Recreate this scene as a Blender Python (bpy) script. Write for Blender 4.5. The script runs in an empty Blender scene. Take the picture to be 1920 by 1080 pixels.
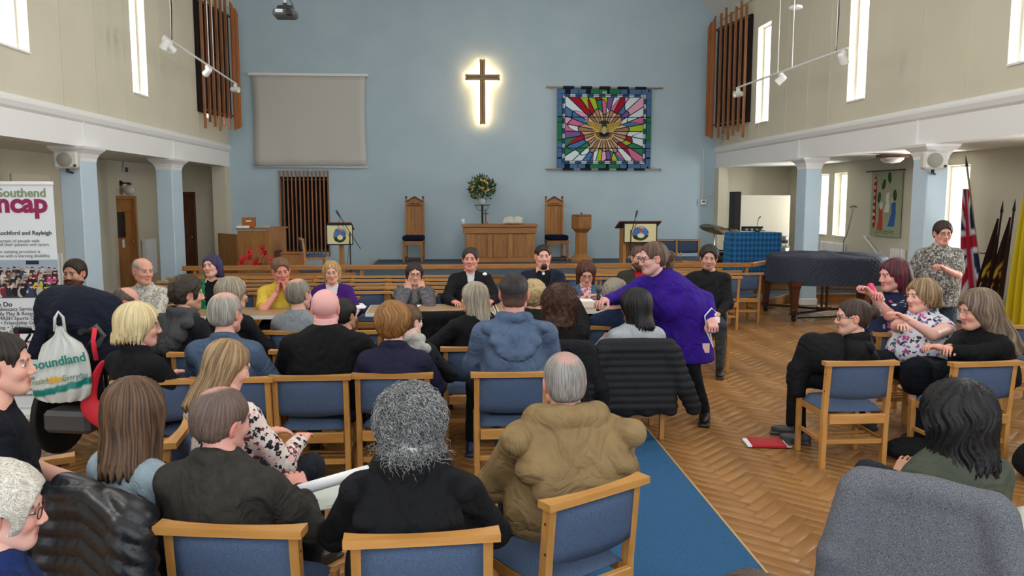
import bpy, math, random
import numpy as np
from mathutils import Matrix, Vector, Euler
rnd = random.Random(7)
R = math.radians
# ---------------------------------------------------------------- camera, sky, light, exposure
SC = bpy.context.scene
COL = SC.collection
CAM_H, FPX, YAW, PITCH = 1.9, 1500.0, R(4.12), R(6.47)
cd = bpy.data.cameras.new('camera'); cam = bpy.data.objects.new('camera', cd); COL.objects.link(cam)
cam.location = (0, 0, CAM_H)
cam.rotation_euler = (math.pi / 2 - PITCH, 0, -YAW)
cd.sensor_width = 36.0; cd.lens = FPX / 1920.0 * 36.0
cd.clip_end = 200
SC.camera = cam
w = bpy.data.worlds.new('world'); SC.world = w; w.use_nodes = True
nt = w.node_tree
bg = nt.nodes['Background']
tc = nt.nodes.new('ShaderNodeTexCoord'); sx = nt.nodes.new('ShaderNodeSeparateXYZ')
cr = nt.nodes.new('ShaderNodeValToRGB')
nt.links.new(tc.outputs['Generated'], sx.inputs[0]); nt.links.new(sx.outputs['Z'], cr.inputs[0])
cr.color_ramp.elements[0].position = 0.0; cr.color_ramp.elements[0].color = (.72, .76, .80, 1)
cr.color_ramp.elements[1].position = 0.6; cr.color_ramp.elements[1].color = (.88, .95, 1.0, 1)
nt.links.new(cr.outputs[0], bg.inputs['Color'])
bg.inputs['Strength'].default_value = 2.1          # bright overcast sky

def area(name, loc, rot, sx_, sy_, power, color):
    l = bpy.data.lights.new(name, 'AREA'); l.shape = 'RECTANGLE'; l.size = sx_; l.size_y = sy_
    l.energy = power; l.color = color
    o = bpy.data.objects.new(name, l); COL.objects.link(o); o.location = loc; o.rotation_euler = rot
    return o
# daylight outside the long side windows, facing in
DAY = (1.0, .98, .95)
def daylight_fill(side, y, z, wy, hz, p):
    x = -5.75 if side < 0 else 6.85
    area('daylight_fill', (x, y, z), (0, R(-90) if side < 0 else R(90), 0), hz, wy, p, DAY)
for yy in (13.4, 16.6, 9.0, 4.6): daylight_fill(-1, yy, 4.6, 1.0, 2.4, 105)
for yy in (12.0, 15.75, 8.2, 4.4): daylight_fill(1, yy, 4.5, 1.0, 2.4, 120)
for yy, ww in ((16.4, 1.5), (12.15, .9), (8.0, 1.2)): area('daylight_fill', (8.6, yy, 1.75), (0, R(90), 0), 1.4, ww, 150, DAY)
# soft fill light added under the nave ceiling, out of frame
area('daylight_fill', (.5, 8.0, 6.9), (0, 0, 0), 5.0, 9.0, 150, (1.0, .97, .93))
SC.view_settings.view_transform = 'Standard'
SC.view_settings.look = 'None'
SC.view_settings.exposure = 0.32
SC.view_settings.gamma = 1.0
SC.view_settings.use_curve_mapping = False
try:
    SC.cycles.max_bounces = 7; SC.cycles.diffuse_bounces = 4; SC.cycles.transparent_max_bounces = 6
    SC.cycles.use_denoising = True
except Exception: pass

# a photograph pixel -> a point at room depth Y / on plane X / at height Z
FWD_ = np.array([math.sin(YAW)*math.cos(PITCH), math.cos(YAW)*math.cos(PITCH), -math.sin(PITCH)])
RGT_ = np.array([math.cos(YAW), -math.sin(YAW), 0.0]); DWN_ = -np.cross(RGT_, FWD_); CPOS_ = np.array([0, 0, CAM_H])
def ray(px, py): return FWD_*FPX + RGT_*(px-960) + DWN_*(py-540)
def atY(px, py, Y): d = ray(px, py); return Vector(CPOS_ + d*Y/d[1])
def atX(px, py, X): d = ray(px, py); return Vector(CPOS_ + d*X/d[0])
def atZ(px, py, Z): d = ray(px, py); return Vector(CPOS_ + d*(Z-CAM_H)/d[2])

# ---------------------------------------------------------------- materials
MATS = {}
def srgb(h):
    if isinstance(h, str):
        h = h.lstrip('#'); c = [int(h[i:i+2], 16)/255 for i in (0, 2, 4)]
    else: c = h
    return tuple((x/12.92 if x <= .04045 else ((x+.055)/1.055)**2.4) for x in c)
def N(t, kind, **kw):
    n = t.nodes.new(kind)
    for k, v in kw.items():
        if hasattr(n, k): setattr(n, k, v)
        else: n.inputs[k.replace('_', ' ')].default_value = v
    return n
def mat(name, col, rough=.6, metal=0, kind='plain', col2=None, scale=20, bump=0, bscale=None, spec=.4, stretch=None, emit=None, coords='Object', sheen=0):
    if name in MATS: return MATS[name]
    m = bpy.data.materials.new(name); m.use_nodes = True; t = m.node_tree; b = t.nodes['Principled BSDF']
    c1 = srgb(col)+(1,); c2 = srgb(col2)+(1,) if col2 else tuple(x*.72 for x in c1[:3])+(1,)
    b.inputs['Base Color'].default_value = c1
    b.inputs['Roughness'].default_value = rough; b.inputs['Metallic'].default_value = metal
    b.inputs['Specular IOR Level'].default_value = spec
    if sheen: b.inputs['Sheen Weight'].default_value = sheen
    L = t.links.new
    tc = N(t, 'ShaderNodeTexCoord'); mp = N(t, 'ShaderNodeMapping'); L(tc.outputs[coords], mp.inputs[0])
    if stretch: mp.inputs['Scale'].default_value = stretch
    vec = mp.outputs[0]; fac = None
    if kind == 'noise':
        n = N(t, 'ShaderNodeTexNoise'); n.inputs['Scale'].default_value = scale; n.inputs['Detail'].default_value = 5
        L(vec, n.inputs['Vector']); r = N(t, 'ShaderNodeValToRGB'); L(n.outputs['Fac'], r.inputs[0])
        r.color_ramp.elements[0].position = .35; r.color_ramp.elements[1].position = .65
        r.color_ramp.elements[0].color = c2; r.color_ramp.elements[1].color = c1
        L(r.outputs[0], b.inputs['Base Color']); fac = n.outputs['Fac']
    elif kind == 'wood':
        n = N(t, 'ShaderNodeTexNoise'); n.inputs['Scale'].default_value = scale; n.inputs['Detail'].default_value = 6
        n.inputs['Distortion'].default_value = .6
        L(vec, n.inputs['Vector']); r = N(t, 'ShaderNodeValToRGB'); L(n.outputs['Fac'], r.inputs[0])
        r.color_ramp.elements[0].position = .3; r.color_ramp.elements[1].position = .7
        r.color_ramp.elements[0].color = c2; r.color_ramp.elements[1].color = c1
        oi = N(t, 'ShaderNodeObjectInfo'); hs = N(t, 'ShaderNodeHueSaturation'); mr = N(t, 'ShaderNodeMapRange')
        mr.inputs[3].default_value = .86; mr.inputs[4].default_value = 1.12
        L(oi.outputs['Random'], mr.inputs[0]); L(mr.outputs[0], hs.inputs['Value']); L(r.outputs[0], hs.inputs['Color'])
        L(hs.outputs[0], b.inputs['Base Color']); fac = n.outputs['Fac']
    elif kind == 'attr':
        a = N(t, 'ShaderNodeAttribute'); a.attribute_name = 'Col'; L(a.outputs['Color'], b.inputs['Base Color'])
    if bump:
        n = N(t, 'ShaderNodeTexNoise'); n.inputs['Scale'].default_value = bscale or scale; n.inputs['Detail'].default_value = 4
        L(vec, n.inputs['Vector']); bp = N(t, 'ShaderNodeBump'); bp.inputs['Strength'].default_value = bump; bp.inputs['Distance'].default_value = .01
        L(n.outputs['Fac'], bp.inputs['Height']); L(bp.outputs[0], b.inputs['Normal'])
        if name.startswith('cloth_'):      # creases of worn cloth
            d1 = N(t, 'ShaderNodeTexNoise'); d1.inputs['Scale'].default_value = 5; d1.inputs['Detail'].default_value = 3; d1.inputs['Distortion'].default_value = 1.1; d1.inputs['Roughness'].default_value = .45; L(tc.outputs[coords], d1.inputs['Vector'])
            ab = N(t, 'ShaderNodeMath', operation='SUBTRACT'); ab.inputs[1].default_value = .5; L(d1.outputs['Fac'], ab.inputs[0]); ab2 = N(t, 'ShaderNodeMath', operation='ABSOLUTE'); L(ab.outputs[0], ab2.inputs[0])
            b2 = N(t, 'ShaderNodeBump'); b2.inputs['Strength'].default_value = .7; b2.inputs['Distance'].default_value = .10; L(ab2.outputs[0], b2.inputs['Height']); L(b2.outputs[0], bp.inputs['Normal'])
    if emit:
        b.inputs['Emission Color'].default_value = c1; b.inputs['Emission Strength'].default_value = emit
    MATS[name] = m; return m
def cloth(col, col2=None, scale=60, bump=.25, rough=.85):
    k = 'cloth_%s_%s_%g' % (col, col2, scale)
    return mat(k, col, rough, kind='noise' if col2 else 'noise', col2=col2 or tuple(x*.93 for x in [int(col[i:i+2], 16)/255 for i in (1, 3, 5)]), scale=scale, bump=bump, bscale=180, spec=.2, sheen=.0)
def floral(name, base, cols, scale=22, dens=.5):
    """printed cloth: blotches of several colours on a base"""
    if name in MATS: return MATS[name]
    m = bpy.data.materials.new(name); m.use_nodes = True; t = m.node_tree; b = t.nodes['Principled BSDF']; L = t.links.new
    b.inputs['Roughness'].default_value = .85; b.inputs['Specular IOR Level'].default_value = .2
    tc = N(t, 'ShaderNodeTexCoord'); nz = N(t, 'ShaderNodeTexNoise'); nz.inputs['Scale'].default_value = scale*.8
    L(tc.outputs['Object'], nz.inputs['Vector'])
    mx = N(t, 'ShaderNodeVectorMath', operation='MULTIPLY_ADD'); mx.inputs[1].default_value = (.06, .06, .06)
    L(nz.outputs['Color'], mx.inputs[0]); L(tc.outputs['Object'], mx.inputs[2])
    v = N(t, 'ShaderNodeTexVoronoi'); v.inputs['Scale'].default_value = scale; L(mx.outputs[0], v.inputs['Vector'])
    s = N(t, 'ShaderNodeSeparateColor'); L(v.outputs['Color'], s.inputs[0])
    r = N(t, 'ShaderNodeValToRGB'); r.color_ramp.interpolation = 'CONSTANT'
    e = r.color_ramp.elements; e[0].position = 0; e[0].color = srgb(cols[0])+(1,)
    e[1].position = 1/len(cols); e[1].color = srgb(cols[1 % len(cols)])+(1,)
    for i, c in enumerate(cols[2:], 2):
        q = e.new(i/len(cols)); q.color = srgb(c)+(1,)
    L(s.outputs[0], r.inputs[0])
    ds = N(t, 'ShaderNodeMath', operation='LESS_THAN'); ds.inputs[1].default_value = dens; L(v.outputs['Distance'], ds.inputs[0])
    mm = N(t, 'ShaderNodeMix', data_type='RGBA'); mm.inputs[6].default_value = srgb(base)+(1,)
    L(ds.outputs[0], mm.inputs[0]); L(r.outputs[0], mm.inputs[7]); L(mm.outputs[2], b.inputs['Base Color'])
    MATS[name] = m; return m
def hairmat(c1, c2, rough=.55, fr=26.0, c3=None, curly=False):
    k = 'hair_%s_%s_%g_%s' % (c1, c2, fr, curly)
    if k in MATS: return MATS[k]
    m = bpy.data.materials.new(k); m.use_nodes = True; t = m.node_tree; b = t.nodes['Principled BSDF']; L = t.links.new
    b.inputs['Roughness'].default_value = rough; b.inputs['Specular IOR Level'].default_value = .35
    a = N(t, 'ShaderNodeAttribute'); a.attribute_name = 'suv'
    n = N(t, 'ShaderNodeTexNoise'); n.inputs['Scale'].default_value = 1.0; n.inputs['Detail'].default_value = 4
    sc = N(t, 'ShaderNodeVectorMath', operation='MULTIPLY'); sc.inputs[1].default_value = (fr, fr, fr if not curly else fr)
    L(a.outputs['Vector'], sc.inputs[0]); L(sc.outputs[0], n.inputs['Vector'])
    r = N(t, 'ShaderNodeValToRGB'); L(n.outputs['Fac'], r.inputs[0])
    e = r.color_ramp.elements; e[0].position = .38; e[1].position = .62
    e[0].color = srgb(c2)+(1,); e[1].color = srgb(c1)+(1,)
    ca = N(t, 'ShaderNodeAttribute'); ca.attribute_name = 'Col'; mm = N(t, 'ShaderNodeMix', data_type='RGBA')
    n2 = N(t, 'ShaderNodeTexNoise'); n2.inputs['Scale'].default_value = 3.2; n2.inputs['Detail'].default_value = 3; L(sc.outputs[0], n2.inputs['Vector'])
    f1 = N(t, 'ShaderNodeMath', operation='MULTIPLY_ADD'); f1.inputs[1].default_value = .7; f1.inputs[2].default_value = -.35; L(n2.outputs['Fac'], f1.inputs[0])
    gt = N(t, 'ShaderNodeMath', operation='GREATER_THAN'); gt.inputs[1].default_value = .01; f2 = N(t, 'ShaderNodeMath', operation='MULTIPLY_ADD'); L(ca.outputs['Alpha'], gt.inputs[0]); L(f1.outputs[0], f2.inputs[0]); L(gt.outputs[0], f2.inputs[1]); L(ca.outputs['Alpha'], f2.inputs[2]); f2.use_clamp = True
    L(f2.outputs[0], mm.inputs[0]); L(r.outputs[0], mm.inputs[6]); L(ca.outputs['Color'], mm.inputs[7]); L(mm.outputs[2], b.inputs['Base Color'])
    bp = N(t, 'ShaderNodeBump'); bp.inputs['Strength'].default_value = .5; bp.inputs['Distance'].default_value = .004
    L(n.outputs['Fac'], bp.inputs['Height']); L(bp.outputs[0], b.inputs['Normal'])
    MATS[k] = m; return m

# ---------------------------------------------------------------- object helpers
def tag(o, label=None, cat=None, group=None, kind=None):
    if label: o['label'] = label
    if cat: o['category'] = cat
    if group: o['group'] = group
    if kind: o['kind'] = kind
    return o
def empty(name, loc=(0, 0, 0), rz=0, label=None, cat=None, group=None):
    o = bpy.data.objects.new(name, None); COL.objects.link(o); o.location = loc; o.rotation_euler = (0, 0, rz)
    o.empty_display_size = .1
    return tag(o, label, cat, group)
def meshobj(name, V, F, m, parent=None, smooth=False, attrs=None, colors=None, mi=None):
    me = bpy.data.meshes.new(name)
    if isinstance(V, np.ndarray) and isinstance(F, np.ndarray):
        nv, nf = len(V), len(F); k = F.shape[1]
        me.vertices.add(nv); me.vertices.foreach_set('co', np.ascontiguousarray(V, dtype=np.float32).ravel())
        me.loops.add(nf*k); me.loops.foreach_set('vertex_index', np.ascontiguousarray(F, dtype=np.int32).ravel())
        me.polygons.add(nf); me.polygons.foreach_set('loop_start', np.arange(0, nf*k, k, dtype=np.int32))
        me.update(calc_edges=True)
    else:
        me.from_pydata([tuple(v) for v in V], [], [tuple(f) for f in F]); me.update()
    if smooth: me.polygons.foreach_set('use_smooth', np.ones(len(me.polygons), dtype=bool))
    if colors is not None:
        a = me.attributes.new('Col', 'FLOAT_COLOR', 'POINT')
        c = np.ones((len(me.vertices), 4), dtype=np.float32); c[:, :np.shape(colors)[-1]] = colors; a.data.foreach_set('color', c.ravel())
    if attrs:
        for n_, arr in attrs.items():
            a = me.attributes.new(n_, 'FLOAT_VECTOR', 'POINT'); a.data.foreach_set('vector', np.ascontiguousarray(arr, dtype=np.float32).ravel())
    for q in (m if isinstance(m, (list, tuple)) else [m]): me.materials.append(q)
    if mi is not None: me.polygons.foreach_set('material_index', np.asarray(mi, dtype=np.int32))
    o = bpy.data.objects.new(name, me); COL.objects.link(o)
    if parent: o.parent = parent
    return o
class MB:
    """collects simple solids and links them as one mesh object"""
    def __init__(s): s.v = []; s.f = []; s.M = Matrix.Identity(4)
    def add(s, vs, fs):
        n = len(s.v); s.v += [tuple(s.M @ Vector(q)) for q in vs]; s.f += [tuple(i+n for i in q) for q in fs]; return s
    def box(s, c, d, rz=0, rx=0, ry=0, bev=0):
        x, y, z = d[0]/2, d[1]/2, d[2]/2
        m = Matrix.Translation(c) @ Euler((rx, ry, rz)).to_matrix().to_4x4()
        b = min(bev, x*.9, y*.9, z*.9)
        if b <= 0:
            vs = [m @ Vector(q) for q in ((-x, -y, -z), (x, -y, -z), (x, y, -z), (-x, y, -z), (-x, -y, z), (x, -y, z), (x, y, z), (-x, y, z))]
            return s.add(vs, [(0, 3, 2, 1), (4, 5, 6, 7), (0, 1, 5, 4), (1, 2, 6, 5), (2, 3, 7, 6), (3, 0, 4, 7)])
        vs = []; idx = {}
        for sx_ in (-1, 1):
            for sy_ in (-1, 1):
                for sz_ in (-1, 1):
                    for ax in range(3):
                        p = [sx_*(x-b), sy_*(y-b), sz_*(z-b)]; p[ax] = (sx_*x, sy_*y, sz_*z)[ax]
                        idx[(sx_, sy_, sz_, ax)] = len(vs); vs.append(m @ Vector(p))
        fs = []
        for ax in range(3):
            o1, o2 = [(1, 2), (2, 0), (0, 1)][ax]
            for s_ in (-1, 1):
                q = []
                for a, bb in ((-1, -1), (1, -1), (1, 1), (-1, 1)):
                    k = [0, 0, 0]; k[ax] = s_; k[o1] = a; k[o2] = bb; q.append(idx[tuple(k)+(ax,)])
                fs.append(q if s_ > 0 else q[::-1])
        for ax in range(3):
            o1, o2 = [(1, 2), (2, 0), (0, 1)][ax]
            for a in (-1, 1):
                for bb in (-1, 1):
                    k0 = [0, 0, 0]; k0[ax] = -1; k0[o1] = a; k0[o2] = bb; k1 = list(k0); k1[ax] = 1
                    q = [idx[tuple(k0)+(o1,)], idx[tuple(k1)+(o1,)], idx[tuple(k1)+(o2,)], idx[tuple(k0)+(o2,)]]
                    fs.append(q if a*bb < 0 else q[::-1])
        for sx_ in (-1, 1):
            for sy_ in (-1, 1):
                for sz_ in (-1, 1):
                    q = [idx[(sx_, sy_, sz_, 0)], idx[(sx_, sy_, sz_, 1)], idx[(sx_, sy_, sz_, 2)]]
                    fs.append(q if sx_*sy_*sz_ > 0 else q[::-1])
        return s.add(vs, fs)
    def cyl(s, a, b, r, r2=None, n=10, caps=True):
        r2 = r if r2 is None else r2; a = Vector(a); b = Vector(b); d = (b-a)
        if d.length < 1e-6: return s
        q = d.to_track_quat('Z', 'Y').to_matrix(); vs = []
        for k in range(n):
            t = 2*math.pi*k/n; u = q @ Vector((math.cos(t), math.sin(t), 0))
            vs.append(a+u*r); vs.append(b+u*r2)
        fs = [(2*k, 2*((k+1) % n), 2*((k+1) % n)+1, 2*k+1) for k in range(n)]
        if caps: fs += [tuple(2*k for k in range(n))[::-1], tuple(2*k+1 for k in range(n))]
        return s.add(vs, fs)
    def tube(s, pts, r, n=6, closed=False, rs=None):
        pts = [Vector(p) for p in pts]; m = len(pts); vs = []; up = None
        for i, p in enumerate(pts):
            if closed: t = pts[(i+1) % m]-pts[i-1]
            else: t = pts[min(i+1, m-1)]-pts[max(i-1, 0)]
            if t.length < 1e-9: t = Vector((0, 0, 1))
            t.normalize()
            if up is None: up = Vector((0, 0, 1)) if abs(t.z) < .9 else Vector((1, 0, 0))
            u = (up-t*up.dot(t)).normalized(); v = t.cross(u); up = u
            rr = rs[i] if rs else r
            for k in range(n):
                a = 2*math.pi*k/n; vs.append(p+u*math.cos(a)*rr+v*math.sin(a)*rr)
        fs = []
        for i in range(m if closed else m-1):
            j = (i+1) % m
            for k in range(n): fs.append((i*n+k, i*n+(k+1) % n, j*n+(k+1) % n, j*n+k))
        if not closed: fs += [tuple(range(n))[::-1], tuple((m-1)*n+k for k in range(n))]
        return s.add(vs, fs)
    def lathe(s, prof, c=(0, 0, 0), n=16, axis='z'):
        vs = []; fs = []; m = len(prof)
        for r, z in prof:
            for k in range(n):
                a = 2*math.pi*k/n; p = (r*math.cos(a), r*math.sin(a), z)
                if axis == 'y': p = (p[0], p[2], p[1])
                if axis == 'x': p = (p[2], p[0], p[1])
                vs.append((p[0]+c[0], p[1]+c[1], p[2]+c[2]))
        fl = axis == 'y'
        for i in range(m-1):
            for k in range(n):
                q = (i*n+k, i*n+(k+1) % n, (i+1)*n+(k+1) % n, (i+1)*n+k); fs.append(q[::-1] if fl else q)
        fs += [tuple(range(n)) if fl else tuple(range(n))[::-1], tuple((m-1)*n+k for k in range(n))[::-1 if fl else 1]]
        return s.add(vs, fs)
    def prism(s, pts, z0, z1, ax='z'):
        """polygon (counter-clockwise) extruded along an axis: ax z -> (x,y); y -> (x,z); x -> (y,z)"""
        n = len(pts)
        mk = {'z': lambda p, h: (p[0], p[1], h), 'y': lambda p, h: (p[0], h, p[1]), 'x': lambda p, h: (h, p[0], p[1])}[ax]
        vs = [mk(p, z0) for p in pts]+[mk(p, z1) for p in pts]
        fs = [tuple(range(n))[::-1], tuple(range(n, 2*n))]+[(k, (k+1) % n, (k+1) % n+n, k+n) for k in range(n)]
        if ax == 'y': fs = [f[::-1] for f in fs]
        return s.add(vs, fs)
    def build(s, name, m, parent=None, smooth=False, label=None, cat=None, group=None, kind=None):
        o = meshobj(name, s.v, s.f, m, parent, smooth); return tag(o, label, cat, group, kind)
def copy_tree(o, parent=None):
    c = o.copy(); COL.objects.link(c); c.parent = parent
    for ch in [x for x in CH.get(o.name, [])]: copy_tree(ch, c)
    return c
CH = {}
def remember(root):
    CH.clear()
    for o in COL.objects:
        if o.parent: CH.setdefault(o.parent.name, []).append(o)
def text(s, size, m, parent, loc, rot, name='lettering', align='LEFT', ext=.001, bold=0, xs=1.0):
    c = bpy.data.curves.new(name, 'FONT'); c.body = s; c.size = size; c.extrude = ext; c.align_x = align; c.offset = bold; c.resolution_u = 3
    o = bpy.data.objects.new('tmp', c); COL.objects.link(o); me = bpy.data.meshes.new_from_object(o)
    bpy.data.objects.remove(o); bpy.data.curves.remove(c)
    me.name = name; me.materials.clear(); me.materials.append(m)
    o = bpy.data.objects.new(name, me); COL.objects.link(o); o.parent = parent
    o.location = loc; o.rotation_euler = rot; o.scale = (xs, 1, 1)
    return o
def printed(name, w_, h_, nx, nz, fn, parent, M=None, rough=.85, thick=0.004):
    """flat printed cloth or card: a fine grid whose faces carry the print; fn(u,v)->rgb with u,v in 0..1"""
    u = (np.arange(nx)+.5)/nx; v = (np.arange(nz)+.5)/nz; U, Vv = np.meshgrid(u, v, indexing='ij')
    c = fn(U, Vv)
    gx = np.linspace(-w_/2, w_/2, nx+1); gz = np.linspace(0, h_, nz+1); X_, Z_ = np.meshgrid(gx, gz, indexing='ij')
    V = np.stack([X_, np.zeros_like(X_), Z_], -1).reshape(-1, 3)
    i, j = np.meshgrid(np.arange(nx), np.arange(nz), indexing='ij'); a = (i*(nz+1)+j).ravel(); 
    F = np.stack([a, a+nz+1, a+nz+2, a+1], -1)
    me = bpy.data.meshes.new(name)
    me.vertices.add(len(V)); me.vertices.foreach_set('co', V.astype(np.float32).ravel())
    me.loops.add(len(F)*4); me.loops.foreach_set('vertex_index', F.astype(np.int32).ravel())
    me.polygons.add(len(F)); me.polygons.foreach_set('loop_start', np.arange(0, len(F)*4, 4, dtype=np.int32)); me.update(calc_edges=True)
    at = me.attributes.new('Col', 'FLOAT_COLOR', 'CORNER'); cc = np.ones((len(F), 4, 4), np.float32); cc[:, :, :3] = c.reshape(-1, 1, 3)
    at.data.foreach_set('color', cc.ravel()); me.materials.append(mat('print_%g' % rough, '#ffffff', rough, kind='attr', spec=.2))
    o = bpy.data.objects.new(name, me); COL.objects.link(o); o.parent = parent
    if M is not None: o.matrix_local = M
    return o
# ---------------------------------------------------------------- implicit surfaces for bodies, clothes and hair
def smin(a, b, k):
    h = np.clip(.5+.5*(b-a)/k, 0, 1); return b*(1-h)+a*h-k*h*(1-h)
class Vol:
    def __init__(s, lo, hi, h):
        s.lo = np.array(lo, dtype=np.float64); s.h = h; s.n = np.maximum(np.ceil((np.array(hi)-s.lo)/h).astype(int)+1, 4)
        s.ax = [s.lo[i]+h*np.arange(s.n[i]) for i in range(3)]; s.F = np.full(s.n, 1.0, np.float32)
    def sub(s, lo, hi):
        a = np.clip(np.floor((np.array(lo)-s.lo)/s.h).astype(int), 0, s.n); b = np.clip(np.ceil((np.array(hi)-s.lo)/s.h).astype(int)+1, 0, s.n)
        sl = tuple(slice(a[i], b[i]) for i in range(3))
        x, y, z = (s.ax[i][sl[i]].astype(np.float32) for i in range(3))
        return sl, x[:, None, None], y[None, :, None], z[None, None, :]
    def put(s, sl, d, k, op):
        if d.size == 0: return
        f = s.F[sl]; d = np.broadcast_to(d, f.shape)
        if op == 'add': s.F[sl] = smin(f, d, k)
        else: s.F[sl] = -smin(-f, d, k)          # smooth subtraction
    def cap(s, a, b, ra, rb=None, k=.03, fy=1.0, fx=1.0, op='add'):
        rb = ra if rb is None else rb; a = np.array(a, float); b = np.array(b, float); m = max(ra, rb)*max(1, fy, fx)+k+.02
        sl, x, y, z = s.sub(np.minimum(a, b)-m, np.maximum(a, b)+m)
        ax, ay, az = a[0]/fx, a[1]/fy, a[2]; d = (b[0]/fx-ax, b[1]/fy-ay, b[2]-az); L = d[0]**2+d[1]**2+d[2]**2+1e-12
        px, py, pz = x/fx-ax, y/fy-ay, z-az
        t = np.clip((px*d[0]+py*d[1]+pz*d[2])/L, 0, 1)
        D = (np.sqrt((px-t*d[0])**2+(py-t*d[1])**2+(pz-t*d[2])**2)-(ra+(rb-ra)*t))*min(1, fy, fx)
        s.put(sl, D, k, op); return s
    def ell(s, c, r, k=.03, op='add', rot=None):
        m = max(r)+k+.02 if rot is not None else np.array(r)+k+.02
        c = np.array(c, float); sl, x, y, z = s.sub(c-m, c+m)
        x, y, z = x-c[0], y-c[1], z-c[2]
        if rot is not None:
            q = Euler(rot).to_matrix().transposed(); x, y, z = (q[i][0]*x+q[i][1]*y+q[i][2]*z for i in range(3))
        k0 = np.sqrt((x/r[0])**2+(y/r[1])**2+(z/r[2])**2); k1 = np.sqrt((x/r[0]**2)**2+(y/r[1]**2)**2+(z/r[2]**2)**2)+1e-6
        s.put(sl, k0*(k0-1)/k1, k, op); return s
    def box(s, c, r, e=.01, k=.02, op='add', rot=None):
        m = (max(r)*1.8 if rot is not None else np.array(r))+k+.02
        c = np.array(c, float); sl, x, y, z = s.sub(c-m, c+m); x, y, z = x-c[0], y-c[1], z-c[2]
        if rot is not None:
            q = Euler(rot).to_matrix().transposed(); x, y, z = (q[i][0]*x+q[i][1]*y+q[i][2]*z for i in range(3))
        qx, qy, qz = abs(x)-r[0]+e, abs(y)-r[1]+e, abs(z)-r[2]+e
        D = np.sqrt(np.maximum(qx, 0)**2+np.maximum(qy, 0)**2+np.maximum(qz, 0)**2)+np.minimum(np.maximum(qx, np.maximum(qy, qz)), 0)-e
        s.put(sl, D, k, op); return s
    def plane(s, n, p, k=.004):
        """keep the side the normal points away from"""
        n = np.array(n, float); n /= np.linalg.norm(n); x, y, z = s.ax[0][:, None, None], s.ax[1][None, :, None], s.ax[2][None, None, :]
        D = ((x-p[0])*n[0]+(y-p[1])*n[1]+(z-p[2])*n[2]).astype(np.float32); s.F = -smin(-s.F, -D, k); return s
    def mesh(s):
        F = s.F; F[0] = F[-1] = 1; F[:, 0] = F[:, -1] = 1; F[:, :, 0] = F[:, :, -1] = 1
        S = F < 0; n = np.array(F.shape)-1
        cnt = np.zeros(n, np.int8)
        for dx in (0, 1):
            for dy in (0, 1):
                for dz in (0, 1): cnt += S[dx:dx+n[0], dy:dy+n[1], dz:dz+n[2]]
        act = (cnt > 0) & (cnt < 8); I = np.argwhere(act)
        if len(I) == 0: return np.zeros((0, 3)), np.zeros((0, 4), int)
        idx = np.full(n, -1, np.int32); idx[act] = np.arange(len(I))
        acc = np.zeros((len(I), 3)); w_ = np.zeros(len(I)); i, j, k = I.T
        cs = [(a, b, c) for a in (0, 1) for b in (0, 1) for c in (0, 1)]
        vals = {c: F[i+c[0], j+c[1], k+c[2]] for c in cs}
        for c in cs:
            for ax in range(3):
                if c[ax] == 0:
                    e = list(c); e[ax] = 1; e = tuple(e); a, b = vals[c], vals[e]; m = (a < 0) != (b < 0)
                    t = np.where(m, a/(a-b+1e-20), 0); p = np.tile(np.array(c, float), (len(I), 1)); p[:, ax] = t
                    acc += p*m[:, None]; w_ += m
        V = (I+acc/w_[:, None])*s.h+s.lo
        Q = []
        for ax in range(3):
            o1, o2 = [(1, 2), (2, 0), (0, 1)][ax]
            A = np.take(S, range(0, n[ax]), ax); B = np.take(S, range(1, n[ax]+1), ax)
            e = np.argwhere(A != B); e = e[(e[:, o1] > 0) & (e[:, o2] > 0) & (e[:, o1] < n[o1]) & (e[:, o2] < n[o2])]
            ins = A[tuple(e.T)]
            u = np.zeros(3, int); u[o1] = 1; v = np.zeros(3, int); v[o2] = 1
            q = np.stack([idx[tuple((e-u-v).T)], idx[tuple((e-v).T)], idx[tuple(e.T)], idx[tuple((e-u).T)]], -1)
            q[~ins] = q[~ins][:, ::-1]; Q.append(q)
        Q = np.concatenate(Q); Q = Q[(Q >= 0).all(1)]
        return V, Q
def vnormals(V, F):
    n = np.cross(V[F[:, 2]]-V[F[:, 0]], V[F[:, 3]]-V[F[:, 1]]); out = np.zeros_like(V)
    for c in range(3):
        for k in range(4): out[:, c] += np.bincount(F[:, k], n[:, c], len(V))
    return out/(np.linalg.norm(out, axis=1, keepdims=True)+1e-9)
def relax(V, F, it=1, w_=.5):
    for _ in range(it):
        s = np.zeros_like(V); c = np.zeros(len(V))
        for a, b in ((0, 1), (1, 2), (2, 3), (3, 0)):
            for p, q in ((a, b), (b, a)):
                c += np.bincount(F[:, p], minlength=len(V))
                for x in range(3): s[:, x] += np.bincount(F[:, p], V[F[:, q], x], len(V))
        V = V*(1-w_)+w_*s/np.maximum(c, 1)[:, None]
    return V
def wob(P, f, seed, n=4):
    """smooth wobble made of crossed waves, -1..1"""
    r = np.random.RandomState(seed); out = 0
    for _ in range(n):
        d = r.normal(size=3); d /= np.linalg.norm(d); e = r.normal(size=3); e /= np.linalg.norm(e)
        out = out+np.sin(P@d*f*r.uniform(.7, 1.3)+r.uniform(0, 6)+1.6*np.sin(P@e*f*.6+r.uniform(0, 6)))
    return out/n
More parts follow.
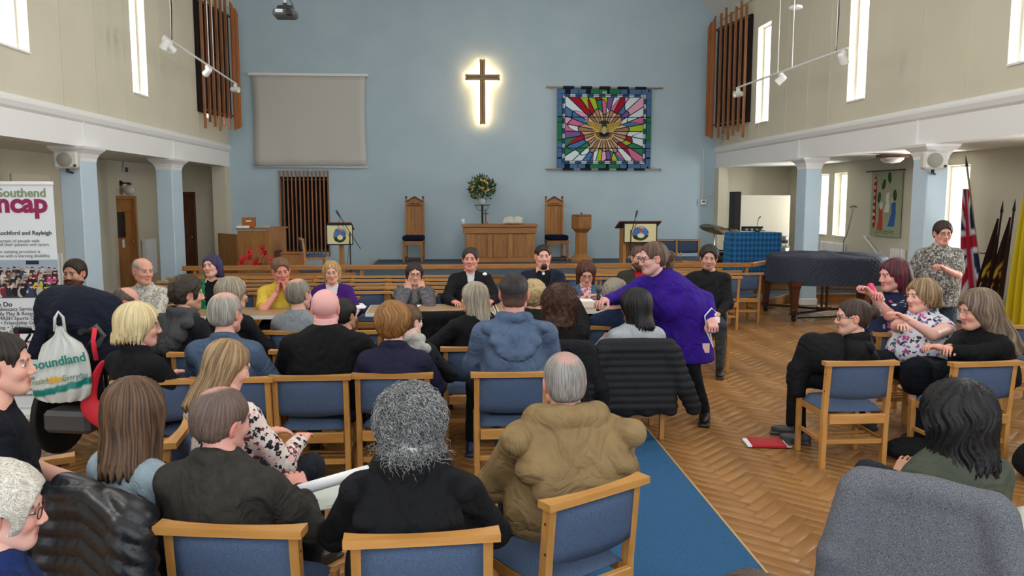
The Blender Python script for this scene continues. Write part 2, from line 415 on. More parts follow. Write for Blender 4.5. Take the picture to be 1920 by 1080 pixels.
# ---------------------------------------------------------------- head, ear and hand templates
def _sd_ell(P, c, r):
    q = P-np.array(c); r = np.array(r); k0 = np.linalg.norm(q/r, axis=1); k1 = np.linalg.norm(q/r**2, axis=1)+1e-9; return k0*(k0-1)/k1
def _sd_cap(P, a, b, ra, rb=None):
    rb = ra if rb is None else rb; a = np.array(a); b = np.array(b); d = b-a; t = np.clip((P-a)@d/(d@d+1e-12), 0, 1)
    return np.linalg.norm(P-a-t[:, None]*d, axis=1)-(ra+(rb-ra)*t)
def head_sdf(P):
    d = _sd_ell(P, (0, -.012, .03), (.077, .099, .086))
    d = smin(d, _sd_ell(P, (0, .024, -.032), (.062, .066, .085)), .03)
    d = smin(d, _sd_ell(P, (0, .058, -.096), (.026, .028, .022)), .03)
    for s in (-1, 1):
        d = smin(d, _sd_cap(P, (s*.052, .0, -.06), (s*.02, .062, -.095), .018, .016), .03)
        d = smin(d, _sd_ell(P, (s*.036, .062, -.03), (.024, .026, .024)), .02)
    d = smin(d, _sd_cap(P, (-.032, .082, .02), (.032, .082, .02), .0105), .015)
    for s in (-1, 1): d = -smin(-d, _sd_ell(P, (s*.031, .104, -.003), (.019, .017, .012)), .012)
    d = smin(d, _sd_cap(P, (0, .09, .008), (0, .1065, -.032), .0065, .0108), .010)
    for s in (-1, 1): d = smin(d, _sd_ell(P, (s*.0125, .0965, -.038), (.0085, .011, .008)), .006)
    d = smin(d, _sd_cap(P, (-.017, .0865, -.0625), (.017, .0865, -.0625), .0058), .005)
    d = smin(d, _sd_cap(P, (-.014, .0855, -.0725), (.014, .0855, -.0725), .0068), .005)
    d = -smin(-d, _sd_cap(P, (-.022, .098, -.0675), (.022, .098, -.0675), .0035), .004)
    return d
def make_head():
    nu, nv = 84, 60
    t = np.linspace(-1, 1, nu, endpoint=False); th = np.pi*(t*.55+.45*t**3)       # denser towards the face
    ph = np.linspace(-1, 1, nv); ph = (np.pi/2)*(ph*.8+.2*ph**3)*.995-.0
    T, PH = np.meshgrid(th, ph, indexing='ij')
    D = np.stack([np.sin(T)*np.cos(PH), np.cos(T)*np.cos(PH), np.sin(PH)], -1).reshape(-1, 3); c = np.array([0, .0, -.012])
    lo = np.zeros(len(D)); hi = np.full(len(D), .17)
    for _ in range(16):
        m = (lo+hi)/2; ins = head_sdf(c+D*m[:, None]) < 0; lo = np.where(ins, m, lo); hi = np.where(ins, hi, m)
    V = c+D*lo[:, None]; i, j = np.meshgrid(np.arange(nu), np.arange(nv-1), indexing='ij')
    a = i*nv+j; b = ((i+1) % nu)*nv+j; F = np.stack([a, b, b+1, a+1], -1).reshape(-1, 4)
    return V, F[:, ::-1]
def make_ear():
    v = Vol((-.03, -.04, -.05), (.03, .04, .05), .0042)
    v.ell((0, 0, 0), (.0095, .019, .031), .004).ell((.010, .003, .004), (.007, .011, .018), .004, 'sub').ell((0, .006, -.024), (.007, .010, .010), .006)
    V, F = v.mesh(); V = relax(V, F, 1); 
    return V, F
def make_hand(curl, spread=.1, thumb=.5):
    """right hand, wrist at the origin, fingers along +y, palm towards -z, thumb on the -x side"""
    v = Vol((-.11, -.05, -.14), (.09, .22, .06), .0044)
    v.box((0, .05, 0), (.040, .046, .0135), .012, .01); v.cap((0, -.035, 0), (0, .02, 0), .024, .026, .02, fx=1.1)
    for n_, (x, L, r) in enumerate(((-.031, .072, .0085), (-.0105, .080, .0088), (.0105, .075, .0085), (.031, .059, .0075))):
        p = np.array([x, .088, .0]); a = 0; sp = (x/.03)*spread
        for sg, fr in ((0, .44), (1, .31), (2, .25)):
            a += curl*(1.0 if sg else .8); d = np.array([math.sin(sp)*math.cos(a), math.cos(sp)*math.cos(a), -math.sin(a)]); q = p+d*L*fr
            v.cap(p, q, r*(1-.08*sg), r*(1-.08*(sg+1)), .0035); p = q
    p = np.array([-.032, .022, -.006]); q = p+np.array([-.030*(1-thumb*.4), .030, -.014-.02*thumb]); v.cap(p, q, .0145, .0105, .01)
    q2 = q+np.array([-.010+.02*thumb, .026, -.008-.012*thumb]); v.cap(q, q2, .0105, .0085, .004)
    V, F = v.mesh(); return relax(V, F, 1, .4), F
HEAD = make_head(); EAR = make_ear(); HANDS = {}
def hand_t(pose):
    if pose not in HANDS: HANDS[pose] = make_hand(*{'relax': (.38, .08, .4), 'fist': (1.25, .02, 1.0), 'flat': (.1, .1, .2), 'hold': (.85, .05, .9), 'clasp': (.75, .05, .6)}[pose])
    return HANDS[pose]
_hv = HEAD[0]
def _sm(x, a, b): t = np.clip((x-a)/(b-a), 0, 1); return t*t*(3-2*t)
HM = dict(
    lip=1-_sm(np.minimum(_sd_cap(_hv, (-.018, .09, -.063), (.018, .09, -.063), .0058), _sd_cap(_hv, (-.015, .09, -.072), (.015, .09, -.072), .0066)), .0, .005),
    gap=1-_sm(_sd_cap(_hv, (-.02, .095, -.0675), (.02, .095, -.0675), .003), .0, .003),
    brow=np.maximum.reduce([(1-_sm(_sd_cap(_hv, (s*.016, .094, .018), (s*.047, .078, .020), .0045), .0, .004)) for s in (-1, 1)]),
    eye=np.maximum.reduce([(1-_sm(_sd_ell(_hv, (s*.031, .09, -.003), (.018, .02, .009)), .0, .006)) for s in (-1, 1)]),
    cheek=np.maximum.reduce([(1-_sm(np.linalg.norm(_hv-np.array([s*.04, .075, -.035]), axis=1), .01, .035)) for s in (-1, 1)]+[1-_sm(np.linalg.norm(_hv-np.array([0, .11, -.033]), axis=1), .008, .02)]),
    stub=_sm(-_hv[:, 2], .045, .07)*_sm(_hv[:, 1], -.02, .03),
    top=_sm(_hv[:, 2]+_hv[:, 1]*-.2, .02, .055))
def eye_mesh():
    me = bpy.data.meshes.get('eye_ball')
    if me: return me
    n, m = 14, 10; V = []; C = []
    for i in range(m+1):
        a = math.pi*i/m
        for k in range(n):
            b = 2*math.pi*k/n; V.append((.0118*math.sin(a)*math.cos(b), .0118*math.cos(a), .0118*math.sin(a)*math.sin(b)))
            C.append((.02, .015, .01) if i <= 1 else ((.10, .07, .045) if i <= 2 else (.72, .68, .66)))
    F = [(i*n+k, (i+1)*n+k, (i+1)*n+(k+1) % n, i*n+(k+1) % n) for i in range(m) for k in range(n)]
    o = meshobj('eye_ball', np.array(V), np.array(F), mat('eye', '#ffffff', .15, kind='attr', spec=.6), None, True, colors=np.array(C)); me = o.data
    bpy.data.objects.remove(o); return me
def ik(s, t, a, b, pole):
    s, t, pole = np.array(s, float), np.array(t, float), np.array(pole, float); d = t-s; L = np.linalg.norm(d)
    if L > (a+b)*.995: t = s+d/L*(a+b)*.995; d = t-s; L = np.linalg.norm(d)
    L = max(L, abs(a-b)+.02)
    u = d/np.linalg.norm(d); x = (a*a-b*b+L*L)/(2*L); h = math.sqrt(max(a*a-x*x, 0)); p = pole-u*(pole@u); p /= (np.linalg.norm(p)+1e-9)
    return s+u*x+p*h, t
MSKIN = None
def skinmat():
    m = mat('skin', '#ffffff', .5, kind='attr', spec=.35, bump=.08, bscale=300); return m
def hair_mesh(P, hs):
    """P: style dict -> V, F, suv in head space"""
    st = P['style']; t = P.get('t', .012); L = P.get('len', 0.0); h = P.get('h', .0072); c = P.get('curl', 0)
    hl = P.get('line', .0); ext = .05+t+.5*P.get('vol', 0)
    v = Vol((-.15-ext*.3-P.get('vol', 0), -.19-ext*.3-P.get('vol', 0)-.1*(L > 0), -.13-L), (.15+ext*.3+P.get('vol', 0), .14+ext*.3, .16+ext*.3+P.get('vol', 0)), h)
    v.ell((0, -.014, .031), (.078+t, .101+t, .088+t), .01)
    v.ell((0, -.05, -.02), (.066+t*.8, .052+t*.8, .062), .03)
    g = P.get('vol', 0)
    if g: v.ell((0, -.02, .03-g*.2), (.08+t+g*.8, .1+t+g*.6, .088+t+g*.55), .03)
    if L:
        w_ = P.get('w', 1.0)
        v.cap((0, -.035, .01), (P.get('sx', 0), -.06-.35*P.get('back', .1), -L), .088*w_+t, .078*w_+t*.6, .04, fy=.72)
        for s in (-1, 1):
            v.cap((s*.055, -.01, .01), (s*.068*w_, -.005-.2*P.get('back', .1), -L*P.get('side', .9)), .036+t, .03*w_+t*.5, .03)
        v.plane((0, .0, -1), (0, 0, -L-.0+.012), .015)
        # opening for the face and neck
        v.ell((0, .125, -.03+hl), (.074-P.get('close', 0), .088, .098), .012, 'sub')
        v.cap((0, .105, -.06), (0, .10, -L-.2), P.get('open', .064), .075, .02, op='sub')
    else:
        v.ell((0, .118, -.028+hl), (.092, .076, .104), .01, 'sub')
        zc = P.get('nape', -.072); v.plane((0, -.35, -1), (0, -.06, zc), .02)
        for s in (-1, 1): v.ell((s*.085, .012, -.022), (.03, .026, .045), .008, 'sub')
        if P.get('fade'):
            for s in (-1, 1): v.ell((s*.115, 0, -.03), (.045+t*.5, .16, .085), .02, 'sub')
    if P.get('horse'): v.ell((0, .05, .14), (.088, .125, .115), .012, 'sub')
    if P.get('fringe'): v.cap((-.055, .082, .058+hl*.3), (.055, .082, .058+hl*.3), .016+t*.5, .016+t*.5, .02)
    if P.get('bun'):
        b = P['bun']; v.ell(b[:3], (b[3], b[3], b[3]), .015); v.cap((0, -.09, .03), b[:3], .03, .025, .02)
    if P.get('tail'):
        b = P['tail']; v.cap((0, -.1, .03), (0, -.15, 0), .025, .03, .02); v.cap((0, -.15, 0), b, .03, .022, .02)
    # never cover the face itself: keep hair outside the head
    V, F = v.mesh(); V = relax(V, F, 1, .5); n = vnormals(V, F)
    d = V[:, :2]-np.array([0, -.03]); rr = np.linalg.norm(d, axis=1); cr_ = d/(rr[:, None]+.015)
    seed = P.get('seed', 3)
    if c:
        V = V+n*(wob(V, 55, seed)*.5+wob(V, 110, seed+1)*.5+wob(V, 210, seed+2)*.25)[:, None]*c
        suv = V*4.5+.6*np.stack([wob(V, 60, seed+5), wob(V, 60, seed+6), wob(V, 60, seed+7)], -1)
    else:
        ang = np.arctan2(cr_[:, 0], cr_[:, 1]); z = V[:, 2]
        wave = P.get('wave', .3); a2 = ang+.05*wave*np.sin(z*40+2*ang)
        rid = np.sin(a2*23+3*np.sin(a2*5+seed))+.7*np.sin(a2*41+2*np.sin(a2*9+seed)+z*6*wave)
        amp = (.0016 if not L else .0030)*np.clip(rr/.07, 0, 1)*P.get('ridge', 1)
        V = V+n*(rid*amp+wob(V, 40, seed)*.0015)[:, None]
        if L: V[:, 2] += np.where(z < -L+.05, .016*np.sin(a2*29+seed)+.008*np.sin(a2*67), 0)
        suv = np.stack([np.sin(a2)*1.0, np.cos(a2)*1.0, z*.5+rr*1.2], -1)
    return V, F, suv
def curl_strands(V, F, n, r, length, seed, m, parent, tight=1.0):
    """thin curved locks standing off a head of hair, one joined mesh"""
    rs = np.random.RandomState(seed); nn = vnormals(V, F); pick = rs.choice(len(V), n); mb = MB()
    for i in pick:
        if V[i, 1] > .085 and V[i, 2] < .04: continue
        p = V[i]-nn[i]*.003; t = rs.normal(size=3)*.45; t[2] -= 1.0; t += nn[i]*.0; t -= nn[i]*(t@nn[i]); t /= np.linalg.norm(t)+1e-9; b = np.cross(nn[i], t)
        w_ = rs.uniform(.5, 1.1)*.0065*tight; fr = rs.uniform(1.3, 2.4); ph = rs.uniform(0, 6); L = length*rs.uniform(.6, 1.2); K = 10; c0 = np.array([0, -.02, .0])
        r0 = np.linalg.norm(p-c0); pts = []
        for s_ in np.linspace(0, 1, K):
            q = p+t*L*s_; q = c0+(q-c0)/np.linalg.norm(q-c0)*(r0+.004*tight*math.sin(3.1*s_)) if q[2] > -.06 else q
            pts.append(q+b*w_*math.sin(fr*6.28*s_+ph)+nn[i]*(.004+.5*w_*math.cos(fr*6.28*s_+ph)))
        mb.tube(pts, r, 3, rs=[r*(1-.6*s_) for s_ in np.linspace(0, 1, K)])
    V2 = np.array(mb.v); 
    suv = V2*4.5+.6*np.stack([wob(V2, 60, seed+5), wob(V2, 60, seed+6), wob(V2, 60, seed+7)], -1)
    me = bpy.data.meshes.new('hair_locks'); me.from_pydata(mb.v, [], mb.f); me.update()
    a = me.attributes.new('suv', 'FLOAT_VECTOR', 'POINT'); a.data.foreach_set('vector', suv.astype(np.float32).ravel())
    a = me.attributes.new('Col', 'FLOAT_COLOR', 'POINT'); a.data.foreach_set('color', np.zeros(len(suv)*4, np.float32))
    me.materials.append(m); me.polygons.foreach_set('use_smooth', np.ones(len(me.polygons), dtype=bool))
    o = bpy.data.objects.new('hair_locks', me); COL.objects.link(o); o.parent = parent; tag(o, kind='stuff')
    return o
def rotm(yaw, pitch, roll):
    """yaw turns the face to the person's left (+), pitch nods down (+), roll tips to the right shoulder (+)"""
    return np.array((Matrix.Rotation(yaw, 3, 'Z') @ Matrix.Rotation(-pitch, 3, 'X') @ Matrix.Rotation(roll, 3, 'Y')))
def fold(V, n, amp, seed, fr=26):
    """hanging folds: waves that run mostly across the pull of the cloth"""
    Q = V*np.array([1.0, 1.0, .55])
    a = wob(Q, fr, seed, 4); b = wob(Q*np.array([1, 1, 1.8]), fr*1.9, seed+11, 4)
    c = wob(Q*np.array([1, 1, .7]), fr*.7, seed+23, 3); k = np.clip(.45+.75*wob(V, 7, seed+31, 3), .12, 1.2)
    return V+n*(((1-np.abs(a))**2-.35+b*.3+.5*c)*k)[:, None]*amp
def put(name, V, F, m, root, smooth=True, **kw):
    return meshobj(name, V, F, m, root, smooth, **kw)
NP = [0]
def person(label, head, face, look=0, nod=0, tip=0, lean=.03, side=0, s=1.0, g=1.0, sh=1.0, hs=1.0, skin='#d9a589',
           top='#333333', sleeves='long', collar=0, hood=0, vneck=None, inner='#ffffff', thick=.014, folds=.011, quilt=0,
           legs='#20242c', skirt=False, bare=False, hair=None, hc=('#3a2a1e', '#20150e'), brow='#3a2a1e', beard=None, stubble=0, glasses=None,
           armL=None, armR=None, handL='relax', handR='relax', seat=.45, stand=None, shoes='#1c1a19', hem=0.0, vx=.011, shoulder_drop=0, red=.3, bust=0, nolegs=False, hipfwd=0, trouser_folds=.008, scarf=None, lap=None, neck=1.0, shoelift=0, hoodc=None, legg=None):
    NP[0] += 1; seed = NP[0]*7
    hp = Vector(head) if len(head) == 3 and isinstance(head, Vector) else atY(*head)
    fa = R(face); fdir = Vector((math.sin(fa), math.cos(fa), 0)); rdir = Vector((math.cos(fa), -math.sin(fa), 0))
    base = hp-fdir*lean-rdir*side; base.z = 0
    if stand is not None: base.z = 0
    root = empty('person', base, -fa, label, 'person')
    hz = hp.z; H = np.array([side, lean, hz])
    hipz = seat+.095 if stand is None else stand
    hip = np.array([0, hipfwd, hipz]); Nk = H+np.array([-side*.12, -.03-.12*lean, -.148*hs]); Sc = Nk+np.array([0, -.012, -.050])
    tl = Sc-hip
    sw = .166*sh
    SL = Sc+np.array([-sw, 0, -.032-shoulder_drop]); SR = Sc+np.array([sw, 0, -.032-shoulder_drop])
    UA, FA = .285*s, .25*s
    dflt = lambda sg: (np.array([sg*.13*g, .33, hipz+.15]) if stand is None else np.array([sg*.28*g, .05, hipz-.12]))
    def arm(sp, A, sg):
        A = A or {}
        t = np.array(A['to'], float) if 'to' in A else dflt(sg)
        if 'px' in A:
            q = atY(*A['px'])-Vector((base.x, base.y, 0)); t = np.array([q.dot(rdir), q.dot(fdir), q.z])
        if A.get('rel'): t = t+Sc
        e, w_ = ik(sp, t, UA*A.get('k', 1), FA*A.get('k', 1), A.get('pole', (sg*.7, -.6, -.6)))
        return e, w_
    EL, WL = arm(SL, armL, -1); ER, WR = arm(SR, armR, 1)
    # ---- body: one mesh (neck, chest, arms, head, ears, hands)
    allp = np.array([hip, Sc, SL, SR, EL, WL, ER, WR, H]); lo = allp.min(0)-.17*max(g, 1); hi = allp.max(0)+.19*max(g, 1)+.03
    v = Vol(lo, (hi[0], hi[1], max(Sc[2]+.16, EL[2]+.08, ER[2]+.08, WL[2]+.06, WR[2]+.06)), vx*1.05)
    wst = hip+tl*.45; ch = hip+tl*.76
    v.cap(wst, ch, .115*g, .125*g, .05, fy=.72).cap(SL, SR, .048, .048, .06)
    nt_ = H+np.array([0, -.02, -.05]); v.cap(Nk+np.array([0, -.005, -.02]), nt_, .062*neck, .057*neck, .03)
    for q in (SL, SR): v.cap(Nk+np.array([0, -.01, .0]), q+np.array([0, 0, .01]), .045, .04, .05)
    for a, b, c in ((SL, EL, WL), (SR, ER, WR)): v.cap(a, b, .046*g**.5, .038*g**.5, .03); v.cap(b, c, .038*g**.5, .026, .02)
    BV, BF = v.mesh(); BV = relax(BV, BF, 1, .4)
    RM = rotm(-R(look), R(nod), R(tip))
    HV = HEAD[0]*hs; HV = HV*np.array([P_ for P_ in (1+.06*(g-1), 1, 1)]); HVt = HV@RM.T+H
    Vs = [BV, HVt]; Fs = [BF, HEAD[1]+len(BV)]; off = len(BV)+len(HVt)
    sk = np.array(srgb(skin)); rd = sk*np.array([1.06, .78, .74])
    hc_ = np.tile(sk, (len(HV), 1)); 
    def mixc(C, m, col, f=1): return C*(1-(m*f)[:, None])+np.array(col)*(m*f)[:, None]
    hc_ = mixc(hc_, HM['cheek'], rd, red*1.6); hc_ = mixc(hc_, HM['eye'], sk*.55, .55); hc_ = mixc(hc_, HM['lip'], sk*np.array([.80, .48, .46]), .8)
    hc_ = mixc(hc_, HM['gap'], sk*.25, .8); hc_ = mixc(hc_, HM['brow'], srgb(brow), .8)
    if stubble: hc_ = mixc(hc_, HM['stub'], srgb(brow), stubble)
    Cs = [np.tile(sk, (len(BV), 1)), hc_]
    for sg in (-1, 1):
        E_ = EAR[0].copy(); 
        if sg < 0: E_[:, 0] *= -1
        E_ = E_@rotm(sg*.35, 0, sg*.12).T+np.array([sg*.078, -.004, -.008])
        Vs.append((E_*hs)@RM.T+H); Fs.append((EAR[1] if sg > 0 else EAR[1][:, ::-1])+off); off += len(E_); Cs.append(np.tile(rd, (len(E_), 1)))
    for sg, e, w_, A, pose in ((-1, EL, WL, armL, handL), (1, ER, WR, armR, handR)):
        if pose is None: continue
        HVn, HF = hand_t(pose); q = HVn*s*.98
        if sg < 0: q = q*np.array([-1, 1, 1])
        A = A or {}; y = np.array(A.get('dir', w_-e), float); y /= np.linalg.norm(y); z = -np.array(A.get('palm', (0, 0, -1)), float); x = np.cross(y, z); x /= np.linalg.norm(x)+1e-9; z = np.cross(x, y)
        Mh = np.stack([x, y, z], 1); Vs.append(q@Mh.T+w_-y*.0); Fs.append((HF if sg > 0 else HF[:, ::-1])+off); off += len(q); Cs.append(np.tile(sk*np.array([1.0, .93, .9]), (len(q), 1)))
    put('body', np.concatenate(Vs), np.concatenate(Fs), skinmat(), root, colors=np.concatenate(Cs))
    # ---- eyes
    RMm = Matrix([list(map(float, r_)) for r_ in RM]); hm = Matrix.Translation(Vector(H)) @ RMm.to_4x4() @ Matrix.Scale(hs, 4)
    cosv = (fdir.cross(Vector((0, 0, 1))))                       # eyes only matter on faces that can be seen
    for sg in (-1, 1):
        e = bpy.data.objects.new('eye', eye_mesh()); COL.objects.link(e); e.parent = root; e.matrix_local = hm @ Matrix.Translation((sg*.031, .0765, -.002)) @ Matrix.Diagonal((1.15, 1, .66, 1))
    # ---- clothes
    tm = top if not isinstance(top, str) else cloth(top)
    def torso(v, d, gg=g):
        v.cap(hip+tl*.12, wst, (.150*gg+d), .138*gg+d, .06, fy=.80)
        v.cap(wst, ch, .138*gg+d, .142*(gg*.5+sh*.5)+d, .06, fy=.76)
        if bust: 
            for sg in (-1, 1): v.ell(ch+np.array([sg*.07, .085*g, -.05]), (.065*bust, .06*bust, .065*bust), .04)
        if gg > 1.12: v.ell(hip+tl*.33+np.array([0, .05*gg, 0]), (.15*gg, .13*gg, .15), .06)
        v.cap(SL+np.array([.01, 0, 0]), SR-np.array([.01, 0, 0]), .046+d, .046+d, .06)
        for q in (SL, SR): v.cap(Nk+np.array([0, -.014, -.03]), q+np.array([0, -.004, .006]), .036+d, .040+d, .04)
    def mk_top(name, m, d, slv, cut=None, fa_=folds, hemz=hem, coll=collar, hood_=hood, vxx=vx):
        mg = .20*max(g, 1)+d
        lo2 = allp.min(0)-mg; lo2[2] = min(hipz-.15*max(g, 1)-.03-hemz, EL[2]-.1, ER[2]-.1, WL[2]-.06, WR[2]-.06) if slv != 'none' else hipz-.15*max(g, 1)-.03-hemz
        v = Vol(lo2, (hi[0]+d+.05, hi[1]+d, max(Sc[2]+.17+.05*bool(hood_), EL[2]+.1, ER[2]+.1, WL[2]+.07, WR[2]+.07)), vxx)
        torso(v, d)
        if stand is None: v.cap(hip+np.array([-.06*g, .0, -.0]), hip+np.array([.06*g, .0, -.0]), .12*g+d, .12*g+d, .05, fy=.9)
        else: v.cap(hip+np.array([0, 0, -.02-hemz]), hip+tl*.2, (.155 if hemz < .2 else .182)*g+d, .15*g+d, .05, fy=.84)
        v.cap(Nk+np.array([0, -.012, -.03]), Nk+np.array([0, -.006, .004]), .066+d*.5, .062+d*.4, .035)
        if stand is None and hemz == 0: v.plane((0, 0, -1), (0, 0, hipz-.05), .02)
        if stand is not None and hemz > 0: v.plane((0, 0, -1), (0, 0, hipz-hemz-.04), .01)
        if slv != 'none':
            for a, b, c in ((SL, EL, WL), (SR, ER, WR)):
                v.cap(a, b if slv != 'short' else a+(b-a)*.72, .048*g**.5+d, (.042 if slv != 'short' else .052)*g**.5+d, .035)
                if slv == 'long': v.cap(b, b+(c-b)*.93, .041*g**.5+d, .029+d*.8, .02)
                elif slv == '34': v.cap(b, b+(c-b)*.55, .045*g**.5+d, .040+d*.8, .02)
        if coll:
            for k_ in range(12):
                a = 2*math.pi*k_/12; b = 2*math.pi*(k_+1)/12
                pt = lambda q: Nk+np.array([.066*math.sin(q), .062*math.cos(q)-.008, .004+coll*.5-.016*math.cos(q)])
                if vneck and abs(((a+b)/2+math.pi) % (2*math.pi)-math.pi) < .45: continue
                v.cap(pt(a), pt(b), .012+coll*.25, None, .015)
        if cut:   # open front: wedge from the neck down
            w_, z_ = cut; zb = Nk[2]-z_
            for k_ in range(9):
                q = k_/8; zz = zb+(Nk[2]+.05-zb)*q; yf = hip[1]+(Sc[1]-hip[1])*np.clip((zz-hip[2])/(Sc[2]-hip[2]), 0, 1)
                v.cap((side*q, yf+.06*g, zz), (side*q, yf+.30, zz), w_*(.12+.88*q), None, .006, op='sub')
        V, F = v.mesh(); V = relax(V, F, 2, .5); n = vnormals(V, F)
        if quilt:
            zz = V[:, 2]; V = V+n*(np.abs(np.sin(zz*math.pi/quilt))**.6*.012)[:, None]
        if fa_: V = fold(V, n, fa_, seed)
        o = put(name, V, F, m, root); return o, V
    if vneck:
        mk_top('shirt', inner if not isinstance(inner, str) else cloth(inner), thick*.35, 'none', None, folds*.4, 0, max(collar, .01), 0, vx*1.1)
        mk_top('jacket', tm, thick+.006, sleeves, vneck, coll=0)
    else: mk_top('top', tm, thick, sleeves)
    if hood:
        hh = hood; d = thick*.6; lo3 = Nk+np.array([-.27*hh, -.26*hh, -.30*hh]); v = Vol(lo3, Nk+np.array([.27*hh, .15, .14]), vx)
        n_ = 14                                   # soft rim standing round the back of the neck
        for k_ in range(n_):
            q0, q1 = [math.pi*(.30+1.40*j/n_) for j in (k_, k_+1)]
            pt = lambda q: Nk+np.array([.088*hh*math.sin(q), .070*math.cos(q)-.012, .022-.045*math.cos(q)*0-.05*max(0, math.cos(q))+.012*max(0, -math.cos(q))])
            v.cap(pt(q0), pt(q1), .026*hh+d, None, .015)
        for k_ in range(9):                        # the bag of the hood lying on the back
            u_ = k_/8*2-1; x_ = u_*.155*hh*sh**.5; z0_ = -.005-.03*u_*u_; z1_ = -(.175*hh)*(1-abs(u_)**2.2)-.035
            v.cap(Nk+np.array([x_*.72, -.070+.035*u_*u_, z0_]), Nk+np.array([x_, -.125*hh**.5-.018*g+.05*u_*u_, z1_]), .030*hh, .040*hh, .03)
        v.cap(Nk+np.array([0, -.02, .13]), Nk+np.array([0, -.075, -.02]), .05, .035, .012, op='sub')
        V, F = v.mesh(); V = relax(V, F, 2, .5); n = vnormals(V, F); V = fold(V, n, folds*.8+.004, seed+5, 30)
        V = V-n*(.006*np.exp(-((V[:, 0]-side)/.008)**2))[:, None]
        put('hood', V, F, tm if isinstance(hood, (int, float)) and not hoodc else cloth(hoodc), root)
    # ---- legs
    if not nolegs:
        lm = legs if not isinstance(legs, str) else cloth(legs)
        g0 = g; g = legg or g
        if stand is None:
            kx = .10*g; KL = hip+np.array([-kx-.02, .42*s-hipfwd, .0]); KR = hip+np.array([kx+.02, .42*s-hipfwd, .0])
            lp = lap or {}
            if 'KL' in lp: KL = hip+np.array(lp['KL'])
            if 'KR' in lp: KR = hip+np.array(lp['KR'])
            AL = np.array([KL[0]-.0, KL[1]+.02, .09]); AR = np.array([KR[0]+.0, KR[1]+.02, .09])
            if 'AL' in lp: AL = np.array(lp['AL'])
            if 'AR' in lp: AR = np.array(lp['AR'])
        else:
            lp = lap or {}
            KL = np.array(lp.get('KL', (-.10*g, .02, hipz*.53))); KR = np.array(lp.get('KR', (.10*g, .02, hipz*.53)))
            AL = np.array(lp.get('AL', (-.11*g, .0, .09))); AR = np.array(lp.get('AR', (.11*g, .0, .09)))
        P_ = np.array([hip, KL, KR, AL, AR]); v = Vol(P_.min(0)-.19*max(g, 1), P_.max(0)+.19*max(g, 1), .0165)
        hp_ = .085*g if not skirt else .10*g
        v.cap(hip+np.array([-.05*g, -.01, 0]), hip+np.array([.05*g, -.01, 0]), .115*g, None, .05, fy=.9)
        LV, RV_ = hip+np.array([-.085*g, .0, -.01]), hip+np.array([.085*g, .0, -.01])
        if bare: v2 = Vol(P_.min(0)-.12, P_.max(0)+.12, .014)
        for a, b, c in ((LV, KL, AL), (RV_, KR, AR)):
            v.cap(a, b, .083*g, .062*g**.7, .03 if not skirt else .12)
            if skirt: v.cap(b, b+(c-b)*.18, .075*g**.7, .08*g**.7, .12)
            else: v.cap(b, b+(c-b)*.96, .060*g**.7, .046, .025)
            if bare: v2.cap(b+(c-b)*.1, b+(c-b)*.5, .052, .05, .02); v2.cap(b+(c-b)*.4, c, .05, .034, .02)
        V, F = v.mesh(); V = relax(V, F, 2, .5); V = fold(V, vnormals(V, F), trouser_folds, seed+3, 30)
        put('skirt' if skirt else 'trousers', V, F, lm, root)
        if bare:
            V, F = v2.mesh(); put('legs', relax(V, F, 1), F, skinmat(), root, colors=np.tile(sk, (len(V), 1)))
        for A_, sg in ((AL, -1), (AR, 1)):
            o = bpy.data.objects.new('shoe', shoe_mesh(shoes)); COL.objects.link(o); o.parent = root
            fy_ = (lap or {}).get('foot', (0, 0))[0 if sg < 0 else 1]
            o.location = (float(A_[0]), float(A_[1]), shoelift); o.rotation_euler = (0, 0, R(fy_)); o.scale = (s, s, s)
    # ---- hair
    if hair:
        V, F, suv = hair_mesh(dict(hair, seed=seed), hs)
        m = hairmat(hc[0], hc[1], fr=hair.get('fr', 14.0), curly=bool(hair.get('curl')))
        al = np.zeros(len(V))
        if hair.get('bald'):
            bx = hair['bald']; q = (V-np.array([bx[3] if len(bx) > 3 else 0, bx[0], .11]))/np.array([bx[1], bx[2], .05]); al = 1-_sm(np.linalg.norm(q, axis=1)+.12*wob(V, 90, seed), .75, 1.35)
        al = np.maximum(al, hair.get('thin', 0)*(.6+.4*wob(V, 30, seed)))
        if hair.get('fade'): al = np.maximum(al, (1-_sm(V[:, 2], -.06, .02))*.55*hair['fade'])
        al = al*hair.get('balda', .8)
        cc4 = np.concatenate([np.tile(sk*.95, (len(V), 1)), np.clip(al, 0, 1)[:, None]], 1)
        ho = put('hair', (V*hs)@RM.T+H, F, m, root, attrs={'suv': suv}, colors=cc4)
        if hair.get('locks'):
            n_, r_, l_, ti = hair['locks']; lo_ = curl_strands(V, F, n_, r_, l_, seed, m, ho, ti); lo_.matrix_local = hm
    if beard:
        v = Vol((-.09, -.03, -.17), (.09, .14, .02), .006); t = beard.get('t', .01)
        v.ell((0, .026, -.036), (.062+t*.6, .066+t*.8, .086+t), .01); v.ell((0, .058, -.098), (.03+t, .03+t, .026+t*1.6), .02)
        for s_ in (-1, 1): v.cap((s_*.052, .0, -.055), (s_*.02, .062, -.097), .021+t*.6, .018+t, .02)
        if beard.get('goatee'): v.box((0, .1, -.09), (.2, .2, .055), .01, .01) if 0 else None
        v.plane((0, -.25, 1), (0, .09, beard.get('top', -.045)), .01)
        v.cap((-.017, .098, -.0675), (.017, .098, -.0675), .011, .011, .006, op='sub')
        v.ell((0, .02, -.03), (.055, .060, .07), .01, 'sub')
        if beard.get('goatee'):
            for s_ in (-1, 1): v.box((s_*.10, .03, -.08), (.068, .15, .1), .01, .01, 'sub')
        V, F = v.mesh(); V = V+vnormals(V, F)*(wob(V, 160, seed)*.003)[:, None]
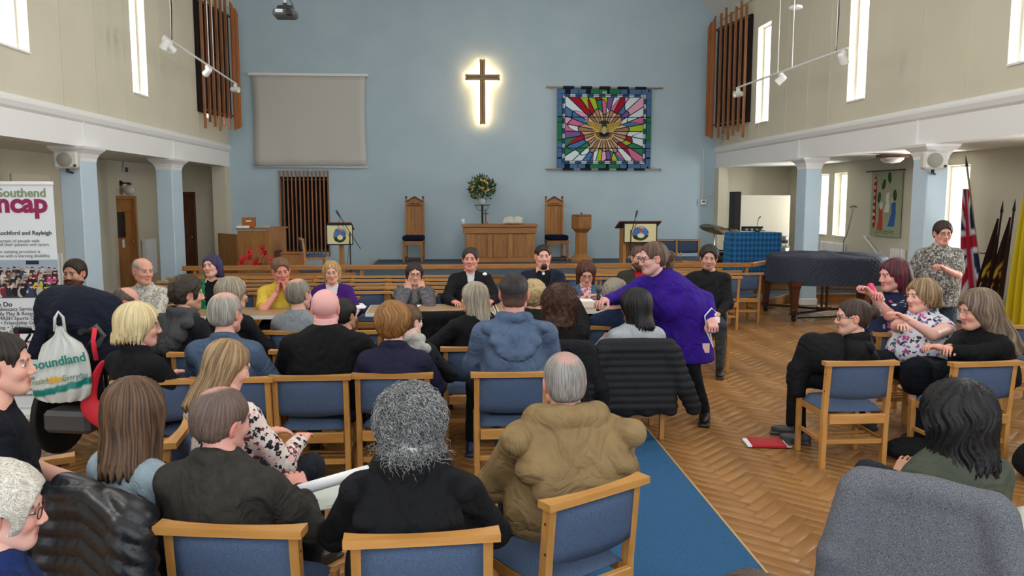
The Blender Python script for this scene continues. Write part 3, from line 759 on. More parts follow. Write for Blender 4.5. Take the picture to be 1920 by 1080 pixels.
        put('beard', (V*hs)@RM.T+H, F, hairmat(beard.get('c', hc[0]), beard.get('c2', hc[1]), curly=True), root, attrs={'suv': V*5}, colors=np.zeros((len(V), 4)))
    if glasses:
        mb = MB()
        for sg in (-1, 1):
            pts = [(sg*.031+.0225*math.cos(a)*(1 if abs(math.cos(a)) < .9 else .97), .1015-.22*abs(sg*.031+.0225*math.cos(a))**1.0*.35, -.003+.0165*math.sin(a)) for a in np.linspace(0, 2*math.pi, 16, endpoint=False)]
            mb.tube(pts, .0019 if glasses != 'thin' else .001, 5, True); mb.tube([(sg*.052, .093, .003), (sg*.070, .06, .004), (sg*.078, -.005, .0), (sg*.079, -.02, -.016)], .0018 if glasses != 'thin' else .001, 5)
        mb.tube([(-.009, .101, .0), (0, .104, .003), (.009, .101, .0)], .0018, 5)
        o = mb.build('glasses', mat('glass_frame_'+glasses, '#141210' if glasses in ('dark', 'black') else ('#5a2a22' if glasses == 'red' else '#b9a98a'), .3, .2 if glasses != 'thin' else .8), root, True); o.matrix_local = hm
    return root, dict(H=H, S=Sc, hip=hip, WL=WL, WR=WR, EL=EL, ER=ER, N=Nk, hm=hm, g=g, R=RM)
def shoe_mesh(col):
    nm = 'shoe_'+col.strip('#'); me = bpy.data.meshes.get(nm)
    if me: return me
    v = Vol((-.07, -.11, -.01), (.07, .22, .15), .009)
    v.ell((0, .04, .045), (.044, .12, .036), .02).ell((0, -.035, .055), (.036, .045, .045), .02).cap((0, -.02, .06), (0, -.01, .11), .036, .038, .02).box((0, .04, .012), (.042, .125, .012), .01, .01)
    v.plane((0, 0, -1), (0, 0, .0), .002)
    V, F = v.mesh(); o = meshobj(nm, relax(V, F, 1), F, mat('shoe_mat_'+col, col, .4), None, True); me = o.data; bpy.data.objects.remove(o); return me
# ---------------------------------------------------------------- the room
XL, XR, YB, AL_, AR_ = -5.0, 6.1, 18.5, -6.5, 7.85
BEAM0, BEAM1, EAVE = 2.58, 3.0, 6.0
Y0 = -1.2
M_blue = mat('wall_blue', '#b4c8d2', .75, kind='noise', col2='#aec3ce', scale=1.2, bump=.15, bscale=60, spec=.2)
M_cream = mat('wall_cream', '#cfc9b4', .8, kind='noise', col2='#c8c2ae', scale=.8, bump=.12, bscale=40, spec=.2)
M_white = mat('paint_white', '#e4e4e2', .6, spec=.3)
M_col = mat('pillar_blue', '#bccfdb', .6, kind='noise', col2='#b6cbd8', scale=2, spec=.25)
M_ceil = mat('ceiling_paint', '#dedcd6', .85, spec=.2)
M_oak = mat('oak', '#b07a42', .42, kind='wood', col2='#96622e', scale=3, stretch=(6, 6, 1), bump=.08, spec=.45)
M_oakh = mat('oak_flat', '#b27b44', .42, kind='wood', col2='#986430', scale=3, stretch=(1, 7, 7), bump=.08, spec=.45)
M_beech = mat('beech', '#c08c4c', .35, kind='wood', col2='#ac7638', scale=4, stretch=(5, 5, 1), bump=.03, spec=.5)
M_beechh = mat('beech_flat', '#c28e4e', .35, kind='wood', col2='#ae783a', scale=4, stretch=(1, 6, 6), bump=.03, spec=.5)
M_dark = mat('dark_wood', '#6b3c1e', .45, kind='wood', col2='#4c2812', scale=3, stretch=(6, 6, 1), spec=.4)
M_slat = mat('slat_wood', '#a87450', .5, kind='wood', col2='#8a5a3a', scale=3, stretch=(6, 6, 1), spec=.35)
M_slatO = mat('slat_orange', '#b06a34', .5, kind='wood', col2='#96552a', scale=3, stretch=(6, 6, 1), spec=.35)
M_black = mat('black_metal', '#141415', .4, spec=.4)
M_recess = mat('recess_cloth', '#1a1010', .9)
M_chrome = mat('chrome', '#c8c8c8', .22, 1)
M_whitemet = mat('white_metal', '#e2e2de', .35, spec=.4)
M_carpetD = mat('carpet_blue_grey', '#56646e', .95, kind='noise', col2='#4a5864', scale=90, bump=.3, spec=.1)
M_carpet = mat('carpet_blue', '#375f84', .95, kind='noise', col2='#2d5478', scale=120, bump=.35, spec=.1)
M_seat = mat('seat_cloth', '#516078', .92, kind='noise', col2='#414f68', scale=220, bump=.3, spec=.12)
M_paper = mat('paper', '#eeeeee', .7)
M_glass = bpy.data.materials.new('window_glass'); M_glass.use_nodes = True
_t = M_glass.node_tree; _b = _t.nodes['Principled BSDF']; _o = _t.nodes['Material Output']
_tr = N(_t, 'ShaderNodeBsdfTransparent'); _gl = N(_t, 'ShaderNodeBsdfGlossy'); _gl.inputs['Roughness'].default_value = .08; _mx = N(_t, 'ShaderNodeMixShader'); _mx.inputs[0].default_value = .07
_t.links.new(_tr.outputs[0], _mx.inputs[1]); _t.links.new(_gl.outputs[0], _mx.inputs[2]); _t.links.new(_mx.outputs[0], _o.inputs[0])

def wall_holes(name, plane, pos, th, u0, u1, v0, v1, holes, m, top=None):
    """wall slab with openings; plane 'x' -> u is Y, plane 'y' -> u is X; v is Z"""
    us = sorted({u0, u1} | {h[0] for h in holes} | {h[1] for h in holes}); vs = sorted({v0, v1} | {h[2] for h in holes} | {h[3] for h in holes}); mb = MB()
    for a, b in zip(us, us[1:]):
        for c, d in zip(vs, vs[1:]):
            if any(h[0] <= (a+b)/2 <= h[1] and h[2] <= (c+d)/2 <= h[3] for h in holes): continue
            u, v = (a+b)/2, (c+d)/2
            mb.box((pos+th/2, u, v) if plane == 'x' else (u, pos+th/2, v), (abs(th), b-a, d-c) if plane == 'x' else (b-a, abs(th), d-c))
    return mb.build(name, m, kind='structure')
def window_unit(n, plane, pos, u0, u1, v0, v1, bars=(), cross=(), th=.3, sgn=1):
    root = empty('window_%d' % n); root['kind'] = 'structure'
    f = .035; mb = MB(); d = pos+sgn*.16
    def B(u, v, du, dv, t=.05): mb.box((d, u, v) if plane == 'x' else (u, d, v), (t, du, dv) if plane == 'x' else (du, t, dv))
    for u in (u0+f/2, u1-f/2): B(u, (v0+v1)/2, f, v1-v0)
    for v in (v0+f/2, v1-f/2): B((u0+u1)/2, v, u1-u0-2*f, f)
    for q in bars: B(q, (v0+v1)/2, .03, v1-v0-2*f, .04)
    for q in cross: B((u0+u1)/2, q, u1-u0-2*f, .03, .04)
    mb.build('window_frame', M_white, root)
    mb = MB(); u, v = (u0+u1)/2, (v0+v1)/2; mb.box((d, u, v) if plane == 'x' else (u, d, v), (.006, u1-u0-2*f, v1-v0-2*f) if plane == 'x' else (u1-u0-2*f, .006, v1-v0-2*f)); mb.build('pane', M_glass, root)
    mb = MB(); mb.box((pos+sgn*.06, u, v0+.012) if plane == 'x' else (u, pos+sgn*.06, v0+.012), (.16, u1-u0-.02, .024) if plane == 'x' else (u1-u0-.02, .16, .024)); mb.build('window_sill', M_white, root)
    return root
# upper side walls with tall narrow windows
holesL = [(8.0, 10.12, 3.58, 5.7), (13.2, 13.82, 3.52, 5.6), (16.82, 17.28, 3.48, 5.6), (3.6, 5.2, 3.5, 5.6)]
holesR = [(7.0, 8.63, 3.33, 5.4), (11.72, 12.28, 3.35, 5.35), (15.42, 16.08, 3.36, 5.27), (3.4, 5.2, 3.5, 5.5)]
wall_holes('wall_left', 'x', XL, -.3, Y0, YB, BEAM1, EAVE+.25, holesL, M_cream)
wall_holes('wall_right', 'x', XR, .3, Y0, YB, BEAM1, EAVE+.25, holesR, M_cream)
wn = 1
for h in holesL:
    window_unit(wn, 'x', XL, *h, cross=() if h[0] > 5 else (4.5,), sgn=-1, bars=((h[0]+h[1])/2,) if h[1]-h[0] > 1 else ()); wn += 1
for h in holesR:
    window_unit(wn, 'x', XR, *h, sgn=1, cross=((h[2]+h[3])/2-.1,) if h[0] < 8 else (), bars=((h[0]+h[1])/2,) if h[1]-h[0] > 1 else ()); wn += 1
# back wall, gabled, with a grille recess
RIDGE = 6.0+ .72*5.55
mb = MB()
gx0, gx1, gz0, gz1 = -3.9, -2.84, .66, 2.36
def strip(x0, x1, z0, z1): mb.box(((x0+x1)/2, YB+.15, (z0+z1)/2), (x1-x0, .3, z1-z0))
strip(XL-.3, gx0, 0, 6.0); strip(gx1, XR+.3, 0, 6.0); strip(gx0, gx1, 0, gz0); strip(gx0, gx1, gz1, 6.0)
mb.prism([(XL-.3, 6.0), (XR+.3, 6.0), ((XL+XR)/2, RIDGE+.3)], YB, YB+.3, 'y')
mb.build('wall_back', M_blue, kind='structure')
MB().box(((gx0+gx1)/2, YB+.27, (gz0+gz1)/2), (gx1-gx0+.1, .04, gz1-gz0+.1)).build('trim_9', M_recess, kind='structure')
# ceiling: two slopes and a closed flat strip near the ridge, above the added fill light
mb = MB(); cx = (XL+XR)/2; sl = .72
for s_, x0 in ((-1, XL), (1, XR)):
    x1 = cx+s_*2.4; zz = lambda x: EAVE+abs(x-x0)*sl
    mb.prism([(x0+s_*.3, zz(x0)-.3*sl), (x1, zz(x1)), (x1, zz(x1)+.15), (x0+s_*.3, zz(x0)+.15-.3*sl)][::s_ if s_ < 0 else 1], Y0, YB, 'y')
mb.box((cx, (Y0+YB)/2, EAVE+3.15*sl+.08), (4.9, YB-Y0, .15))
mb.build('ceiling', M_ceil, kind='structure')
# aisle ceilings, aisle walls
MB().box(((XL+AL_)/2-.15, (Y0+YB)/2, BEAM0+.09), (XL-AL_-.30, YB-Y0, .14)).build('ceiling.001', M_ceil, kind='structure')
MB().box(((XR+AR_)/2+.15, (Y0+YB)/2, BEAM0+.09), (AR_-XR-.30, YB-Y0, .14)).build('ceiling.002', M_ceil, kind='structure')
dl = (16.02, 17.05, 0, 1.93)
wall_holes('wall_left.001', 'x', AL_, -.25, Y0, YB, 0, BEAM0+.1, [dl], M_cream)
holesA = [(15.62, 16.16, 1.1, 2.39), (16.42, 17.05, 1.1, 2.39), (11.78, 12.46, 1.05, 2.4), (7.4, 8.6, 1.1, 2.4)]
wall_holes('wall_right.001', 'x', AR_, .3, Y0, YB, 0, BEAM0+.1, holesA, M_cream)
for h in holesA: window_unit(wn, 'x', AR_, *h, sgn=1); wn += 1
dr = (-6.32, -5.78, 0, 2.02)
wall_holes('wall_back.001', 'y', YB, .3, AL_-.25, XL-.3, 0, BEAM0+.1, [dr], M_cream)
wall_holes('wall_back.002', 'y', YB, .3, XR+.3, AR_+.3, 0, BEAM0+.1, [], M_cream)
# the short returns between the nave wall and the aisles at the back
MB().box((XL-.14, YB-.2, 1.29), (.28, .4, 2.58)).build('trim_1', M_cream, kind='structure')
MB().box((XR+.10, YB-.14, 1.29), (.22, .28, 2.58)).build('trim_2', M_cream, kind='structure')
# beams with a moulded cornice along their top
def beam(name, x, s_, num):
    mb = MB(); pr = [(x, BEAM0), (x, 2.90), (x-s_*.03, 2.93), (x-s_*.055, 2.99), (x-s_*.055, 3.02), (x, 3.07), (x+s_*.30, 3.07), (x+s_*.30, BEAM0)]
    n = len(pr); y0, y1 = Y0, YB
    vs = [(a, y0, b) for a, b in pr]+[(a, y1, b) for a, b in pr]
    fs = [tuple(range(n)), tuple(range(n, 2*n))[::-1]]+[(k, k+n, (k+1) % n+n, (k+1) % n) for k in range(n)]
    if s_ < 0: fs = [f[::-1] for f in fs]
    mb.add(vs, fs); o = mb.build('trim_%d' % num, M_white, kind='structure')
    for yy in (2.6, 6.7, 10.3 if s_ > 0 else 11.4, 13.95 if s_ > 0 else 14.9):
        MB().box((x-s_*.006, yy, 2.76), (.02, .018, .34)).build('joint_strip', M_white, o)
beam('b', XL, -1, 3); beam('b', XR, 1, 4)
# raised joint strips on the boarded upper walls
for s_, x, ys, hs_, par in ((-1, XL, [1.2, 2.8, 6.3, 7.4, 10.9, 11.9, 12.9, 14.4, 15.3, 16.4, 17.7], holesL, 'wall_left'), (1, XR, [1.2, 2.6, 6.0, 9.35, 10.3, 12.9, 13.7, 14.6, 15.9, 17.3], holesR, 'wall_right')):
    for y in ys:
        z0, z1 = 3.07, EAVE
        for h in hs_:
            if h[0]-.03 < y < h[1]+.03: z1 = h[2]-.02
        MB().box((x-s_*.005, y, (z0+z1)/2), (.012, .035, z1-z0)).build('cover_strip', M_cream, bpy.data.objects[par])
for x, s_, k in ((XL, 1, 5), (XR, -1, 6)):
    MB().box((x+s_*.02, (Y0+YB)/2, EAVE-.10), (.05, YB-Y0, .03)).build('trim_%d' % k, M_cream, kind='structure')
# pillars with flared caps
def pillar(x0, x1, y0, y1, lab):
    root = empty('pillar', ((x0+x1)/2, (y0+y1)/2, 0), 0, lab, 'pillar', 'square pillars under the side beams'); w_, d = x1-x0, y1-y0
    MB().box((0, 0, 1.2), (w_, d, 2.4), bev=.012).build('shaft', M_col, root)
    mb = MB(); lv = [(0, 2.39), (.005, 2.43), (.03, 2.49), (.09, 2.55), (.10, BEAM0)]
    vs = []; 
    for e, z in lv: vs += [(-w_/2-e, -d/2-e, z), (w_/2+e, -d/2-e, z), (w_/2+e, d/2+e, z), (-w_/2-e, d/2+e, z)]
    fs = [(4*i+k, 4*i+(k+1) % 4, 4*i+4+(k+1) % 4, 4*i+4+k) for i in range(len(lv)-1) for k in range(4)]+[(3, 2, 1, 0), tuple(range(4*len(lv)-4, 4*len(lv)))]
    mb.add(vs, fs).build('capital', M_white, root)
    MB().box((0, 0, .06), (w_+.03, d+.03, .12), bev=.01).build('plinth', M_white, root)
pillar(-5.28, -5.0, 11.25, 11.75, 'pale blue pillar on the left carrying a loudspeaker beside the white banner')
pillar(-5.28, -5.0, 14.75, 15.3, 'pale blue pillar on the left nearest the back wall')
pillar(-5.28, -5.0, 7.7, 8.2, 'pale blue pillar on the left hidden behind the white banner')
pillar(6.1, 6.38, 10.02, 10.36, 'pale blue pillar on the right with a loudspeaker near its top')
pillar(6.1, 6.38, 13.62, 14.0, 'pale blue pillar on the right behind the covered grand piano')
pillar(6.1, 6.38, 6.4, 6.8, 'pale blue pillar at the right edge of the picture')
# doors
def door(n, M, w_, h, glass, lab=None):
    root = empty('door_%d' % n); root.matrix_world = M; root['kind'] = 'structure'
    f = .06; mb = MB()
    for s_ in (-1, 1): mb.box((s_*(w_/2-f/2), -.02, h/2), (f, .12, h))
    mb.box((0, -.02, h-f/2), (w_-2*f, .12, f)); mb.build('door_frame', M_oak if glass else M_dark, root)
    mb = MB(); W = w_-2*f
    if glass:
        mb.box((0, .03, .55), (W, .04, 1.1)); mb.box((0, .03, h-f-.13), (W, .04, .26)); mb.box((-W/2+.08, .03, 1.36), (.16, .04, .52)); mb.box((W/2-.14, .03, 1.36), (.28, .04, .52)); mb.build('door_leaf', M_oak, root)
        MB().box((-.06, .03, 1.36), (W-.44, .012, .52)).build('pane', mat('dark_pane', '#2a2420', .15), root)
        MB().box((.0, .006, .98), (.09, .006, .16)).build('door_sign', M_paper, root)
    else: mb.box((0, .03, h/2-f/2), (W, .04, h-f)).build('door_leaf', M_dark, root)
    mb = MB().lathe([(.001, -.05), (.022, -.045), (.026, -.03), (.01, -.02), (.01, .0)], (W/2-.07, .0, 1.0), 12, 'y'); mb.build('door_handle', M_chrome, root, True)
door(1, Matrix.Translation((AL_-.1, 16.53, 0)) @ Matrix.Rotation(R(90), 4, 'Z') @ Matrix.Identity(4), 1.03, 1.93, True)
door(2, Matrix.Translation((-6.05, YB+.1, 0)), .54, 2.02, False)
# floor: screed base and herringbone blocks
fl = MB().box(((AL_+AR_)/2, (Y0+YB)/2, -.06), (AR_-AL_+.6, YB-Y0+.4, .10)).build('floor', mat('screed', '#4a3220', .9), kind='structure')
M_par = bpy.data.materials.new('parquet'); M_par.use_nodes = True; _t = M_par.node_tree; _b = _t.nodes['Principled BSDF']; L_ = _t.links.new
_a = N(_t, 'ShaderNodeAttribute'); _a.attribute_name = 'Col'; _oi = N(_t, 'ShaderNodeObjectInfo'); _tc = N(_t, 'ShaderNodeTexCoord')
_s = N(_t, 'ShaderNodeSeparateColor'); L_(_a.outputs['Color'], _s.inputs[0])
_n = N(_t, 'ShaderNodeTexNoise'); _n.inputs['Scale'].default_value = 1; _n.inputs['Detail'].default_value = 5
_g = N(_t, 'ShaderNodeNewGeometry'); _mp = N(_t, 'ShaderNodeVectorRotate'); _mp.rotation_type = 'Z_AXIS'; L_(_g.outputs['Position'], _mp.inputs['Vector'])
_an = N(_t, 'ShaderNodeMath', operation='MULTIPLY'); _an.inputs[1].default_value = math.pi; L_(_s.outputs[1], _an.inputs[0]); L_(_an.outputs[0], _mp.inputs['Angle'])
_m2 = N(_t, 'ShaderNodeVectorMath', operation='MULTIPLY'); _m2.inputs[1].default_value = (4, 45, 5); L_(_mp.outputs[0], _m2.inputs[0])
_of = N(_t, 'ShaderNodeVectorMath', operation='MULTIPLY_ADD'); _of.inputs[1].default_value = (37, 53, 71); L_(_a.outputs['Color'], _of.inputs[0]); L_(_m2.outputs[0], _of.inputs[2]); L_(_of.outputs[0], _n.inputs['Vector'])
_r = N(_t, 'ShaderNodeValToRGB'); _e = _r.color_ramp.elements; _e[0].position = 0; _e[0].color = srgb('#85592e')+(1,); _e[1].position = 1; _e[1].color = srgb('#a87a48')+(1,)
_q = _e.new(.5); _q.color = srgb('#966a3a')+(1,)
_ad = N(_t, 'ShaderNodeMath', operation='MULTIPLY_ADD'); _ad.inputs[1].default_value = .26; L_(_n.outputs['Fac'], _ad.inputs[0])
_sb = N(_t, 'ShaderNodeMath', operation='MULTIPLY_ADD'); _sb.inputs[1].default_value = .42; _sb.inputs[2].default_value = .17; L_(_s.outputs[0], _sb.inputs[0]); L_(_sb.outputs[0], _ad.inputs[2]); L_(_ad.outputs[0], _r.inputs[0])
L_(_r.outputs[0], _b.inputs['Base Color'])
_n2 = N(_t, 'ShaderNodeTexNoise'); _n2.inputs['Scale'].default_value = 1.3; L_(_g.outputs['Position'], _n2.inputs['Vector']); _mr = N(_t, 'ShaderNodeMapRange'); _mr.inputs[3].default_value = .22; _mr.inputs[4].default_value = .42
L_(_n2.outputs['Fac'], _mr.inputs[0]); L_(_mr.outputs[0], _b.inputs['Roughness']); _b.inputs['Specular IOR Level'].default_value = .45
BL, BW = .36, .09
def blk_shape(L, W, h=.012, g=.0005, b=.0006):
    x, y = L/2-g, W/2-g
    V = [(-x, -y, -h), (x, -y, -h), (x, y, -h), (-x, y, -h), (-x, -y, -b), (x, -y, -b), (x, y, -b), (-x, y, -b), (-x+b, -y+b, 0), (x-b, -y+b, 0), (x-b, y-b, 0), (-x+b, y-b, 0)]
    F = [(0, 1, 5, 4), (1, 2, 6, 5), (2, 3, 7, 6), (3, 0, 4, 7), (4, 5, 9, 8), (5, 6, 10, 9), (6, 7, 11, 10), (7, 4, 8, 11), (8, 9, 10, 11)]
    return np.array(V), np.array(F)
PV, PF = blk_shape(BL, BW)
cand = []
ca, sa = math.cos(R(45)), math.sin(R(45))
nA = int(BL/BW)
for i in range(-260, 261):
    for j in range(-60, 61):
        # herringbone in the rotated lattice
        for o_ in (0, 1):
            if o_ == 0: u, v_ = (i+4*j*2*.5*2)*BW+0, i*BW
            # horizontal block at (i + 8j, i), vertical one beside it
            uu = (i+8*j)*BW; vv = i*BW
            if o_ == 0: cu, cv, ang = uu+BL/2, vv+BW/2, 0
            else: cu, cv, ang = uu+BL+BW/2, vv-BL+BW+BL/2-0*BW, 90
            x = cu*ca-cv*sa+.3; y = cu*sa+cv*ca+8
            if AL_+.12 < x < AR_-.12 and 1.6 < y < YB: cand.append((x, y, ang+45))
def hidden(x, y): return (y > 13.3 and x < 5.1) or (x < .9 and y > 6.9 and y < 7.8 and False)
cand = [c for c in cand if not hidden(c[0], c[1])]
def visible(c):
    v_ = Vector((c[0], c[1], -CAM_H)); k = v_.dot(Vector(FWD_)); px = 960+FPX*v_.dot(Vector(RGT_))/k; py = 540+FPX*v_.dot(Vector(DWN_))/k
    return px, py, k
near = sorted([c for c in cand if c[0] > 1.6 and (lambda q: 1190 < q[0] < 1920 and q[1] < 1085)(visible(c))], key=lambda c: visible(c)[2])[:298]
ns = set(near); rest = [c for c in cand if c not in ns]
rs = np.random.RandomState(4)
meshes = []
for k in range(10):
    m_ = meshobj('parquet_block', PV, PF, M_par, None, colors=np.tile([(k+.5)/10, .25 if k % 2 else .75, 0], (len(PV), 1))); meshes.append(m_.data); bpy.data.objects.remove(m_)
for c in near:
    vert = c[2] == 135; k = rs.randint(5)*2+(0 if vert else 1)
    o = bpy.data.objects.new('parquet_block', meshes[k]); COL.objects.link(o); o.parent = fl; o.location = (c[0], c[1], .0005*rs.rand()); o.rotation_euler = (0, 0, R(c[2]))
RA = np.array(rest); ng = len(RA); a_ = np.radians(RA[:, 2]); co, si = np.cos(a_)[:, None], np.sin(a_)[:, None]
Vx = PV[None, :, 0]*co-PV[None, :, 1]*si+RA[:, 0:1]; Vy = PV[None, :, 0]*si+PV[None, :, 1]*co+RA[:, 1:2]; Vz = np.tile(PV[None, :, 2], (ng, 1))
VV = np.stack([Vx, Vy, Vz], -1).reshape(-1, 3); FF = (PF[None]+(np.arange(ng)*len(PV))[:, None, None]).reshape(-1, 4)
cc = np.zeros((ng, len(PV), 3)); cc[:, :, 0] = rs.rand(ng)[:, None]; cc[:, :, 1] = np.where(RA[:, 2] > 100, .75, .25)[:, None]
o = meshobj('parquet_blocks', VV, FF, M_par, fl, colors=cc.reshape(-1, 3)); tag(o, kind='stuff')
# floor rest behind camera-side and skirting
for n_, (x, y0, y1) in enumerate(((AL_+.012, Y0, 15.95), (AR_-.012, Y0, YB))):
    MB().box((x, (y0+y1)/2, .07), (.024, y1-y0, .14)).build('baseboard_left' if n_ == 0 else 'baseboard_right', M_white, kind='structure')
# carpet runner, laid beside the chairs
mb = MB(); x0, x1 = .30, 1.56
o = mb.box(((x0+x1)/2, 5.6, .006), (x1-x0, 11.2, .010), bev=.003).build('carpet_runner', M_carpet, label='long blue carpet runner lying on the parquet down the aisle', cat='carpet', cat_=None) if False else MB().box(((x0+x1)/2, 5.2, .006), (x1-x0, 10.0, .010), bev=.003).build('carpet_runner', M_carpet, label='long blue carpet runner laid on the parquet beside the chairs', cat='carpet')
MB().box((x1+.008, 5.2, .006), (.014, 10.0, .008)).build('edge_strip', mat('brass_strip', '#c8a878', .4, .3), o)
# stage: three stepped tiers, carpeted, with oak risers
def tier(name, pts, z0, z1, lab):
    mb = MB().prism(pts, z0, z1-.015); o = mb.build(name, M_oakh); tag(o, lab, 'stage step', kind=None)
    MB().prism(pts, z1-.015, z1).build('carpet_top', M_carpetD, o)
    for a, b in zip(pts, pts[1:]):
        a = Vector(a); b = Vector(b); d = (b-a)
        if a.y > 17.5 and b.y > 17.5: continue
        mid = (a+b)/2; MB().box((mid.x, mid.y, z1-.012), (d.length, .04, .03), rz=math.atan2(d.y, d.x)).build('nosing', M_oakh, o)
    return o
tier('stage_tier', [(-4.98, 13.12), (5.25, 13.12), (6.02, 13.98), (7.8, 13.98), (7.8, 18.48), (-4.98, 18.48)], 0.0, .16, 'lowest carpeted tier of the oak stage behind the empty chairs')
tier('stage_tier', [(-4.98, 13.66), (4.95, 13.66), (5.98, 14.72), (7.8, 14.72), (7.8, 18.48), (-4.98, 18.48)], .162, .32, 'second carpeted tier of the oak stage under the drum kit')
tier('stage_tier', [(-1.95, 14.5), (2.9, 14.5), (4.3, 16.4), (4.3, 18.48), (-1.75, 18.48), (-1.75, 16.0)], .322, .48, 'top carpeted tier of the stage below the communion table')
# ---------------------------------------------------------------- chairs
def tree_children(root): return [o for o in COL.objects if o.parent == root]
def make_chair():
    root = empty('wooden_chair')
    def post(x):
        mb = MB(); w_ = .017
        pts = [(-.185, 0), (-.225, 0), (-.232, .42), (-.262, .748), (-.222, .748), (-.190, .42)]
        mb.prism(pts, x-w_, x+w_, 'x'); return mb
    for s_ in (-1, 1): post(s_*.222).build('back_leg', M_beech, root)
    for s_ in (-1, 1): MB().box((s_*.222, .195, .205), (.034, .042, .41), bev=.004).build('front_leg', M_beech, root)
    mb = MB()
    for s_ in (-1, 1): mb.box((s_*.205, -.005, .375), (.02, .37, .05), bev=.003); mb.box((s_*.222, -.01, .19), (.018, .38, .03), bev=.003)
    mb.box((0, .195, .375), (.41, .02, .05), bev=.003); mb.build('side_rail', M_beech, root)
    MB().box((0, -.243, .362), (.40, .03, .066), bev=.003).build('seat_rail', M_beechh, root)
    MB().box((0, -.207, .19), (.41, .022, .034), bev=.003).build('stretcher', M_beechh, root)
    for y in (-.13, -.05, .03): MB().box((0, y, .185), (.42, .028, .012)).build('shelf_slat', M_beechh, root)
    # seat pad, domed
    nx, ny = 11, 9; V = []; F = []
    for sd in (0, 1):
        for i in range(nx):
            for j in range(ny):
                u, v_ = i/(nx-1)*2-1, j/(ny-1)*2-1; e = (1-u**6)*(1-v_**6)
                r_ = 1-.04*(u*u*v_*v_)
                V.append((u*.215*r_, .005+v_*.215*r_, (.405+.052*max(e, 0)**.45 - .008*(1-u*u)*(v_ > -2)*0) if sd else .403))
    for i in range(nx-1):
        for j in range(ny-1):
            a = i*ny+j; b = nx*ny; F.append((a+b, a+b+ny, a+b+ny+1, a+b+1)); F.append((a, a+1, a+ny+1, a+ny))
    meshobj('seat', V, F, M_seat, root, True)
    # back pad, gently curved
    V = []; F = []; nx, nz = 9, 6
    for sd in (0, 1):
        for i in range(nx):
            for k in range(nz):
                u, w_ = i/(nx-1)*2-1, k/(nz-1); y = -.238-.02*w_-.018*(1-u*u); t = .016*(1-abs(u)**8)*(1-abs(w_*2-1)**8)+.003
                z = .515+.225*w_-(.012*(1-u*u) if k == 0 else 0)
                V.append((u*.206, y+(t if sd else -t), z))
    for i in range(nx-1):
        for k in range(nz-1):
            a = i*nz+k; b = nx*nz; F.append((a+b, a+b+1, a+b+nz+1, a+b+nz)); F.append((a, a+nz, a+nz+1, a+1))
    for i in range(nx-1):
        for k in (0, nz-1):
            a = i*nz+k; b = nx*nz; F.append((a, a+b, a+b+nz, a+nz) if k == 0 else (a, a+nz, a+b+nz, a+b))
    for k in range(nz-1):
        for i in (0, nx-1):
            a = i*nz+k; b = nx*nz; F.append((a, a+1, a+b+1, a+b) if i == 0 else (a, a+b, a+b+1, a+1))
    meshobj('backrest', V, F, M_seat, root, True)
    n = 11; out = [(-.262+.524*i/(n-1), -.292-.004*math.sin(math.pi*i/(n-1))) for i in range(n)]
    inn = [(.262-.524*i/(n-1), -.218-.034*math.sin(math.pi*i/(n-1))**.7) for i in range(n)]
    mb = MB(); pts = out+inn; m_ = len(pts)
    for a in range(n-1):
        q = [out[a], out[a+1], inn[n-2-a], inn[n-1-a]]; mb.prism(q, .747, .776)
    mb.build('top_rail', M_beechh, root)
    mb = MB()
    for s_ in (-1, 1):
        for z in (.56, .68): mb.cyl((s_*.2385, -.235, z), (s_*.2405, -.235, z), .006, n=8)
    mb.build('screw', M_dark, root)
    return root
CHAIR = make_chair(); CHAIR_KIDS = tree_children(CHAIR); chair_used = [False]
def chair(x, y, face=0, label='', group=None, z=0):
    if not chair_used[0]: r_ = CHAIR; chair_used[0] = True
    else:
        r_ = CHAIR.copy(); COL.objects.link(r_)
        for k in CHAIR_KIDS: c = k.copy(); COL.objects.link(c); c.parent = r_
    r_.location = (x, y, z); r_.rotation_euler = (0, 0, -R(face)); r_['label'] = label; r_['category'] = 'chair'
    if group: r_['group'] = group
    elif 'group' in r_: del r_['group']
    return r_
def chair_px(l, r_, label, group=None, z=.775):
    """place a chair by the two ends of its top rail as seen in the photograph"""
    a = atZ(l[0], l[1], z); b = atZ(r_[0], r_[1], z); d = b-a; mid = (a+b)/2; ang = math.atan2(d.y, d.x)
    f = Vector((-math.sin(ang), math.cos(ang), 0)); p = mid+f*.275
    return chair(p.x, p.y, -math.degrees(ang), label, group)
ORD = ['first', 'second', 'third', 'fourth', 'fifth', 'sixth', 'seventh', 'eighth', 'ninth', 'tenth']
rows = [(9.92, -3.9, 8), (10.38, -3.95, 8), (10.85, -4.0, 8), (11.35, -4.0, 8), (11.85, -4.05, 8)]
for i, (y, x0, n) in enumerate(rows):
    for k in range(n):
        chair(x0+.25+k*.515+.008*((k*7) % 3), y+.27*0+.02*((k*5) % 3-1), (k*3+i) % 5*.6-1.2, '%s chair from the left, %s empty row behind the left tables' % (ORD[k], ORD[i]), 'empty chairs in rows before the stage')
for i, (y, x1, n) in enumerate(((11.37, 4.08, 5), (11.9, 4.6, 6), (12.3, 4.42, 5), (12.72, 4.25, 4))):
    for k in range(n):
        chair(x1-.25-k*.515, y, (k*3+i) % 5*.6-1.2, '%s chair from the right, %s empty row right of the centre gap' % (ORD[k], ORD[i]), 'empty chairs in rows before the stage')
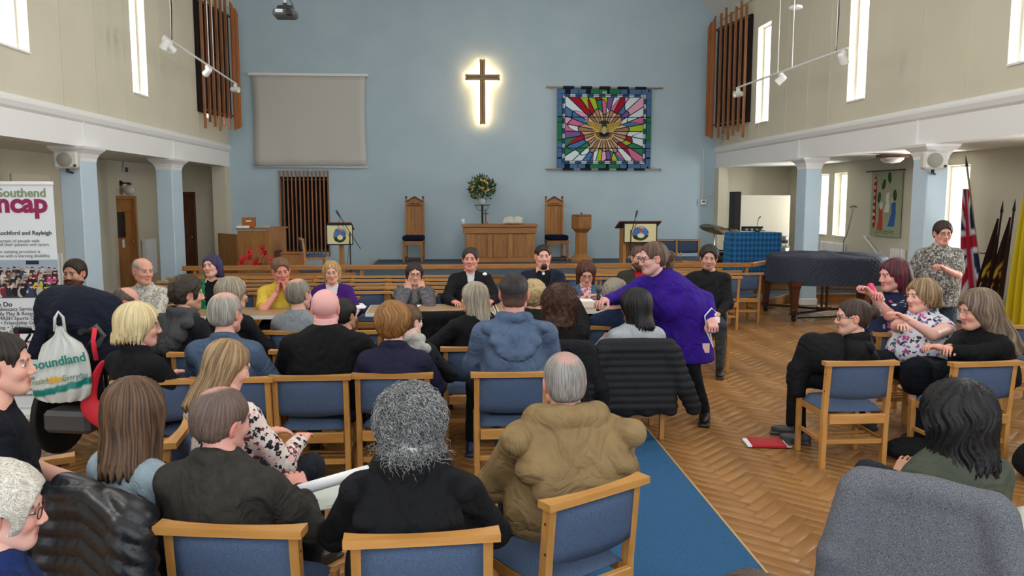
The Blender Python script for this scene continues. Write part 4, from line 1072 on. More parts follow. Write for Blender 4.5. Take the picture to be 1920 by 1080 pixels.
# ---------------------------------------------------------------- trestle tables
M_ttop = mat('table_top', '#a98a68', .4, kind='wood', col2='#977856', scale=2.5, stretch=(1, 8, 8), spec=.4)
def table(xa, ya, xb, yb, w_, label):
    a = Vector((xa, ya, 0)); b = Vector((xb, yb, 0)); d = b-a; L = d.length; mid = (a+b)/2; an = math.atan2(d.y, d.x)
    root = empty('trestle_table', (mid.x, mid.y, 0), an, label, 'table', 'folding tables in front of the panel')
    MB().box((0, 0, .705), (L-.01, w_, .022), bev=.004).build('tabletop', M_ttop, root)
    mb = MB(); mb.box((0, -w_/2-.003, .700), (L-.01, .008, .036)); mb.box((0, w_/2+.003, .700), (L-.01, .008, .036)); mb.box((-L/2, 0, .7), (.008, w_, .036)); mb.box((L/2, 0, .7), (.008, w_, .036)); mb.build('edge_band', mat('edge_white', '#d8d6d0', .4), root)
    for s_ in (-1, 1):
        for t in (-1, 1):
            MB().tube([(s_*(L/2-.16), t*(w_/2-.08), .69), (s_*(L/2-.10), t*(w_/2-.05), .0)], .012, 8).build('leg', M_chrome, root, True)
        MB().tube([(s_*(L/2-.105), -w_/2+.055, .08), (s_*(L/2-.105), w_/2-.055, .08)], .010, 8).build('cross_bar', M_chrome, root, True)
    return root
table(-4.5, 8.20, -2.98, 8.36, .62, 'folding table in front of the balding man in the checked shirt')
table(-2.95, 8.40, -1.02, 8.44, .62, 'folding table with white edge in front of the man in yellow')
table(-.92, 8.53, .42, 8.55, .62, 'folding table in front of the woman with her chin on her hands')
table(.45, 8.55, 1.92, 8.57, .62, 'folding table in front of the woman with a patterned scarf')
# ---------------------------------------------------------------- wall furniture of the back wall
def slats(root, xs, y, z0, z1, m, wx=.028, wy=.05, stag=0):
    for i, x in enumerate(xs):
        dz = stag*((i*5) % 3-1); MB().box((x, y, (z0+z1)/2+dz), (wx, wy, z1-z0)).build('slat', m, root)
g = empty('slatted_grille', ((gx0+gx1)/2, YB, 0), 0, 'tall dark grille with upright wooden slats below the projection screen', 'grille')
slats(g, np.linspace(-.535, .535, 13), -.03, .57, 2.50, M_slat)
for z_ in (.7, 2.3): MB().box((0, .1, z_), (1.06, .03, .04)).build('cross_rail', M_dark, g)
def side_grille(ax_, s_, lab, z0, z1):
    a = Vector((ax_+s_*.06, 16.35, 0)); b = Vector((ax_+s_*.32, 17.95, 0)); d = b-a; L = d.length
    g = empty('slatted_grille', (a+b)/2, math.atan2(d.y, d.x), lab, 'grille'); q = -s_
    MB().box((-.1, q*-.03, (z0+z1)/2), (L-.2, .05, z1-z0-.5)).build('backing', M_recess, g)
    for z_ in (z1-.30, z0+.30): MB().box((0, q*.02, z_), (L-.1, .03, .04)).build('cross_rail', M_dark, g)
    for i in range(6):
        dz = .07*((i*5) % 3-1); MB().box((-L/2+.08+.215*i, q*.055, (z0+z1)/2+dz), (.032, .05, z1-z0)).build('slat', M_slat, g)
    for i in range(2):
        x = L/2-.14+.14*i; e = .10*i; w_ = .065
        MB().prism([(x-w_, z0+e*.5), (x+w_, z0+e*.5+.04), (x+w_, z1-e-.10), (x-w_, z1-e)], q*(.04+.03*i) if q > 0 else q*(.04+.03*i)-.03, q*(.04+.03*i)+.03 if q > 0 else q*(.04+.03*i), 'y').build('slat', M_slatO, g)
side_grille(XL, 1, 'dark slatted wooden organ grille high on the left wall', 3.32, 5.98)
side_grille(XR, -1, 'dark slatted wooden organ grille high on the right wall', 3.2, 5.85)
# projection screen
s = empty('projection_screen', (-3.2, YB-.06, 0), 0, 'large pulled-down off-white projection screen on the blue back wall', 'screen')
nx, nz = 16, 12; V = []; F = []
for i in range(nx+1):
    for k in range(nz+1):
        u, q = i/nx*2-1, k/nz; pin = .035*math.sin(math.pi*q)*0+.03*(1-abs(u))*0
        V.append((u*(1.245-.03*math.sin(math.pi*q)), -.02+.012*math.sin(u*9+q*3)*(1-q), 2.60+q*1.98))
for i in range(nx):
    for k in range(nz): a = i*(nz+1)+k; F.append((a, a+nz+1, a+nz+2, a+1))
o = meshobj('screen_fabric', V, F, mat('screen_fabric', '#c3c2bc', .85, spec=.15), s, True); md = o.modifiers.new('t', 'SOLIDIFY'); md.thickness = .004
MB().box((0, -.015, 4.60), (2.62, .075, .065), bev=.01).build('roller_case', M_whitemet, s)
MB().cyl((-1.28, -.025, 2.575), (1.28, -.025, 2.575), .014, n=8).build('bottom_bar', M_whitemet, s, True)
MB().tube([(0, -.03, 2.57), (0, -.035, 2.53), (.03, -.035, 2.50), (-.0, -.035, 2.48), (-.03, -.035, 2.50), (0, -.035, 2.53)], .004, 5).build('pull_loop', M_whitemet, s)
# cross with its warm backlight
c = empty('wall_cross', (.66, YB-.12, 0), 0, 'wooden cross on the back wall with a warm light glowing behind it', 'cross')
M_cross = mat('cross_wood', '#a58865', .5, kind='wood', col2='#937552', scale=3, stretch=(6, 6, 1))
for dx in (-.036, .036): MB().box((dx, 0, 4.255), (.055, .03, 1.43), bev=.004).build('upright_board', M_cross, c)
for dz in (-.036, .036): MB().box((0, -.004, 4.575+dz), (.78, .03, .055), bev=.004).build('arm_board', M_cross, c)
mb = MB(); mb.box((0, .026, 4.255), (.07, .02, 1.40)); mb.box((0, .026, 4.575), (.74, .02, .07)); mb.build('backplate', M_cross, c)
mb = MB()
for dx in (-.03, .03): mb.box((dx, .041, 4.25), (.014, .008, 1.34))
for dz in (-.03, .03): mb.box((0, .041, 4.575+dz), (.70, .008, .014))
mb.build('light_strip', mat('led_warm', '#ffd090', .5, emit=75), c)
mb = MB(); mb.cyl((0, .02, 4.9), (0, .12, 4.9), .01); mb.cyl((0, .02, 3.7), (0, .12, 3.7), .01); mb.build('wall_fixing', M_black, c)
# stitched hanging on two poles
def _lin(h): return np.array(srgb(h))
def tap(U, V):
    rs = np.random.RandomState(5); x = (U-.5)*2.17; y = (V-.5)*1.80; out = np.zeros(U.shape+(3,))
    bl, gr, dk, wh = _lin('#4b7099'), _lin('#2a7550'), _lin('#101a2c'), _lin('#dde8ea')
    pal = [_lin(q) for q in ('#d7e6ea', '#a3182f', '#cf6c93', '#4a78a8', '#2f7f57', '#a8bf2c', '#d7e6ea', '#a3182f', '#e0a7c0', '#4a78a8', '#7a5c94', '#d7e6ea', '#cf6c93', '#a8bf2c')]
    cx, cy = .0, -.05; ang = np.arctan2(y-cy, x-cx); rr = np.hypot((x-cx)/1.12, y-cy)
    n1 = 34; a = (ang/(2*np.pi)+.5)*n1; k = np.floor(a).astype(int) % n1
    order = rs.permutation(n1) % len(pal); inn = np.array([pal[i] for i in order]); ord2 = rs.permutation(n1*2) % len(pal)
    brk = .62+.13*np.sin(ang*7+1)+.08*np.sin(ang*13); ring2 = (rr > brk+.06)
    out[:] = inn[k]; alt = np.array([pal[i] for i in ord2[:n1]]); out[ring2] = alt[k][ring2]
    cen = .46+.05*np.sin(ang*6+2)+.035*np.sin(ang*11)
    tan = np.array([_lin(q) for q in ('#c3a384', '#a3805f', '#d4b694', '#b39070')]); m = rr < cen; out[m] = tan[k % 4][m]
    fr = np.abs(a-np.round(a))*(2*np.pi/n1)*np.maximum(rr, .05); out[(fr < .0095)] = dk
    out[np.abs(rr-cen) < .012] = dk; out[(np.abs(rr-brk-.06) < .011) & (rr > cen)] = dk
    out[(rr < .06+.14*np.abs(np.cos(ang))*0) & (y > -.05)] = _lin('#1e3434')
    m = (np.hypot(x/.16, (y-.06)/.14) < 1) & (y > .02); out[m] = _lin('#203a36')
    # bird in gold thread
    gold = _lin('#c9a94e')
    for s_ in (-1, 1):
        wx = s_*x
        for q in range(6):
            yc = .10-.035*q+.10*(wx/.45)**1.5*np.where(wx > 0, 1, 0)-.0*q; mm = (wx > .06+.012*q) & (wx < .44-.045*q) & (np.abs(y-np.nan_to_num(yc)) < .013); out[mm] = gold
        m2 = (wx > .05) & (wx < .43) & (y < np.nan_to_num(.115+.10*(np.maximum(wx, 0)/.45)**1.5)) & (y > np.nan_to_num(-.09+.27*(np.maximum(wx, 0)/.45)**1.2)); out[m2] = out[m2]*.35+_lin('#7b6334')*.65
        for q in range(5):
            yc = np.nan_to_num(.10-.042*q+.10*(np.maximum(wx, 0)/.45)**1.5); mm = (wx > .05) & (wx < .42-.06*q) & (np.abs(y-yc) < .009); out[mm] = gold
    m = np.hypot(x/.055, (y+.02)/.09) < 1; out[m] = _lin('#b8a878')
    m = (np.abs(np.hypot(x/.22, (y+.10)/.14)-1) < .10) & (y < -.10); out[m] = gold
    # border
    bx = np.minimum(U*2.17, (1-U)*2.17); by = np.minimum(V*1.80, (1-V)*1.80); b = np.minimum(bx, by)
    s1 = np.where(bx < by, V*9+0.3*np.sin(V*30), U*9+.3*np.sin(U*28)); gsel = ((np.abs(V-.5) < .17) & (bx < by)) | ((np.abs(U-.5) < .17) & (by <= bx))
    m = b < .115; out[m] = np.where(gsel[..., None], gr, bl)[m]; out[m & (np.abs(s1-np.round(s1)) < .045)] = dk
    tw = np.abs(((np.where(bx < by, V, U)*8.0+.2) % 1)-.5); m = (b >= .115) & (b < .175); out[m] = bl[None]*.75; out[m & (tw < .22) & (b > .12)] = wh
    for q in (.002, .115, .145, .178): out[np.abs(b-q) < .007] = dk
    out[np.abs(y-.27) < .008] = dk; out[np.abs(y+.43) < .008] = dk; 
    return out
h = empty('stitched_hanging', (3.445, YB-.05, 0), 0, 'colourful stitched hanging of rays round a golden bird on the blue wall', 'wall hanging')
printed('cloth', 2.17, 1.80, 330, 270, tap, h, Matrix.Translation((0, -.03, 2.55)))
MB().box((0, -.018, 3.45), (2.16, .018, 1.80)).build('lining', mat('navy_cloth', '#15192a', .9), h)
for z, nm in ((4.38, 0), (2.54, 1)):
    mb = MB().cyl((-1.31, -.035, z), (1.31, -.035, z), .017, n=10)
    for s_ in (-1, 1): mb.lathe([(.001, -.03), (.026, -.02), (.026, .02), (.001, .03)], (s_*1.32, -.035, z), 10, 'x')
    mb.build('pole', mat('pole_wood', '#a58f78', .5), h, True)
    for x in (-.83, -.42, 0, .42, .83): MB().box((x, -.035, z), (.26, .05, .055), bev=.01).build('hanging_loop', mat('navy_cloth', '#15192a', .9), h)
for x in (-1.2, 1.2): MB().box((x, .005, 4.38), (.03, .09, .03)).build('wall_hook', M_dark, h)
M_tx = mat('pale_thread', '#e6e2d0', .8)
text('A\u03a9', .075, M_tx, h, (0, -.036, 4.25), (R(90), 0, 0), align='CENTER', bold=.002)
# thermostat, conduit, junction boxes
t = empty('thermostat', (5.8, YB-.02, 0), 0, 'small white thermostat box with a dark display on the blue wall', 'thermostat')
MB().box((0, -.005, 1.78), (.2, .012, .15), bev=.005).build('backplate', mat('grey_plastic', '#b8c2c6', .5), t)
MB().box((.02, -.025, 1.785), (.13, .03, .11), bev=.006).build('case', M_whitemet, t); MB().box((.02, -.042, 1.80), (.06, .004, .03)).build('display', M_black, t)
MB().cyl((5.8, YB-.015, 1.86), (5.8, YB-.015, 3.0), .009, n=8).build('cable_conduit', M_whitemet, label='thin white conduit running up from the thermostat', cat='conduit')
MB().box((5.98, YB-.02, 1.95), (.06, .04, .06), bev=.006).build('junction_box', mat('grey_plastic', '#b8c2c6', .5), label='small grey junction box beside the thermostat', cat='box')
MB().box((XR-.03, 18.1, 3.2), (.05, .09, .12), bev=.006).build('junction_box', mat('grey_plastic', '#b8c2c6', .5), label='small grey box under the right slatted grille', cat='box')
# ---------------------------------------------------------------- projector, track lights, loudspeakers
pj = atY(535, 24, 11.5); p = empty('ceiling_projector', pj, 0, 'dark grey projector hanging from the ceiling on a pole', 'projector')
M_pj = mat('dark_grey_plastic', '#4a4a4a', .4)
MB().box((0, 0, -.02), (.31, .26, .11), bev=.03).build('case', M_pj, p)
MB().lathe([(.03, -.02), (.045, -.02), (.045, .02), (.02, .02)], (.07, -.14, -.02), 14, 'y').build('lens', M_black, p, True)
mb = MB(); mb.box((0, 0, .06), (.16, .16, .03)); mb.cyl((0, 0, .06), (0, 0, .13), .03); 
for s_ in (-1, 1): mb.tube([(s_*.12, 0, .03), (s_*.10, 0, .09), (0, 0, .10)], .008, 6)
mb.build('mount', M_black, p); MB().cyl((0, 0, .12), (0, 0, EAVE+abs(pj.x-XL)*.72-.05-pj.z), .02, n=10).build('drop_pole', M_whitemet, p, True)
MB().tube([(.05, .03, .03), (.1, .05, .12), (.04, .02, .2), (.02, .02, .6)], .006, 5).build('cable', M_black, p)
MB().box((-.06, -.132, 0), (.1, .004, .04)).build('maker_plate', mat('grey_plastic', '#b8c2c6', .5), p)
def track(a, b, spots, hang, lab, cable):
    a, b = Vector(a), Vector(b); root = empty('track_light', (a+b)/2, 0, lab, 'spotlights'); o_ = -(a+b)/2
    d = (b-a).normalized(); M = Matrix.Translation((0, 0, 0))
    mb = MB(); mb.cyl(a+o_, b+o_, .017, n=6); mb.build('track', M_whitemet, root)
    for t_, (dx, dz), flip in spots:
        q = a.lerp(b, t_)+o_; h_ = empty('spot_head', q); h_.parent = root
        MB().box((0, 0, -.05), (.05, .09, .07), bev=.008).build('adaptor', M_whitemet, h_); dr_ = Vector((dx, flip, dz)).normalized()
        s0 = Vector((0, 0, -.12)); q_ = dr_.to_track_quat('Z', 'Y').to_matrix().to_4x4(); mb = MB(); mb.M = Matrix.Translation(s0) @ q_
        mb.lathe([(.001, -.09), (.04, -.09), (.052, -.06), (.058, .06), (.062, .07), (.05, .07), (.045, .03), (.001, .02)], n=16); mb.build('lamp_can', M_whitemet, h_, True)
    for t_ in hang:
        q = a.lerp(b, t_)+o_; MB().cyl(q, (q.x, q.y, EAVE+.62+o_.z), .006, n=5).build('drop_rod', M_whitemet, root)
    q = a.lerp(b, cable)+o_; MB().tube([(q.x, q.y, q.z), (q.x+.02, q.y, q.z+.5), (q.x-.02, q.y, q.z+1.2), (q.x, q.y, EAVE+.6+o_.z)], .008, 5).build('cable', M_black, root)
a, b = atX(308, 68, -4.2), atX(444, 158, -4.2)
track(a, b, [(.06, (.5, -.6), .6), (.0, (-.5, -.8), .1), (.52, (-.7, -.5), .5), (.97, (.8, -.1), -.2)], (.08, .55, .62), 'white track with four spotlights hanging beside the left wall', .08)
a, b = atX(1590, 90, 5.2), atX(1381, 165, 5.2)
track(a, b, [(.03, (.5, -.7), .3), (.52, (-.5, -.5), .4), (.98, (-.8, -.1), -.2)], (.08, .42, .55), 'white track with three spotlights hanging beside the right wall', .08)
mb = MB().lathe([(.10, 0), (.10, .03), (.06, .05), (.02, .06)], atX(1492, 16, 5.3), 14); mb.build('ceiling_rose', M_whitemet, label='small white fitting above the right spotlight track', cat='light fitting')
def speaker(pos, rz, lab):
    r_ = empty('loudspeaker', pos, rz, lab, 'loudspeaker', 'loudspeakers on the pillars')
    gm = mat('speaker_beige', '#c9c8c0', .6)
    MB().box((0, 0, 0), (.29, .17, .225), bev=.025).build('cabinet', gm, r_)
    MB().lathe([(.001, -.100), (.085, -.098), (.092, -.092), (.094, -.08)][::-1], (-.01, 0, 0), 24, 'y').build('grille', mat('speaker_grille', '#9a998f', .8, kind='noise', col2='#84837a', scale=150), r_, True)
    MB().lathe([(.001, -.094), (.018, -.094), (.018, -.08)][::-1], (.112, 0, -.075), 10, 'y').build('port', M_black, r_)
    mb = MB(); mb.cyl((0, .02, -.11), (0, .02, -.16), .02); mb.cyl((0, .02, -.15), (.06, .12, -.17), .014); mb.build('bracket', M_black, r_)
sp = atY(125, 300, 11.15); speaker(sp, R(12), 'beige loudspeaker on the left pillar above the white banner')
sp = atY(1751, 301, 9.9); speaker(sp, R(-14), 'beige loudspeaker on the right pillar beside the bright window')
# wall globe lamp, exit sign, radiators, noticeboard on the left aisle wall
gp = atX(243, 356, AL_+.17); gl = empty('globe_lamp', gp, 0, 'round white globe lamp on the wall above the oak door', 'wall lamp')
mb = MB().lathe([(.001, -.11), (.06, -.095), (.10, -.05), (.112, 0), (.10, .05), (.06, .09), (.03, .10)], n=18); mb.build('globe', mat('opal_glass', '#c8c6be', .2, spec=.6), gl, True)
mb = MB(); mb.cyl((0, 0, .09), (0, 0, .14), .04); mb.box((-.08, 0, .13), (.17, .03, .03)); mb.box((-.155, 0, .13), (.02, .10, .10)); mb.build('bracket', M_black, gl)
ep = atX(234, 318, AL_+.02); e_ = empty('alarm_box', ep, 0, 'small dark twin box high on the left aisle wall with a thin cable', 'box')
MB().box((0, -.09, 0), (.05, .07, .10), bev=.006).build('case', mat('grey_plastic', '#b8c2c6', .5), e_); MB().box((0, .05, 0), (.05, .12, .09), bev=.006).build('case', M_pj, e_); MB().cyl((-.01, -.05, .05), (-.01, -.05, .2), .006).build('cable', M_dark, e_)
def radiator(x, y0, y1, z0, z1, s_, lab, n):
    r_ = empty('radiator', (x, (y0+y1)/2, 0), 0, lab, 'radiator'); yo = (y0+y1)/2
    for i in range(n):
        y = y0+(y1-y0)*(i+.5)/n-yo; w_ = (y1-y0)/n
        MB().box((s_*.06, y, (z0+z1)/2), (.09, w_*.62, z1-z0), bev=.012).build('column', M_white, r_)
    mb = MB(); mb.cyl((s_*.06, y0-yo, z0+.05), (s_*.06, y1-yo, z0+.05), .018); mb.cyl((s_*.06, y0-yo, z1-.05), (s_*.06, y1-yo, z1-.05), .018); mb.cyl((s_*.06, y0-yo-.02, z0+.05), (s_*.06, y0-yo-.02, 0), .012); mb.build('pipe', M_white, r_)
radiator(AL_, 17.12, 17.75, .28, 1.02, 1, 'white column radiator on the wall right of the oak door', 7)
radiator(AL_, 12.3, 13.6, .30, 1.0, 1, 'white column radiator behind the bearded man in navy', 12)
radiator(AR_, 15.5, 16.5, .30, .98, -1, 'white column radiator under the pair of narrow windows', 12)
radiator(AR_, 13.35, 13.75, .30, 1.0, -1, 'narrow white radiator below the green banner', 5)
nb = empty('notice_picture', (AL_+.02, 12.9, 0), 0, 'pale wall picture of pink flowers behind the left pillar', 'picture')
MB().box((0, 0, 1.65), (.03, 1.1, 1.2), bev=.004).build('board', mat('ivory', '#d8d0b8', .7), nb)
mb = MB(); r2 = random.Random(2)
for i in range(26):
    y, z = .3+r2.uniform(-.2, .2), 1.45+r2.uniform(-.25, .25); mb.lathe([(.001, -.01), (r2.uniform(.02, .045), 0), (.001, .015)], (.025, y, z), 7, 'x')
mb.build('flower', mat('dusty_pink', '#b57a78', .8), nb)
mb = MB()
for i in range(14): y, z = .3+r2.uniform(-.22, .22), 1.5+r2.uniform(-.2, .45); mb.tube([(.02, .3, 1.2), (.022, (y+.3)/2, (z+1.2)/2), (.024, y, z)], .006, 4)
mb.build('stem', mat('dull_green', '#4a5a42', .8), nb)
cl = empty('ceiling_light', atX(1673, 296, 7.0), 0, 'flush round ceiling light under the right aisle ceiling', 'light')
MB().lathe([(.001, -.09), (.12, -.07), (.17, -.03), (.18, 0)], n=20).build('shade', mat('opal_glass', '#c8c6be', .2), cl, True); MB().box((0, 0, .03), (.46, .2, .05), bev=.01).build('base', M_dark, cl)
# ---------------------------------------------------------------- stage furniture
T1, T2, T3 = .16, .32, .48
M_navy = mat('navy_velvet', '#1a2238', .9, kind='noise', col2='#141a2e', scale=40, spec=.1)
# communion rail
rl = empty('communion_rail', (.6, 13.9, 0), 0, 'long oak communion rail running across the front of the stage', 'rail')
bx0, bend, ex = -4.6, atZ(1432, 495, .74), atZ(1483, 486, .74)
bend.y = 13.9; bend.x = 5.27; e1 = Vector((5.92, 14.6, 0))
MB().box(((-4.6+bend.x)/2-.6, 0, .70), (bend.x+4.6, .10, .08), bev=.008).build('top_beam', M_oakh, rl)
a, b = Vector((bend.x-.6, 0, .70)), Vector((e1.x-.6, e1.y-13.9, .70)); d = b-a
MB().box((a+b)/2, (d.length, .10, .08), rz=math.atan2(d.y, d.x), bev=.008).build('top_beam', M_oakh, rl)
for x in (-4.4, -3.0, -1.6, 3.3, 4.4, 5.2): MB().box((x-.6, 0, .49), (.055, .06, .34), bev=.004).build('baluster', M_oak, rl)
MB().box((b.x, b.y, .49), (.055, .06, .34), bev=.004).build('baluster', M_oak, rl)
for x0, x1 in ((-4.6, -1.7),): MB().box(((x0+x1)/2-.6, .02, .52), (x1-x0, .025, .18)).build('kneeler_board', M_oakh, rl)
# communion table
ct = empty('communion_table', (1.0, 17.75, T3), 0, 'oak communion table with panelled front in the middle of the stage', 'table')
MB().box((0, 0, .80), (1.66, .62, .06), bev=.008).build('tabletop', M_oakh, ct)
MB().box((0, 0, .70), (1.60, .57, .14), bev=.01).build('frieze', M_oakh, ct)
MB().box((0, 0, .35), (1.52, .50, .62)).build('carcass', M_oak, ct)
for x in (-.66, -.22, .22, .66): MB().box((x, -.262, .36), (.19 if abs(x) > .5 else .10, .03, .52), bev=.004).build('pilaster', M_oak, ct)
for x in (-.44, 0, .44): MB().box((x, -.256, .36), (.26 if x else .30, .014, .50), bev=.006).build('front_panel', M_oak, ct)
MB().box((0, 0, .05), (1.60, .56, .10), bev=.01).build('plinth', M_oakh, ct)
def cyl_thing(nm, loc, prof, m, lab, cat, n=14): return tag(MB().lathe(prof, n=n).build(nm, m, None, True), lab, cat)
o = cyl_thing('candle', 0, [(.001, 0), (.042, 0), (.042, .11), (.03, .115), (.001, .10)], mat('wax', '#e6e4d6', .4), 'thick white candle standing on the communion table', 'candle'); o.location = atY(868, 421, 17.7); o.location.z = T3+.832
tcx = empty('table_cross', (0, 0, 0), 0, 'small wooden cross standing on the communion table', 'cross'); p_ = atY(911, 421, 17.6); tcx.location = (p_.x, 17.6, T3+.832)
MB().box((0, 0, .17), (.022, .02, .27)).build('upright', M_dark, tcx); MB().box((0, 0, .23), (.12, .02, .022)).build('arm', M_dark, tcx)
MB().prism([(-.07, 0), (.07, 0), (.045, .03), (.025, .05), (-.025, .05), (-.045, .03)], -.05, .05, 'y').build('foot', M_slatO, tcx)
# pedestal and flowers
vx_ = atY(906, 385, 18.1); fs_ = empty('flower_stand', (vx_.x-.02, 18.1, T3), 0, 'slim black stand behind the communion table holding the flowers', 'stand')
MB().cyl((0, 0, 0), (0, 0, 1.24), .022, n=8).build('pole', M_black, fs_); MB().box((0, 0, 1.245), (.36, .2, .015), bev=.004).build('shelf', M_black, fs_)
MB().lathe([(.16, 0), (.16, .02), (.03, .05)], n=14).build('foot', M_black, fs_)
for s_ in (-1, 1): MB().tube([(s_*.02, 0, 1.12), (s_*.1, 0, 1.14), (s_*.14, 0, 1.2), (s_*.11, 0, 1.235)], .006, 5).build('scroll', M_black, fs_)
fl_ = empty('flower_arrangement', (vx_.x-.02, 18.1, T3+1.253), 0, 'round arrangement of yellow and white flowers in a glass vase', 'flowers')
MB().lathe([(.05, 0), (.065, .02), (.075, .10), (.085, .13), (.075, .13), (.065, .1), (.05, .03)], n=14).build('vase', mat('vase_glass', '#c4d0d4', .1, spec=.8), fl_, True)
r2 = random.Random(3)
def sph(r_): 
    while True:
        v = Vector((r2.uniform(-1, 1), r2.uniform(-1, 1), r2.uniform(-1, 1)))
        if .2 < v.length < 1: return v*r_
lf = {k: MB() for k in ('#34502a', '#5a7430', '#223424')}
for i in range(420):
    v = sph(1); c_ = Vector((0, 0, .36)); p0 = c_+Vector((v.x*.29, v.y*.2, v.z*.27)); d = (p0-Vector((0, 0, .12))).normalized(); mb = lf[r2.choice(list(lf))]
    s_ = d.cross(Vector((r2.uniform(-1, 1), r2.uniform(-1, 1), r2.uniform(-1, 1)))).normalized()*.022; L_ = r2.uniform(.06, .11); n_ = d.cross(s_).normalized()*.006
    mb.add([p0, p0+d*L_*.5+s_+n_, p0+d*L_, p0+d*L_*.5-s_+n_], [(0, 1, 2), (0, 2, 3)])
for k, mb in lf.items(): o = mb.build('foliage', mat('leaf'+k, k, .6), fl_); tag(o, kind='stuff')
for i in range(30):
    v = sph(1).normalized(); v.y = -abs(v.y); p0 = Vector((0, 0, .36))+Vector((v.x*.25, v.y*.2, v.z*.24)); k = r2.choice(['#e0a818', '#e8b81c', '#d8c898', '#e8b81c', '#e8b81c', '#28283a']); rr_ = r2.uniform(.02, .036)
    mb = MB(); mb.M = Matrix.Translation(p0) @ v.to_track_quat('Z', 'Y').to_matrix().to_4x4()
    for q in range(7):
        a = q/7*6.283; mb.add([(0, 0, 0), (rr_*math.cos(a-.4), rr_*math.sin(a-.4), .012), (rr_*1.25*math.cos(a), rr_*1.25*math.sin(a), .016), (rr_*math.cos(a+.4), rr_*math.sin(a+.4), .012)], [(0, 1, 2, 3)])
    mb.lathe([(.001, -.004), (rr_*.45, .004), (rr_*.3, .018), (.001, .022)], n=8); mb.build('blossom', mat('petal'+k, k, .6), fl_)
# open bible on a stand
bp_ = atY(962, 415, 17.6); bk = empty('open_book', (bp_.x, 17.62, T3+.832), R(-12), 'large open book on a low wooden book stand on the table', 'book')
MB().box((0, .0, .02), (.36, .22, .03), bev=.005).build('book_stand', M_slatO, bk); MB().box((0, .06, .07), (.34, .02, .10), rx=R(-25)).build('stand_back', M_slatO, bk)
for s_ in (-1, 1):
    V = []; F = []
    for i in range(7):
        u = i/6; zz = .030*math.sin(math.pi*min(u*1.15, 1))*(1-u*.3)+.006
        for w_, (y, z) in enumerate(((-.12, .03), (.13, .14))): V += [(s_*u*.21, y, z+zz), (s_*u*.21, y+.012, z-.01)]
    for i in range(6):
        a = 4*i; q = [(a, a+4, a+6, a+2), (a+1, a+3, a+7, a+5), (a, a+1, a+5, a+4), (a+2, a+6, a+7, a+3)]; F += q if s_ > 0 else [f[::-1] for f in q]
    meshobj('page_block', V, F, mat('page_paper', '#e6e2d6', .7, kind='noise', col2='#c9c6bc', scale=60, stretch=(1, 6, 1)), bk)
# tall chairs either side
def throne(px, lab, rz):
    p_ = atY(px, 440, 17.95); r_ = empty('tall_backed_chair', (p_.x, 17.95, T3), rz, lab, 'chair', 'tall carved chairs on the stage')
    for s_ in (-1, 1):
        MB().box((s_*.19, .20, .70), (.045, .045, 1.40), bev=.004).build('back_post', M_oak, r_); MB().lathe([(.001, 0), (.022, .0), (.026, .02), (.015, .045), (.001, .05)], (s_*.19, .20, 1.40), 8).build('finial', M_dark, r_)
        MB().box((s_*.20, -.22, .22), (.045, .045, .44), bev=.004).build('front_leg', M_oak, r_)
        MB().box((s_*.195, -.01, .08), (.03, .40, .035)).build('side_stretcher', M_dark, r_)
    MB().box((0, -.22, .08), (.38, .03, .035)).build('front_stretcher', M_dark, r_)
    mb = MB().prism([(-.17, 1.22), (.17, 1.22), (.17, 1.34), (0, 1.44), (-.17, 1.34)], .185, .215, 'y'); mb.build('carved_crest', M_oak, r_)
    mb = MB(); mb.prism([(-.19, 1.335), (-.19, 1.305), (0, 1.405), (.19, 1.305), (.19, 1.335), (0, 1.45)][::-1], .172, .225, 'y'); mb.box((0, .18, 1.24), (.34, .03, .02))
    for i in range(5): mb.lathe([(.001, -.012), (.014, -.006), (.016, 0)], (-.10+.05*i, .18, 1.28), 8, 'y')
    mb.build('carved_moulding', M_dark, r_)
    for x in (-.125, -.0417, .0417, .125): MB().box((x, .20, .86), (.079, .018, .74), bev=.004).build('back_board', M_oak, r_)
    MB().prism([(-.23, .46), (-.23, .40), (-.17, .36), (-.08, .385), (0, .395), (.08, .385), (.17, .36), (.23, .40), (.23, .46)], -.255, -.235, 'y').build('apron', M_oak, r_)
    MB().box((0, -.02, .445), (.46, .46, .03), bev=.005).build('seat', M_oak, r_)
    MB().box((0, -.02, .52), (.45, .44, .12), bev=.03).build('cushion', M_navy, r_)
throne(776, 'tall-backed oak chair with navy cushion left of the communion table', R(-5))
throne(1043, 'tall-backed oak chair with navy cushion right of the communion table', R(8))
# font
p_ = atY(1090, 440, 17.6); ft = empty('wooden_font', (p_.x, 17.6, T3), R(22.5), 'octagonal oak font on a tapering pedestal at the right of the stage', 'font')
def octo(prof): return MB().lathe([(r_/math.cos(math.pi/8), z) for r_, z in prof], n=8)
octo([(.20, .72), (.21, .76), (.21, 1.0), (.19, 1.01), (.001, 1.01)]).build('bowl', M_oak, ft); octo([(.12, .64), (.20, .73)]).build('bowl_underside', M_oak, ft)
octo([(.125, .16), (.12, .65)]).build('stem', M_oak, ft); octo([(.24, 0), (.24, .05), (.18, .10), (.13, .17)]).build('foot', M_oak, ft)
octo([(.21, 1.01), (.215, 1.03), (.18, 1.045), (.001, 1.05)]).build('lid', M_oak, ft); MB().lathe([(.015, 1.04), (.015, 1.07), (.02, 1.08), (.001, 1.09)], n=8).build('lid_knob', M_dark, ft)
